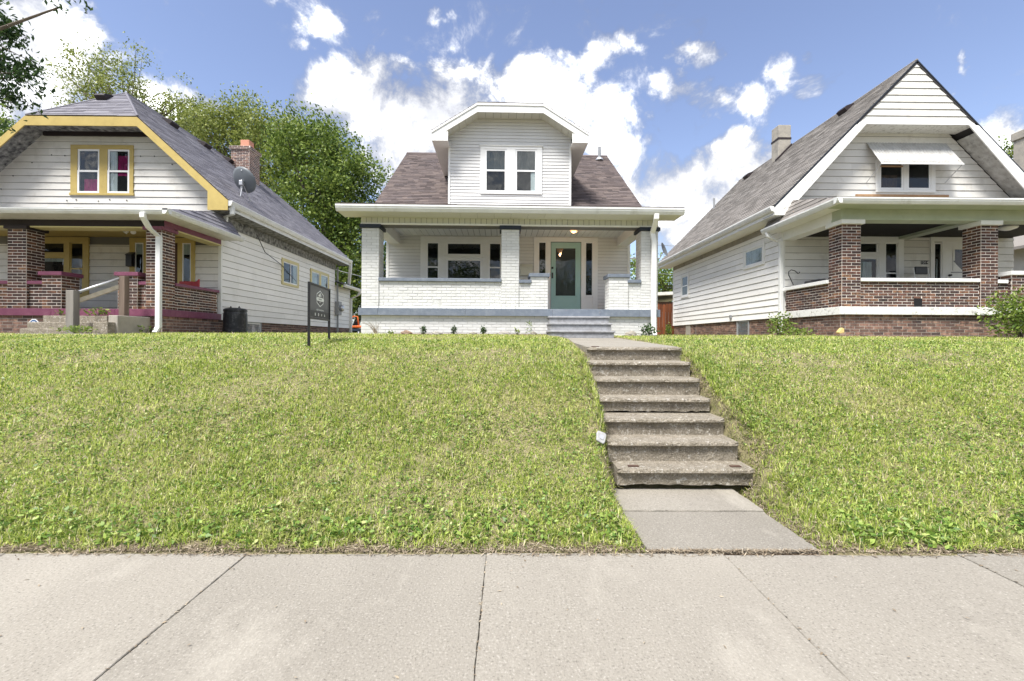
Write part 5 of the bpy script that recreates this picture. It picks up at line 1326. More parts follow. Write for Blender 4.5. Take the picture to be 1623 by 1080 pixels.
for s_ in (-1, 1):
    xe = RXC + s_ * (exR - RXC); xt = RXC + s_ * (xt1 - RXC)
    MB().prism([(xe, YGr - .03, zEr - .075), (xt, YGr - .03, zt_ - .075), (xt - s_ * .27, YGr - .03, zt_ - .05), (xe - s_ * .36, YGr - .03, zEr - .18 + .02), (xe - s_ * .42, YGr - .03, zEr - .27), (xe, YGr - .03, zEr - .27)], (0, .029, 0)).obj('barge_board', 'peeling_white' if s_ < 0 else 'white_trim', hr_)
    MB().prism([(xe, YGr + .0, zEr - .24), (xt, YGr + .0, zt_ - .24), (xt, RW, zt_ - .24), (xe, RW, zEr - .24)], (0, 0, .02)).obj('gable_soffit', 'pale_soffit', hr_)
    MB().prism([(xe, YGr - .012, zEr + .0), (RXC, YGr - .012, zpr), (RXC, YGr - .012, zpr - .04), (xe, YGr - .012, zEr - .05)], (0, .011, 0)).obj('drip_edge', 'navy_paint', hr_)
MB().box(exL + .01, RX - .01, YGr + .05, YB3, zEr - .26, zEr - .245).obj('eave_soffit', 'white_trim', hr_)
MB().box(exL, exL + .02, YGr, YB3, zEr - .26, zEr - .07).obj('eave_fascia', 'white_trim', hr_)
gutter(hr_, (exL, YGr + .02, zEr - .03), (exL, YB3, zEr - .03), (-1, 0, 0), h=.13, d=.11)
downspout(hr_, [(exL - .05, YGr + .06, zEr - .05), (exL + .10, YGr + .02, zEr - .28), (RX - .14, YGr - .05, ez + .18)], front(0), .10, .07, 'white_trim')
# chimney, vents
cy0 = 17.1; xa = RXC - .52
MB().box(xa, xa + .47, cy0, cy0 + .47, 7.8, Z(198, cy0, 1247)).obj('chimney', 'stucco', hr_, bevel=.02)
MB().box(xa - .012, xa + .482, cy0 - .012, cy0 + .482, Z(221, cy0, 1247), Z(218, cy0, 1247)).obj('chimney_band', 'dark_brown_paint', hr_)
MB().prism([(xa - .14, cy0 - .1, zpr - (.52 + .14) * SLr - .05 + .07), (xa + .45, cy0 - .1, zpr - .07 * SLr + .02), (xa + .45, cy0 - .1, zpr - .07 * SLr + .10), (xa - .14, cy0 - .1, zpr - .66 * SLr + .10)], (0, .09, 0)).obj('flashing', 'dark_brown_paint', hr_)
for (Yv, dv) in ((14.0, .34), (19.7, .34)):
    c = Vector((RXC - .25, Yv, zpr - .25 * SLr)); fr = Fr(c, (0, -1, 0), Vector((1, 0, SLr)).normalized())
    MB().prism([fr.p(-.18, -.16, 0), fr.p(-.18, .16, 0), fr.p(-.18, .16, .05), fr.p(-.18, -.05, .15), fr.p(-.18, -.16, .14)], fr.U * .36).obj('roof_vent', 'dark_brown_paint', hr_, bevel=.01)
pv = Vector((9.35, 20.6, 0)); pv.z = zpr - (RXC - 9.35) * SLr
MB().tube([(pv.x, pv.y, pv.z - .1), (pv.x, pv.y, pv.z + .45)], .05, 8).obj('vent_pipe', 'grey_plastic', hr_)
MB().box(X(1363, RW - .2), X(1512, RW - .2), RW - .05, RW, wz0 - .12, wz0 - .06).obj('flashing_board', 'raw_wood', hr_)
brk.build('brick', 'bricks', 'dark_brick', hr_, limit=200)
brk2.build('brick', 'bricks', 'lower_brick', hr_, limit=100)
shg.build('shingle', 'shingles', 'taupe_shingle', hr_)
brd.build('siding_board', 'siding_boards', 'old_white_siding', hr_, limit=150)
brd2.build('siding_board', 'siding_boards', 'old_white_siding_lit', hr_, limit=150)

# fastener heads on the left gable siding
for (px, py) in ((82, 246), (103, 247), (51, 258), (21, 279), (2, 300), (223, 248), (245, 248), (273, 261), (106, 318), (121, 317), (156, 319), (174, 317), (201, 318)):
    q = P(px, py, LW - .024); MB().lathe(q, [(.017, 0), (.017, .008)], 8, (0, -1, 0)).obj('fastener', 'black_metal', hl)

# ------------------------------------------------------------------ things on and around the right house
m = P(1465.5, 416.5, RW - .03)
npl = thing('house_number', 'four small white house number digits on the right porch wall', 'house number', (m.x, RW - .03, m.z - .04))
def text_mesh(s, size, m_, parent, name, origin, U, V, N, depth=.002, align='CENTER', sx=1.0):
    cu = bpy.data.curves.new('t', 'FONT'); cu.body = s; cu.size = size; cu.align_x = align; cu.align_y = 'CENTER'; cu.extrude = depth; cu.resolution_u = 2
    to = bpy.data.objects.new('t', cu); COL.objects.link(to)
    dg = bpy.context.evaluated_depsgraph_get(); me = bpy.data.meshes.new_from_object(to.evaluated_get(dg))
    bpy.data.objects.remove(to); bpy.data.curves.remove(cu)
    U, V, N = Vector(U), Vector(V), Vector(N); org = ORG[parent.name]
    for v in me.vertices:
        c = v.co.copy(); p = Vector(origin) + U * c.x * sx + V * c.y + N * c.z - org; v.co = p
    me.materials.clear(); me.materials.append(MATS[m_]); me.name = name
    o = bpy.data.objects.new(name, me); COL.objects.link(o); o.parent = parent; return reg(o, org)
for k, ch_ in enumerate('1314'):
    xx = m.x + (k - 1.5) * .052
    pl_ = MB().box(xx - .023, xx + .023, RW - .032, RW - .026, m.z - .045, m.z + .045).obj('plate', 'black_metal', npl)
    text_mesh(ch_, .095, 'print_white', pl_, 'digit', (xx, RW - .034, m.z), (1, 0, 0), (0, 0, 1), (0, -1, 0), .001)
# porch chair
cc = P(1464, 436, 11.9); cx_, cy_ = cc.x, 11.8
pc = thing('porch_chair', 'folding porch chair with black backrest on the right brick porch', 'chair', (cx_, cy_, rfl))
MB().box(cx_ - .17, cx_ + .17, cy_ + .16, cy_ + .20, Z(435, 11.95, 1464), Z(422.5, 11.95, 1464)).obj('backrest', 'black_metal', pc, bevel=.02)
MB().box(cx_ - .22, cx_ + .22, cy_ - .2, cy_ + .2, rfl + .42, rfl + .46).obj('seat', 'white_sash', pc, bevel=.01)
for sx in (-1, 1):
    MB().tube([(cx_ + sx * .20, cy_ - .22, rfl), (cx_ + sx * .20, cy_ + .05, rfl + .44), (cx_ + sx * .19, cy_ + .19, Z(425, 11.95, 1464))], .014, 6).obj('leg', 'white_sash', pc)
    MB().tube([(cx_ + sx * .20, cy_ + .24, rfl), (cx_ + sx * .20, cy_ - .05, rfl + .44)], .014, 6).obj('leg', 'white_sash', pc)
    MB().tube([(cx_ + sx * .22, cy_ - .22, rfl + .66), (cx_ + sx * .22, cy_ + .19, rfl + .69)], .018, 6).obj('armrest', 'white_sash', pc)
# shepherd hook, black tool on the coping
h0 = P(1257, 452, 12.0)
hk = thing('shepherd_hook', 'thin black curled plant hook at the right porch side wall', 'plant hook', (h0.x, 12.0, zc0))
arc = [P(1257.5, 452, 12.0), P(1253, 442, 12.0), P(1250, 436, 12.0), P(1250, 431, 12.0), P(1254, 428, 12.0), P(1260, 429.5, 12.0), P(1265, 434, 12.0), P(1267, 433, 12.0), P(1267, 431, 12.0)]
MB().tube(arc, .012, 6).obj('hook', 'black_metal', hk, smooth=True)
t0 = P(1265, 445.5, 11.45); t1 = P(1296, 444, 10.85)
tl = thing('hose_nozzle', 'black tool lying along the white coping of right porch side wall', 'tool', (RX + .1, 11.2, zc1 + .01))
MB().tube([(RX + .08, 11.55, zc1 + .05), (RX + .08, 11.25, zc1 + .06), (RX + .1, 10.75, zc1 + .05)], [.045, .035, .02], 8).obj('barrel', 'black_metal', tl, smooth=True)
MB().box(RX + .05, RX + .11, 11.45, 11.52, zc1 + .012, zc1 + .06).obj('grip', 'black_metal', tl)
m = P(1419, 357, 11.0)
plm = thing('ceiling_fixture', 'round white light fixture under the right porch ceiling near second brick column', 'light', (P(1603, 357, 10.9).x, 10.9, rceil))
mm = P(1597, 357, 10.9)
MB().lathe((mm.x, 10.9, rceil), [(.06, -.16), (.17, -.12), (.19, -.08), (.10, -.03), (.10, 0)], 20).obj('shade', 'white_sash', plm, smooth=True)
# gas meter
gm_y = 18.2; g_ = P(1109, 522, gm_y)
gm = thing('gas_meter', 'grey gas meter with pipes against the right house brick foundation', 'gas meter', (g_.x, gm_y, 1.5))
MB().lathe((g_.x, gm_y, 1.68), [(.05, -.16), (.13, -.14), (.15, 0), (.13, .14), (.05, .16)], 14).obj('body', 'grey_plastic', gm, smooth=True)
MB().tube([(g_.x - .13, gm_y, 1.50), (g_.x - .13, gm_y, 1.96), (g_.x + .02, gm_y, 1.98), (g_.x + .02, gm_y, 1.84)], .03, 8).obj('pipe', 'galvanised', gm)
MB().tube([(g_.x + .10, gm_y, 1.80), (g_.x + .14, gm_y, 1.97), (g_.x + .4, gm_y + .1, 2.0)], .03, 8).obj('pipe', 'galvanised', gm)
MB().box(g_.x + .19, g_.x + .25, gm_y - .05, gm_y, 1.6, 1.76).obj('tag', 'yellow_stone', gm)
ys = P(1334, 525, 9.9)
yb_ = MB().prism([P(1329, 527, 9.9), P(1335, 519.5, 9.9), P(1338.5, 521, 9.9), P(1338.5, 527.5, 9.9), P(1331, 529.5, 9.9)], (0, .09, 0)).obj('block', 'yellow_stone', None, at=(ys.x, 9.95, 1.50), bevel=.01)
setp(yb_, 'broken tan stone block at the corner of the right brick foundation', 'stone')

# ------------------------------------------------------------------ things around the left house
b_ = P(375, 515, 12.0); bz = 1.46
bn = thing('rubbish_bin', 'scuffed black plastic barrel bin beside the left house brick foundation', 'bin', (-7.17, 12.05, bz))
bxx, byy = -7.17, 12.05
MB().lathe((bxx, byy, bz), [(.25, 0), (.29, .05), (.275, .55), (.26, .60), (.275, .61), (.275, .66), (.24, .69), (.10, .71)], 24).obj('body', 'bin_plastic', bn, smooth=False)
for a_ in (-.12, .10):
    MB().tube([(bxx + a_ - .03, byy, bz + .69), (bxx + a_, byy, bz + .75), (bxx + a_ + .03, byy, bz + .69)], .014, 6).obj('handle', 'black_metal', bn)
# electric meter
Ye = 7.66 * F_PX / (804.6 - 534.5)
em = thing('electric_meter', 'grey electric meter box with conduit on the left house side wall', 'electric meter', (-7.6, Ye, 1.55))
ez_ = Z(489, Ye, 534)
MB().box(-7.68, -7.50, Ye - .18, Ye + .18, ez_ - .30, ez_ + .30).obj('box', 'grey_plastic', em, bevel=.01)
MB().lathe((-7.50, Ye + .05, ez_ - .0), [(.14, 0), (.14, .08), (.11, .13)], 16, (1, 0, 0)).obj('dial', 'galvanised', em, smooth=True)
MB().tube([(-7.60, Ye - .08, ez_ + .3), (-7.60, Ye - .08, 4.55)], .045, 8).obj('conduit', 'grey_plastic', em)
MB().tube([(-7.60, Ye - .05, ez_ - .3), (-7.60, Ye - .05, 1.5)], .045, 8).obj('conduit', 'grey_plastic', em)

# ------------------------------------------------------------------ yard sign
s0, s1 = P(489.5, 541, 6.40), P(521.5, 533, 7.35)
sg = thing('yard_sign', 'black real estate sign on two black posts in the lawn before the bungalow', 'sign', tuple((s0 + s1) / 2))
sU = Vector((s1.x - s0.x, s1.y - s0.y, 0)); sW = sU.length; sU.normalize(); sN = Vector((sU.y, -sU.x, 0)); sV = Vector((0, 0, 1))
sO = Vector((s0.x, s0.y, 0)); fs_ = Fr(sO, sU, sV, sN)
zt0_, zb0_ = Z(446.5, s0.y, 489), Z(503, s0.y, 489)
g0_ = float(gz(s0.x, s0.y)) - .12
for (u, zz_) in ((.0, zt0_), (sW, zt0_)):
    MB().fbox(fs_, u - .016, u + .016, g0_, zz_, -.016, .016).obj('post', 'sign_black', sg, bevel=.003)
MB().fbox(fs_, .016, sW - .016, zt0_ - .03, zt0_ - .002, -.014, .014).obj('rail', 'sign_black', sg, bevel=.003)
MB().fbox(fs_, .016, sW - .016, zb0_ - .02, zb0_ + .005, -.014, .014).obj('rail', 'sign_black', sg, bevel=.003)
pn = MB().fbox(fs_, .02, sW - .02, zb0_ + .008, zt0_ - .032, -.004, .004).obj('panel', 'sign_grey', sg)
pz0, pz1 = zb0_ + .008, zt0_ - .032; ph = pz1 - pz0
MB().fbox(fs_, .022, sW - .022, pz0 + .002, pz0 + ph * .215, .0042, .0052).obj('footer', 'sign_black', sg)
uc = sW * .50
def plate(pts, n0, n1, m_, name):
    MB().prism([fs_.p(u, v, n0) for u, v in pts], fs_.N * (n1 - n0)).obj(name, m_, sg)
hw_, ch0, ch1 = sW * .165, pz0 + ph * .36, pz0 + ph * .90; hc_ = ch1 - ch0
def hexa(k): return [(uc, ch0 + hc_ * (.5 - .5 * k)), (uc + hw_ * k, ch0 + hc_ * (.5 - .27 * k)), (uc + hw_ * k, ch0 + hc_ * (.5 + .27 * k)), (uc, ch0 + hc_ * (.5 + .5 * k)), (uc - hw_ * k, ch0 + hc_ * (.5 + .27 * k)), (uc - hw_ * k, ch0 + hc_ * (.5 - .27 * k))]
plate(hexa(1.0), .0042, .0050, 'print_white', 'emblem_outline')
plate(hexa(.88), .0051, .0058, 'sign_black', 'emblem_field')
plate([(uc + hw_ * 1.15 * math.cos(t) * (1 if abs(math.cos(t)) < .8 else 1), ch0 + hc_ * .46 + hc_ * .115 * (1 if math.sin(t) > 0 else -1) * abs(math.sin(t)) ** .35) for t in [2 * math.pi * k / 24 for k in range(24)]], .0059, .0066, 'print_white', 'emblem_badge')
plate([(uc - hw_ * .55, ch0 + hc_ * .62), (uc + hw_ * .1, ch0 + hc_ * .62), (uc + hw_ * .12, ch0 + hc_ * .82), (uc - hw_ * .05, ch0 + hc_ * .86), (uc - hw_ * .3, ch0 + hc_ * .74), (uc - hw_ * .55, ch0 + hc_ * .72)], .0059, .0066, 'print_white', 'emblem_house')
plate([(uc + hw_ * .18, ch0 + hc_ * .62), (uc + hw_ * .6, ch0 + hc_ * .62), (uc + hw_ * .45, ch0 + hc_ * .72), (uc + hw_ * .2, ch0 + hc_ * .80)], .0059, .0066, 'print_grey', 'emblem_tree')
text_mesh('NEIGHBORHOOD', hc_ * .12, 'sign_black', sg, 'emblem_text', fs_.p(uc, ch0 + hc_ * .46, .0069), sU, sV, sN, .0002, sx=.62)
text_mesh('REALTY', hc_ * .12, 'print_white', sg, 'emblem_text', fs_.p(uc, ch0 + hc_ * .28, .0062), sU, sV, sN, .0002, sx=.75)
text_mesh('neighborhoodrealty.com', ph * .095, 'print_white', sg, 'web_address', fs_.p(uc, pz0 + ph * .265, .0046), sU, sV, sN, .0003, sx=.80)
for k in range(4):
    u_ = uc + (k - 1.5) * sW * .155; v_ = pz0 + ph * .105; r_ = ph * .05
    if k < 2:
        plate([(u_ + r_ * .9 * math.cos(t), v_ + r_ * 1.0 * math.sin(t)) for t in [2 * math.pi * j / 14 for j in range(14)]], .0054, .0060, 'print_white', 'icon')
        if k == 0: plate([(u_ - r_ * .12, v_ - r_ * .6), (u_ + r_ * .12, v_ - r_ * .6), (u_ + r_ * .12, v_ + r_ * .6), (u_ - r_ * .12, v_ + r_ * .6)], .0061, .0064, 'sign_black', 'icon_mark')
        else: plate([(u_ + r_ * .4 * math.cos(t), v_ + r_ * .4 * math.sin(t)) for t in [2 * math.pi * j / 10 for j in range(10)]], .0061, .0064, 'print_grey', 'icon_mark')
    elif k == 2: plate([(u_ - r_ * .8, v_ + r_ * .5), (u_ - r_ * .5, v_ - r_ * .8), (u_ + r_ * .3, v_ - r_ * .7), (u_ + r_ * .8, v_ + r_ * .7), (u_ + r_ * .1, v_ + r_ * .5)], .0054, .0060, 'print_white', 'icon')
    else: plate([(u_ - r_ * .7, v_ - r_ * .8), (u_ + r_ * .7, v_ - r_ * .8), (u_ + r_ * .7, v_ + r_ * .1), (u_ - r_ * .2, v_ + r_ * .3), (u_ - r_ * .3, v_ + r_ * .9), (u_ - r_ * .7, v_ + r_ * .9)], .0054, .0060, 'print_white', 'icon')

# ------------------------------------------------------------------ neighbours behind, fence, garage
def simple_house(name, label, x0, x1, y0, y1, zb, ze_, zr, ms, mr, chim=None, mch='stucco', front_gable=True):
    t = thing(name, label, 'house', ((x0 + x1) / 2, y0, zb)); xc = (x0 + x1) / 2
    MB().box(x0, x1, y0, y1, zb, ze_).obj('wall', ms, t)
    MB().prism([(x0 + .001, y0 + .001, ze_ - .001), (x1 - .001, y0 + .001, ze_ - .001), (xc, y0 + .001, zr - .1)], (0, y1 - y0 - .002, 0)).obj('gable', ms, t)
    for s_ in (-1, 1):
        xe = xc + s_ * ((x1 - x0) / 2 + .45); zz_ = ze_ - .35
        pts = [(xe, y0 - .45, zz_), (xe, y1 + .45, zz_), (xc, y1 + .45, zr), (xc, y0 - .45, zr)]
        MB().prism(pts, (0, 0, .1)).obj('roof', mr, t)
    bp = Pieces(); bp.boards(front(y0), [(x0, zb + .5), (x1, zb + .5), (x1, ze_), (x0, ze_)], zb + .5, ze_, .183)
    bp.boards(front(y0), [(x0, ze_), (x1, ze_), (xc, zr - .2)], ze_, zr - .2, .183)
    bp.build('siding_board', 'siding_boards', 'old_white_siding', t)
    for k in (-1, 1):
        window(t, front(y0), xc + k * 1.4 - .4, xc + k * 1.4 + .4, zb + 1.5, zb + 2.7, n=.03)
    window(t, front(y0), xc - .4, xc + .4, ze_ + .3, ze_ + 1.4, n=.03)
    if chim:
        cx_, cy_, cw, czt = chim
        c_ = MB().box(cx_ - cw / 2, cx_ + cw / 2, cy_ - cw / 2, cy_ + cw / 2, ze_, czt - .35).obj('chimney', mch, t, bevel=.02)
        MB().box(cx_ - cw / 2 - .06, cx_ + cw / 2 + .06, cy_ - cw / 2 - .06, cy_ + cw / 2 + .06, czt - .349, czt).obj('cap', mch, c_, bevel=.03)
    return t
c_ = P(1621, 232, 19.0)
simple_house('neighbour_house', 'pale house with a tan chimney at the far right edge beyond the gabled house', 18.4, 24.6, 13.2, 21.5, 1.45, 5.0, 8.3, 'old_white_siding', 'taupe_shingle', (c_.x + .25, 19.0, .62, Z(207, 19.0, 1620)))
c_ = P(1, 236, 17.0)
simple_house('neighbour_house', 'house with a dark brick chimney at the far left edge beyond the yellow trim house', -25.2, -18.8, 13.0, 21, 1.45, 4.8, 8.0, 'old_white_siding', 'slate_shingle', (c_.x - .30, 17.0, .75, Z(223, 17.0, 1)), 'lower_brick')
# garage behind the right gap
ga = thing('garage', 'weathered brown garage with pale roof edge seen between bungalow and gabled house', 'garage', (8.6, 30, 1.52))
MB().box(6.2, 12.5, 30, 36, 1.5, 3.9).obj('wall', 'brown_board', ga)
MB().box(9.9, 11.2, 29.97, 30, 2.2, 3.3).obj('window_frame', 'grey_wood', ga)
MB().box(10.1, 11.0, 29.955, 29.972, 2.35, 3.15).obj('pane', 'window_glass', ga)
MB().prism([(5.8, 29.6, 4.05), (12.9, 29.6, 4.45), (12.9, 29.6, 4.65), (5.8, 29.6, 4.25)], (0, 6.8, 0)).obj('roof', 'old_white_siding', ga)
fe = thing('wooden_fence', 'red brown picket fence closing the gap beside the gabled house', 'fence', (6.0, 22.4, 1.5))
x = 3.9; k = 0
pk = None
while x < 9.0:
    hgt = 1.62 + rnd.uniform(-.03, .05)
    if pk is None:
        o = MB().prism([(x, 22.4, 1.5), (x + .135, 22.4, 1.5), (x + .135, 22.4, 1.5 + 1.60), (x + .10, 22.4, 1.5 + 1.66), (x + .035, 22.4, 1.5 + 1.66), (x, 22.4, 3.10)], (0, .02, 0)).obj('picket', 'red_wood', fe); pk = o; px0 = x
    else:
        o = pk.copy(); COL.objects.link(o); o.parent = fe; o.location = (x - px0, 0, rnd.uniform(-.03, .03)); reg(o, ORG[fe.name])
    x += .15
for z_ in (1.85, 2.75):
    MB().box(3.9, 9.0, 22.421, 22.47, z_, z_ + .09).obj('rail', 'red_wood', fe)
# dish on the bungalow's right flank
dc_ = P(1052.5, 396, 18.5)
d2 = thing('satellite_dish', 'small grey satellite dish on an arm off the right flank of bungalow', 'satellite dish', (3.6, 18.5, dc_.z - .4))
MB().tube([(3.55, 18.9, dc_.z - .3), (dc_.x - .1, 18.7, dc_.z - .32), (dc_.x, 18.6, dc_.z - .08)], .025, 6).obj('arm', 'galvanised', d2)
mb = MB(); nrm = Vector((.75, -.55, .3)).normalized(); a0 = nrm.orthogonal().normalized(); b0 = nrm.cross(a0); top = dc_
vs_ = [top - nrm * .05]; rings = 4; seg = 24
for i in range(1, rings + 1):
    for k in range(seg):
        t = 2 * math.pi * k / seg; r = i / rings
        vs_.append(top + (a0 * math.cos(t) + b0 * math.sin(t)) * .30 * r + nrm * (.07 * r * r - .05))
mb.add(vs_, [(0, 1 + k, 1 + (k + 1) % seg) for k in range(seg)] + [(1 + (i - 1) * seg + k, 1 + i * seg + k, 1 + i * seg + (k + 1) % seg, 1 + (i - 1) * seg + (k + 1) % seg) for i in range(1, rings) for k in range(seg)])
mb.obj('reflector', 'dish_grey', d2, smooth=True)
# orange tractor behind the left gap
tx, ty = P(566, 520, 27).x, 27.0
tr = thing('garden_tractor', 'orange and navy garden tractor parked far back between left house and bungalow', 'tractor', (tx, ty, 1.5))
MB().box(tx - .55, tx + .75, ty - .4, ty + .4, 1.78, 1.95).obj('chassis', 'navy_machine', tr, bevel=.03)
MB().box(tx - .55, tx + .8, ty - .45, ty + .45, 1.98, 2.12).obj('deck', 'orange_paint', tr, bevel=.04)
MB().tube([(tx - .28, ty - .3, 2.1), (tx - .22, ty - .3, 2.55), (tx - .1, ty - .3, 2.66), (tx + .12, ty - .3, 2.64), (tx + .2, ty - .3, 2.1)], .045, 8).obj('guard', 'orange_paint', tr, smooth=True)
MB().box(tx - .1, tx + .1, ty - .2, ty + .2, 2.12, 2.4).obj('seat', 'black_metal', tr, bevel=.03)
MB().prism([(tx + .3, ty - .35, 2.12), (tx + .8, ty - .35, 2.12), (tx + .8, ty - .35, 2.5)], (0, .7, 0)).obj('hood', 'galvanised', tr)
for sx in (-.35, .5):
    for sy in (-.42, .36):
        MB().lathe((tx + sx, ty + sy, 1.74), [(.12, -.002), (.24, 0), (.24, .12), (.12, .122)], 18, (0, 1, 0)).obj('wheel', 'rubber', tr)

# ------------------------------------------------------------------ vegetation
def leaf_quads(c, size, elong=1.7, droop=0.0, rng=nrg, flat=0.0, fold=0.12):
    n = len(c)
    d = rng.normal(size=(n, 3)); d[:, 2] = d[:, 2] * (1 - flat) - droop
    d /= np.linalg.norm(d, axis=1, keepdims=True) + 1e-9
    up = rng.normal(size=(n, 3)) * (1 - flat * .7); up[:, 2] += .6 + 1.2 * flat
    s = np.cross(d, up); s /= np.linalg.norm(s, axis=1, keepdims=True) + 1e-9
    nn = np.cross(s, d)
    L = (size * rng.uniform(.65, 1.3, n))[:, None] if np.isscalar(size) else (size * rng.uniform(.7, 1.3, n))[:, None]
    Wd = L / elong
    v = np.empty((n, 4, 3))
    v[:, 0] = c - d * L * .5; v[:, 1] = c + s * Wd * .5 - d * L * .08 + nn * L * fold; v[:, 2] = c + d * L * .5; v[:, 3] = c - s * Wd * .5 - d * L * .08 + nn * L * fold
    return v.reshape(-1, 3), np.arange(n * 4).reshape(n, 4)
def clumps(blobs, n_sub, n_leaf, sub_r, shell=.55, rng=nrg, zflat=.75, cut=None):
    """blobs: (cx,cy,cz,rx,ry,rz,weight)"""
    w = np.array([b[6] for b in blobs], float); w /= w.sum(); pts, subs = [], []
    for b, k in zip(blobs, rng.multinomial(n_sub, w)):
        d = rng.normal(size=(k, 3)); d /= np.linalg.norm(d, axis=1, keepdims=True)
        r = shell + (1 - shell) * rng.random(k) ** .6
        r = r * (1 + .14 * np.sin(d[:, 0] * 7 + b[0]) * np.cos(d[:, 2] * 6 + b[1]))
        c = np.array(b[:3]) + d * r[:, None] * np.array(b[3:6]); subs.append(c)
    subs = np.concatenate(subs)
    sr = sub_r * rng.uniform(.5, 1.35, len(subs))
    k = np.maximum(3, (n_leaf * (sr / sub_r) ** 2).astype(int))
    for c, r, kk in zip(subs, sr, k):
        o = rng.normal(size=(kk, 3)) * .5; o[:, 2] *= zflat
        pts.append(c + o * r)
    return np.concatenate(pts), subs
def tree(name, label, base, trunk_r, blobs, n_sub, n_leaf, sub_r, leaf, m, group=None, limbs=9, shell=.5, droop=.1, trunk_to=None, elong=1.7):
    t = thing(name, label, 'tree', base, group)
    pts, subs = clumps(blobs, n_sub, n_leaf, sub_r, shell)
    v, f = leaf_quads(pts, leaf, elong, droop)
    np_mesh('crown', v, f, 4, m, t)
    mb = MB(); base = Vector(base)
    top = Vector(trunk_to) if trunk_to else Vector((sum(b[0] * b[6] for b in blobs) / sum(b[6] for b in blobs), sum(b[1] * b[6] for b in blobs) / sum(b[6] for b in blobs), sum(b[2] * b[6] for b in blobs) / sum(b[6] for b in blobs)))
    mid = base.lerp(top, .45) + Vector((rnd.uniform(-.2, .2), 0, 0))
    mb.tube([base - Vector((0, 0, .3)), base + Vector((0, 0, .3)), mid, top], [trunk_r * 1.35, trunk_r, trunk_r * .75, trunk_r * .35], 10)
    idx = nrg.choice(len(subs), min(limbs * 4, len(subs)), replace=False)
    for k, i in enumerate(idx):
        e = Vector(subs[i]); s0_ = mid.lerp(top, rnd.uniform(-.1, .95)); md = s0_.lerp(e, .5) + Vector((rnd.uniform(-.3, .3), rnd.uniform(-.3, .3), rnd.uniform(0, .5)))
        r_ = trunk_r * (.36 if k < limbs else .13)
        mb.tube([s0_, md, e], [r_, r_ * .6, r_ * .18], 6, cap=False)
    mb.obj('trunk', 'bark', t, smooth=True)
    return t
def B(px, py, Y, rx, ry, w=1.0, dy=None):     # a crown lobe given by where it stands
    c = P(px, py, Y); s = Y / F_PX
    return (c.x, c.y, c.z, rx * s, (dy if dy else (rx + ry) * .5) * s, ry * s, w * rx * ry / 3000)
BG = 'trees behind the houses'
tree('maple_tree', 'big dense green tree between the left house and the bungalow', (P(520, 530, 29).x, 29, 1.5), .35,
     [B(500, 270, 29, 75, 70), B(545, 300, 28, 55, 80), B(470, 240, 30, 60, 50), B(520, 220, 29, 40, 30), B(560, 380, 28, 42, 70), B(500, 370, 29, 70, 80), B(590, 345, 28, 22, 40, .5), B(575, 270, 28, 24, 22, .5), B(545, 450, 28, 45, 50), B(595, 285, 28, 16, 14, .35)],
     360, 120, .95, .20, 'leaf_maple', BG, 12, .35)
tree('elm_tree', 'tall light green tree rising behind the left house chimney', (P(400, 520, 33).x, 33, 1.5), .4,
     [B(380, 240, 33, 90, 65), B(330, 225, 33, 70, 45), B(430, 215, 33, 60, 45), B(350, 180, 33, 45, 28, .7), B(300, 200, 33, 40, 36, .7), B(440, 310, 33, 70, 60), B(390, 170, 33, 30, 22, .6)],
     300, 105, 1.0, .19, 'leaf_light', BG, 10, .35)
tree('feathery_tree', 'sparse feathery tree behind the left house gable peak', (P(215, 520, 26).x, 26, 1.5), .28,
     [B(165, 130, 26, 55, 40), B(120, 110, 26, 40, 26, .8), B(215, 150, 26, 60, 42), B(170, 90, 26, 22, 24, .5), B(218, 100, 26, 16, 30, .5), B(275, 145, 26, 30, 36, .7), B(250, 185, 26, 60, 36), B(100, 150, 26, 34, 18, .5), B(160, 170, 26, 60, 30, .8)],
     170, 52, .62, .16, 'leaf_light', BG, 14, .25, elong=2.2)
tree('shade_tree', 'tree filling the gap behind the left house rear addition', (P(560, 530, 38).x, 38, 1.5), .3,
     [B(560, 440, 38, 60, 60), B(600, 470, 38, 50, 50), B(540, 480, 38, 40, 40), B(640, 430, 38, 60, 60)], 150, 70, 1.1, .26, 'leaf_dark', BG, 8, .3)
tree('yard_tree', 'pale green tree behind the brown garage in the right gap', (P(1075, 530, 42).x, 42, 1.5), .3,
     [B(1050, 450, 42, 40, 26), B(1090, 455, 42, 50, 30), B(1020, 440, 42, 40, 35)], 90, 60, 1.0, .26, 'leaf_bright', BG, 8, .3)
tree('yard_tree', 'dark green tree top at the far right behind the gabled house', (P(1615, 530, 30).x + 2, 30, 1.5), .3,
     [B(1600, 244, 30, 18, 12), B(1660, 270, 30, 45, 40), B(1710, 260, 30, 60, 50)], 110, 60, .9, .24, 'leaf_maple', BG, 8, .3)
tree('yard_tree', 'light green tree at the far left edge beyond the yellow trim house', (P(-20, 530, 30).x - 2, 30, 1.5), .3,
     [B(5, 235, 30, 26, 30), B(-50, 220, 30, 60, 70), B(15, 215, 30, 14, 20, .6)], 90, 60, .9, .24, 'leaf_bright', BG, 8, .3)
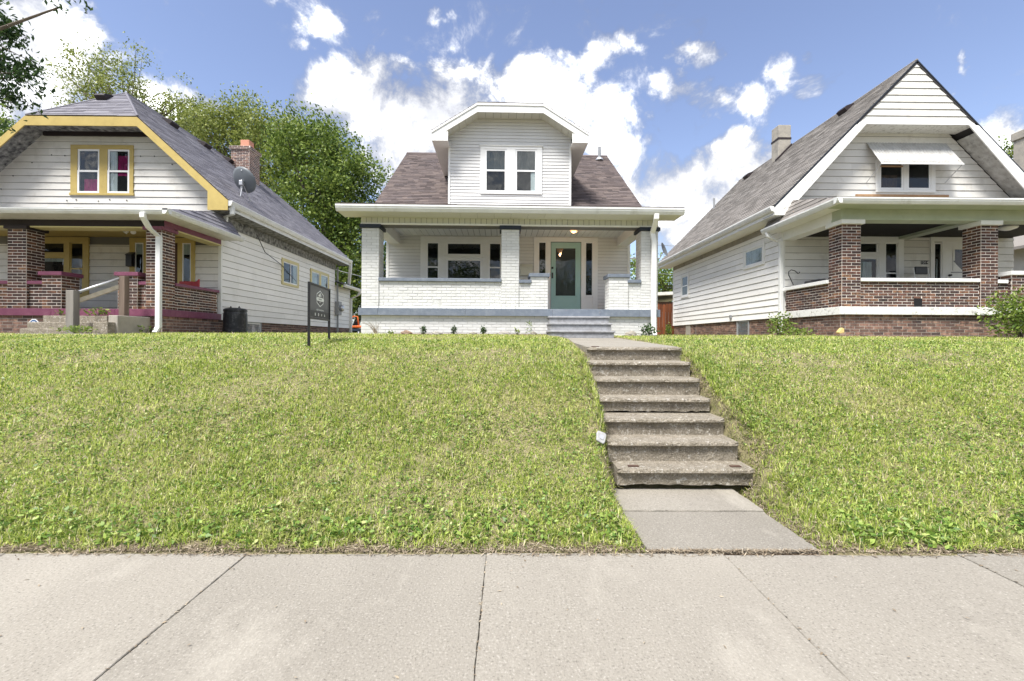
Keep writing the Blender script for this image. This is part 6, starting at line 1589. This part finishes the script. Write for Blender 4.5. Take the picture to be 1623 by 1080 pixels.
# overhanging tree at the left edge of the picture
tree('overhanging_tree', 'dark leafy tree overhanging the top left corner of the view', (-14.2, 8.2, 1.42), .26,
     [B(5, 60, 9.5, 22, 20, 1.2), B(10, 110, 9.5, 30, 22, 1.4), B(40, 110, 9.4, 30, 16), B(20, 150, 9.5, 34, 14), B(115, 12, 9.3, 24, 12, 1.0), B(100, -15, 9.3, 40, 16), B(12, 205, 9.6, 22, 10, 1.0), B(75, 135, 9.6, 22, 9, .8), B(-60, 60, 9, 70, 90, .4), B(-200, 0, 9, 150, 130, .25), B(-10, 20, 9.4, 30, 40, .8), B(-160, 130, 8.8, 110, 70, .25)],
     170, 30, .22, .115, 'leaf_dark', None, 14, .2, droop=.55, trunk_to=(-13.6, 8.4, 8.5), elong=2.4)
for (x_, y_, h_, lb) in ((-15, -19, 11, 'leafy street tree across the road on the far left behind the viewer'), (-4.5, -22, 12, 'leafy street tree across the road left of centre behind the viewer'), (6, -19, 10.5, 'leafy street tree across the road right of centre behind the viewer'), (17, -21, 12, 'leafy street tree across the road on the far right behind the viewer')):
    tree('street_tree', lb, (x_, y_, -.02), .3, [(x_, y_, h_ * .62, 3.6, 3.6, h_ * .30, 1), (x_ + 1.4, y_ + .5, h_ * .5, 2.6, 2.6, 2.2, .6), (x_ - 1.5, y_, h_ * .55, 2.4, 2.4, 2.2, .6)], 110, 46, 1.0, .30, 'leaf_maple', 'street trees across the road', 8, .35)

# grass blades
def blades(n, xr_, yr_, lmin, lmax, wd, dens_fn=None):
    x = nrg.uniform(xr_[0], xr_[1], n); y = nrg.uniform(yr_[0], yr_[1], n)
    keep = np.abs(x) < 1.22 * y + 1.0
    keep &= ~((x > np.where(y < 4.1, .93, .97)) & (x < np.where(y < 4.05, 2.10, 2.255)) & (y < 9.8) & (y > 2.9))
    bare = .6 * np.exp(-(((x - 2.28) / .12) ** 2 + ((y - 4.1) / .4) ** 2)) + .35 * np.exp(-(((x - 2.2) / .10) ** 2)) * (y < 6) + .6 * np.exp(-(((x - .9) / .06) ** 2)) * (y > 4.0) * (y < 5.6)
    keep &= nrg.random(n) > bare
    keep &= y > 3.02 + .035 * np.sin(x * 5.1) + .03 * np.sin(x * 11.7)
    inhouse = ((x > CX - 3.45) & (x < CX + 3.45) & (y > F - .22)) | ((x < LE + .05) & (x > LX0 - .1) & (y > 9.0)) | ((x > RX - .07) & (y > RF - .08)) | ((x < -7.55) & (y > 8.5) & (y < 9.1)) | ((x > X(870, 9.5)) & (x < X(976, 9.5)) & (y > 9.3) & (y < 10.4))
    keep &= ~inhouse
    if dens_fn is not None: keep &= nrg.random(n) < dens_fn(x, y)
    x, y = x[keep], y[keep]; n = len(x); z = gz(x, y) - .004
    L0 = smooth_noise(x * 2.2, y * 2.2) + .6 * smooth_noise(x * 5.3 + 3, y * 5.1)
    keep2 = nrg.random(n) < np.clip(.92 + .28 * L0, .45, 1.0)
    x, y, z = x[keep2], y[keep2], z[keep2]; n = len(x); patch = .5 + .5 * np.sin(x * 2.1 + 1.5 * np.sin(y * 1.7)) * np.sin(y * 2.6 + x * .8)
    L = nrg.uniform(lmin, lmax, n) * (.75 + .55 * patch); w = wd * nrg.uniform(.7, 1.3, n)
    az = nrg.uniform(0, 2 * np.pi, n); lean = np.abs(nrg.normal(.85, .40, n)).clip(.05, 1.45)
    hx_, hy_ = np.cos(az), np.sin(az); sx_, sy_ = -hy_, hx_
    v = np.empty((n, 5, 3))
    def setv(k, t, bend, side):
        lat = np.sin(lean * bend) * L * t; hgt = np.cos(lean * bend) * L * t
        v[:, k, 0] = x + hx_ * lat + sx_ * w * side; v[:, k, 1] = y + hy_ * lat + sy_ * w * side; v[:, k, 2] = z + hgt
    setv(0, 0, 1, -.5); setv(1, 0, 1, .5); setv(2, .55, .8, .42); setv(3, .55, .8, -.42); setv(4, 1.0, 1.15, 0)
    return v
V = [blades(150000, (-5.6, 5.6), (3.0, 4.2), .026, .060, .0055), blades(190000, (-7.5, 7.5), (4.2, 5.6), .026, .056, .0062),
     blades(120000, (-9.5, 9.5), (5.6, 7.4), .028, .056, .0075), blades(120000, (-13.5, 13.5), (7.4, 10.4), .028, .055, .010), blades(22000, (-7.6, 7.5), (10.3, 24), .035, .07, .016)]
def tufts(cx, cy, k, r, lmin, lmax, wd):
    x = np.repeat(cx, k) + nrg.normal(0, r, len(cx) * k); y = np.maximum(np.repeat(cy, k) + nrg.normal(0, r, len(cx) * k), 2.99); n = len(x)
    z = gz(x, y) - .004; L = nrg.uniform(lmin, lmax, n); w = wd * nrg.uniform(.7, 1.3, n)
    az = nrg.uniform(0, 2 * np.pi, n); lean = np.abs(nrg.normal(.6, .3, n)).clip(.1, 1.2); hx_, hy_ = np.cos(az), np.sin(az); sx_, sy_ = -hy_, hx_
    v = np.empty((n, 5, 3))
    for k_, t, bend, side in ((0, 0, 1, -.5), (1, 0, 1, .5), (2, .55, .7, .42), (3, .55, .7, -.42), (4, 1.0, 1.3, 0)):
        v[:, k_, 0] = x + hx_ * np.sin(lean * bend) * L * t + sx_ * w * side; v[:, k_, 1] = y + hy_ * np.sin(lean * bend) * L * t + sy_ * w * side; v[:, k_, 2] = z + np.cos(lean * bend) * L * t
    return v
def tuft_spots(n, xs, yfn):
    x = nrg.uniform(*xs, n); y = yfn(n); ok = ~((x > .88) & (x < 2.30) & (y < 9.6)) & (np.abs(x) < 1.2 * y + .8); return x[ok], y[ok]
a1 = tuft_spots(260, (-4.8, 4.8), lambda n: 3.03 + np.abs(nrg.normal(0, .10, n))); V.append(tufts(*a1, 16, .03, .05, .10, .0055))
a1 = tuft_spots(420, (-6, 6), lambda n: nrg.uniform(3.1, 5.0, n)); V.append(tufts(*a1, 16, .035, .05, .095, .006))
a1 = tuft_spots(500, (-8.5, 8.5), lambda n: nrg.uniform(4.6, 7.4, n)); V.append(tufts(*a1, 14, .04, .05, .085, .008))
ys1 = nrg.uniform(3.1, 6.0, 330); V.append(tufts(np.where(nrg.random(330) < .35, .90 + .05 * nrg.random(330), np.where(ys1 < 4.2, 2.19, 2.29) + .22 * nrg.random(330)), ys1, 15, .03, .04, .10, .006))
V = np.concatenate(V); n = len(V)
base = np.arange(n)[:, None] * 5
tri = np.concatenate([base + np.array([[0, 1, 2]]), base + np.array([[0, 2, 3]]), base + np.array([[3, 2, 4]])], 0)
gr = np_mesh('grass', V.reshape(-1, 3), tri, 3, 'grass_blade')
setp(gr, 'mown yellow green lawn grass covering the bank and front yards', 'grass', kind='stuff')
# brown thatch along the sidewalk edge and step sides
def thatch(n, xs, ys):
    c = np.stack([nrg.uniform(*xs, n), ys(n), np.zeros(n)], 1); c[:, 2] = gz(c[:, 0], c[:, 1]) + .006
    return c
c1_ = thatch(9000, (-5.5, 5.5), lambda n: 2.985 + np.abs(nrg.normal(0, .05, n)))
c1_ = c1_[~((c1_[:, 0] > .93) & (c1_[:, 0] < 2.08))]
c2_ = thatch(900, (.93, 2.08), lambda n: 2.975 + np.abs(nrg.normal(0, .012, n))); c2_[:, 2] = .004 + .01 * nrg.random(len(c2_))
ysd = nrg.uniform(3.05, 5.8, 5000); side = np.where(nrg.random(5000) < .68, 2.20 + np.abs(nrg.normal(0, .06, 5000)), .93 - np.abs(nrg.normal(0, .04, 5000)))
side = np.where((ysd < 4.2) & (side > 2), side - .10, side)
c3_ = np.stack([side, ysd, gz(side, ysd) + .008], 1)
c4_ = np.stack([nrg.uniform(-5, 5, 2600), 2.955 - np.abs(nrg.normal(0, .018, 2600)), .004 + .006 * nrg.random(2600)], 1)
c4_ = c4_[nrg.random(2600) < np.clip(.35 + .45 * np.sin(c4_[:, 0] * 4.1) * np.sin(c4_[:, 0] * 1.7 + 1), .08, 1)]
jx = np.concatenate([e + nrg.normal(0, .004, 22) for e in edges if abs(e) < 4]); c5_ = np.stack([jx, nrg.uniform(1.5, 2.95, len(jx)), np.full(len(jx), .003)], 1)
c6_ = np.stack([nrg.uniform(-3.5, 3.5, 46), nrg.uniform(1.7, 2.95, 46), np.full(46, .006)], 1)
xs_ = 2.3 + np.abs(nrg.normal(0, .13, 2200)); ys_ = 3.2 + 1.6 * nrg.random(2200); c7_ = np.stack([xs_, ys_, gz(xs_, ys_) + .008], 1)
v, f = leaf_quads(np.concatenate([c1_, c2_, c3_, c4_, c7_]), .05, 9.0, 0, flat=.75, fold=.02)
v2, f2 = leaf_quads(np.concatenate([c5_, c6_]), .022, 2.6, 0, flat=.85, fold=.05)
v, f = np.concatenate([v, v2]), np.concatenate([f, f2 + len(v)])
th = np_mesh('thatch', v, f, 4, 'thatch'); setp(th, 'dry brown grass clippings along the sidewalk edge and step sides', 'dry grass', kind='stuff')
# broad-leaved weeds through the lawn, thick along the sidewalk
def rosettes(n, xs, yfn, size, spread):
    x = nrg.uniform(*xs, n); y = yfn(n); out = []
    ok = ~((x > .86) & (x < 2.34) & (y < 9.6)) & (np.abs(x) < 1.2 * y + .8)
    for a, b in zip(x[ok], y[ok]):
        k = nrg.integers(4, 9); t = nrg.uniform(0, 2 * np.pi, k); r = spread * nrg.uniform(.4, 1.2, k)
        px_, py_ = a + r * np.cos(t), b + r * np.sin(t)
        out.append(np.stack([px_, np.maximum(py_, 2.99), gz(px_, np.maximum(py_, 3.0)) + nrg.uniform(.015, .045, k)], 1))
    return np.concatenate(out)
wc = [rosettes(520, (-5, 5), lambda n: 3.05 + np.abs(nrg.normal(0, .16, n)), .06, .045), rosettes(2200, (-6, 6), lambda n: nrg.uniform(3.1, 4.6, n), .05, .05),
      rosettes(4200, (-9, 9), lambda n: nrg.uniform(4.2, 7.6, n), .05, .06), rosettes(130, (2.4, 3.3), lambda n: nrg.uniform(3.1, 6.0, n), .05, .06), rosettes(160, (2.3, 2.62), lambda n: nrg.uniform(4.4, 6.1, n), .05, .06), rosettes(60, (.55, .85), lambda n: nrg.uniform(3.1, 5.2, n), .05, .05)]
sz = np.concatenate([np.full(len(wc[0]), .044)] + [np.full(len(w), .030) for w in wc[1:]])
v, f = leaf_quads(np.concatenate(wc), sz, 1.9, -.2, flat=.45, fold=.08)
wd_ = np_mesh('broadleaf_weeds', v, f, 4, 'weed_leaf'); setp(wd_, 'broad leaved weeds and clover scattered through the lawn bank', 'weeds', kind='stuff')
# planting along the bungalow: soil bed, small shrubs, rocks
bed = MB()
for i in range(40):
    a, b = X(620, 10.0) + (X(868, 10.0) - X(620, 10.0)) * i / 40, X(620, 10.0) + (X(868, 10.0) - X(620, 10.0)) * (i + 1) / 40
    bed.add([(a, 9.86 + .04 * math.sin(i * 1.7), 1.472), (b, 9.86 + .04 * math.sin((i + 1) * 1.7), 1.472), (b, 10.36, 1.51), (a, 10.36, 1.51)], [(0, 1, 2, 3)])
o = bed.obj('planting_bed', 'soil'); setp(o, kind='structure')
def shrub(name, label, x, y, z, h_, w_, n, leaf, m, group=None, stems=5, droop=0.0, elong=1.8):
    t = thing(name, label, 'plant' if h_ < .35 else 'shrub', (x, y, z), group)
    d = nrg.normal(size=(n, 3)); d /= np.linalg.norm(d, axis=1, keepdims=True); r = nrg.random(n) ** .45
    c = np.array([x, y, z + h_ * .52]) + d * r[:, None] * np.array([w_ / 2, w_ / 2, h_ / 2]) * (1 + .25 * np.sin(d[:, :1] * 9 + d[:, 2:] * 7))
    c[:, 2] = np.maximum(c[:, 2], z + .01)
    v, f = leaf_quads(c, leaf, elong, droop); np_mesh('foliage', v, f, 4, m, t)
    mb = MB()
    for k in range(stems):
        e = Vector(c[nrg.integers(0, n)])
        mb.tube([(x + rnd.uniform(-.02, .02), y, z - .03), Vector((x, y, z)).lerp(e, .55) + Vector((0, 0, h_ * .1)), e], [.008 + h_ * .006, .006 + h_ * .004, .002], 5, cap=False)
    mb.obj('stem', 'bark', t)
    return t
for px, lb in ((671.5, 'small dark evergreen shrub left of the rounded grey rock by bungalow wall'), (719.5, 'small dark evergreen shrub in the middle of the bungalow bed'), (766, 'small dark evergreen shrub nearest the flat rock right of bungalow bed')):
    q = P(px, 526, 10.08); shrub('evergreen_shrub', lb, q.x, 10.08, 1.48, .20, .15, 240, .035, 'leaf_dark', 'shrubs along the bungalow foundation')
def rock(label, px, Y, w_, h_, d_, m, z=1.47):
    q = P(px, 526, Y); vs_, fs = [], []; bm2 = bmesh.new(); bmesh.ops.create_icosphere(bm2, subdivisions=3, radius=1.0)
    ph_ = rnd.random() * 9
    for v in bm2.verts:
        c = v.co; k_ = 1 + .13 * math.sin(c.x * 3 + ph_) * math.cos(c.y * 4 + ph_) + .08 * math.sin(c.z * 7 + c.x * 5 + ph_) + rnd.uniform(-.02, .02)
        v.co = Vector((c.x * w_ / 2 * k_, c.y * d_ / 2 * k_, max(c.z, -.35) * h_ * k_))
    me = bpy.data.meshes.new('rock'); bm2.to_mesh(me); bm2.free(); me.materials.append(MATS[m])
    o = bpy.data.objects.new('rock', me); COL.objects.link(o); o.location = (q.x, Y, z + .02)
    setp(o, label, 'rock', 'rocks along the bungalow foundation'); return o
rock('brown tan rock at left of the bungalow planting bed', 643.5, 10.02, .27, .075, .2, 'brown_stone')
rock('grey rounded rock between the first and second shrub', 692, 10.0, .24, .06, .2, 'stone')
rock('low pale rock between the second and third shrub', 748.5, 9.98, .20, .045, .18, 'concrete')
rock('flat grey rock right of the third shrub', 799.5, 9.96, .30, .07, .22, 'stone')
rock('pale upright rock just left of the porch steps', 845.5, 10.0, .15, .07, .12, 'concrete')
rock('pale pointed rock right of the porch steps', 1000, 9.98, .27, .085, .2, 'concrete')
for px, nm, hh_, ww_, mt, lb in ((619, 'yellow_weed', .10, .18, 'leaf_bright', 'low yellow green weed at the left end of bungalow bed'), (819, 'seedling', .17, .16, 'leaf_bright', 'small bright seedling right of the flat grey rock'), (1028, 'leafy_shrub', .26, .42, 'leaf_dark', 'dark leafy plant under the downspout at bungalow right corner')):
    q = P(px, 526, 10.0); shrub(nm, lb, q.x, 10.0, 1.47, hh_, ww_, 30 if hh_ < .2 else 260, .055, mt, None, 4)
q = P(840, 526, 10.05)
tw_ = thing('tall_weed', 'thin tall weed against the bungalow wall beside the porch steps', 'plant', (q.x, 10.05, 1.47))
MB().tube([(q.x, 10.05, 1.45), (q.x + .03, 10.05, 1.62), (q.x - .01, 10.06, 1.80)], [.006, .005, .002], 5).obj('stem', 'weed_leaf', tw_)
cc_ = np.array([[q.x + nrg.normal(0, .04), 10.04, 1.5 + .28 * nrg.random()] for _ in range(26)]); v, f = leaf_quads(cc_, .07, 3.0); np_mesh('foliage', v, f, 4, 'leaf_bright', tw_)
q = P(597, 526, 10.1)
gt = thing('dry_grass_clump', 'pale dry ornamental grass tuft by the bungalow left column', 'plant', (q.x, 10.1, 1.48))
mb = MB()
for k in range(26):
    a = rnd.uniform(-1.2, 1.2); L_ = rnd.uniform(.2, .42)
    mb.tube([(q.x + rnd.uniform(-.03, .03), 10.1, 1.46), (q.x - .05 + a * L_ * .25, 10.1 - .03, 1.47 + L_ * .6), (q.x - .10 + a * L_ * .6, 10.08 - .05, 1.47 + L_ * rnd.uniform(.7, 1))], [.004, .003, .001], 4, cap=False)
mb.obj('blades', 'thatch', gt)
# bushes at the right house
q = P(1600, 500, 9.45); shrub('leafy_bush', 'large bright green bush before the right brick porch at the picture edge', q.x + .15, 9.35, 1.47, .98, 1.15, 2300, .075, 'leaf_bright', None, 12)
q = P(1236, 510, 11.6); shrub('climbing_weed', 'leafy weed climbing by the right house downspout', q.x, 11.6, 1.48, .62, .62, 420, .075, 'leaf_bright', None, 8)
q = P(1255, 522, 10.9); shrub('low_weed', 'low green weeds along the right porch side foundation', q.x + .1, 10.9, 1.48, .22, .8, 320, .06, 'leaf_bright', None, 6)
q = P(1060, 520, 19); shrub('fence_weed', 'tall green weed in front of the red brown fence', q.x, 19, 1.5, .55, .35, 200, .08, 'leaf_bright', None, 5)
# weeds at the left house steps
q = P(155, 497, 9.95); shrub('step_weed', 'pinnate leaved sapling growing on the left house top step', q.x, 9.95, lz1 - .02, .20, .60, 60, .08, 'leaf_bright', None, 6, elong=2.2)
q = P(96, 497, 9.9); shrub('step_weed', 'tiny yellow green weed behind the grey handrail post', q.x, 9.9, lz1 - .02, .12, .2, 16, .07, 'leaf_bright', None, 3)
for px, lb, w_ in ((135, 'low weeds at the foot of the left house steps', .9), (215, 'low weeds between brown post and left downspout', .8)):
    q = P(px, 525, 9.15 if px < 150 else 9.95); shrub('low_weed', lb, q.x, q.y, 1.46, .16 if px < 150 else .24, w_, 260, .055, 'leaf_bright', None, 5)
# paper cup in the grass beside the steps, dead leaves
q = P(951, 700, 4.22); zc_ = float(gz(q.x, 4.22)) - .01
cup = thing('crushed_cup', 'crushed white paper cup lying in the grass left of the yard steps', 'litter', (q.x, 4.22, zc_ + .02))
fr = Fr((q.x, 4.20, zc_ + .05), (.88, -.1, -.42), (.30, .55, .75))
mb = MB(); pr = [(-.036, -.05), (.034, -.056), (.046, -.03), (.047, .045), (.03, .056), (-.04, .05), (-.05, .02)]
mb.prism([fr.p(u, v, 0) for u, v in pr], fr.N * .022); mb.obj('body', 'litter_white', cup, bevel=.008)
mb = MB(); mb.prism([fr.p(u * .45 + .004, v * .4, .023) for u, v in pr], fr.N * .004); mb.obj('base', 'print_grey', cup)

# overhead cables
for (a, b, lb) in (((1030, 388, 26), (1180, 392, 30), 'upper overhead cable crossing the gap behind the gabled house'), ((1030, 432, 30), (1100, 436, 34), 'lower overhead cable crossing the gap above the brown garage'), ((520, 424, 24), (640, 452, 18), 'overhead cable running to the bungalow from behind the left house')):
    p0, p1 = P(*a), P(*b); mid_ = p0.lerp(p1, .5) - Vector((0, 0, .06))
    o = MB().tube([p0, p0.lerp(mid_, .5) - Vector((0, 0, .02)), mid_, p1.lerp(mid_, .5) - Vector((0, 0, .02)), p1], .014, 5).obj('overhead_cable', 'grey_plastic', None, at=tuple(p0))
    setp(o, lb, 'cable', 'overhead cables')
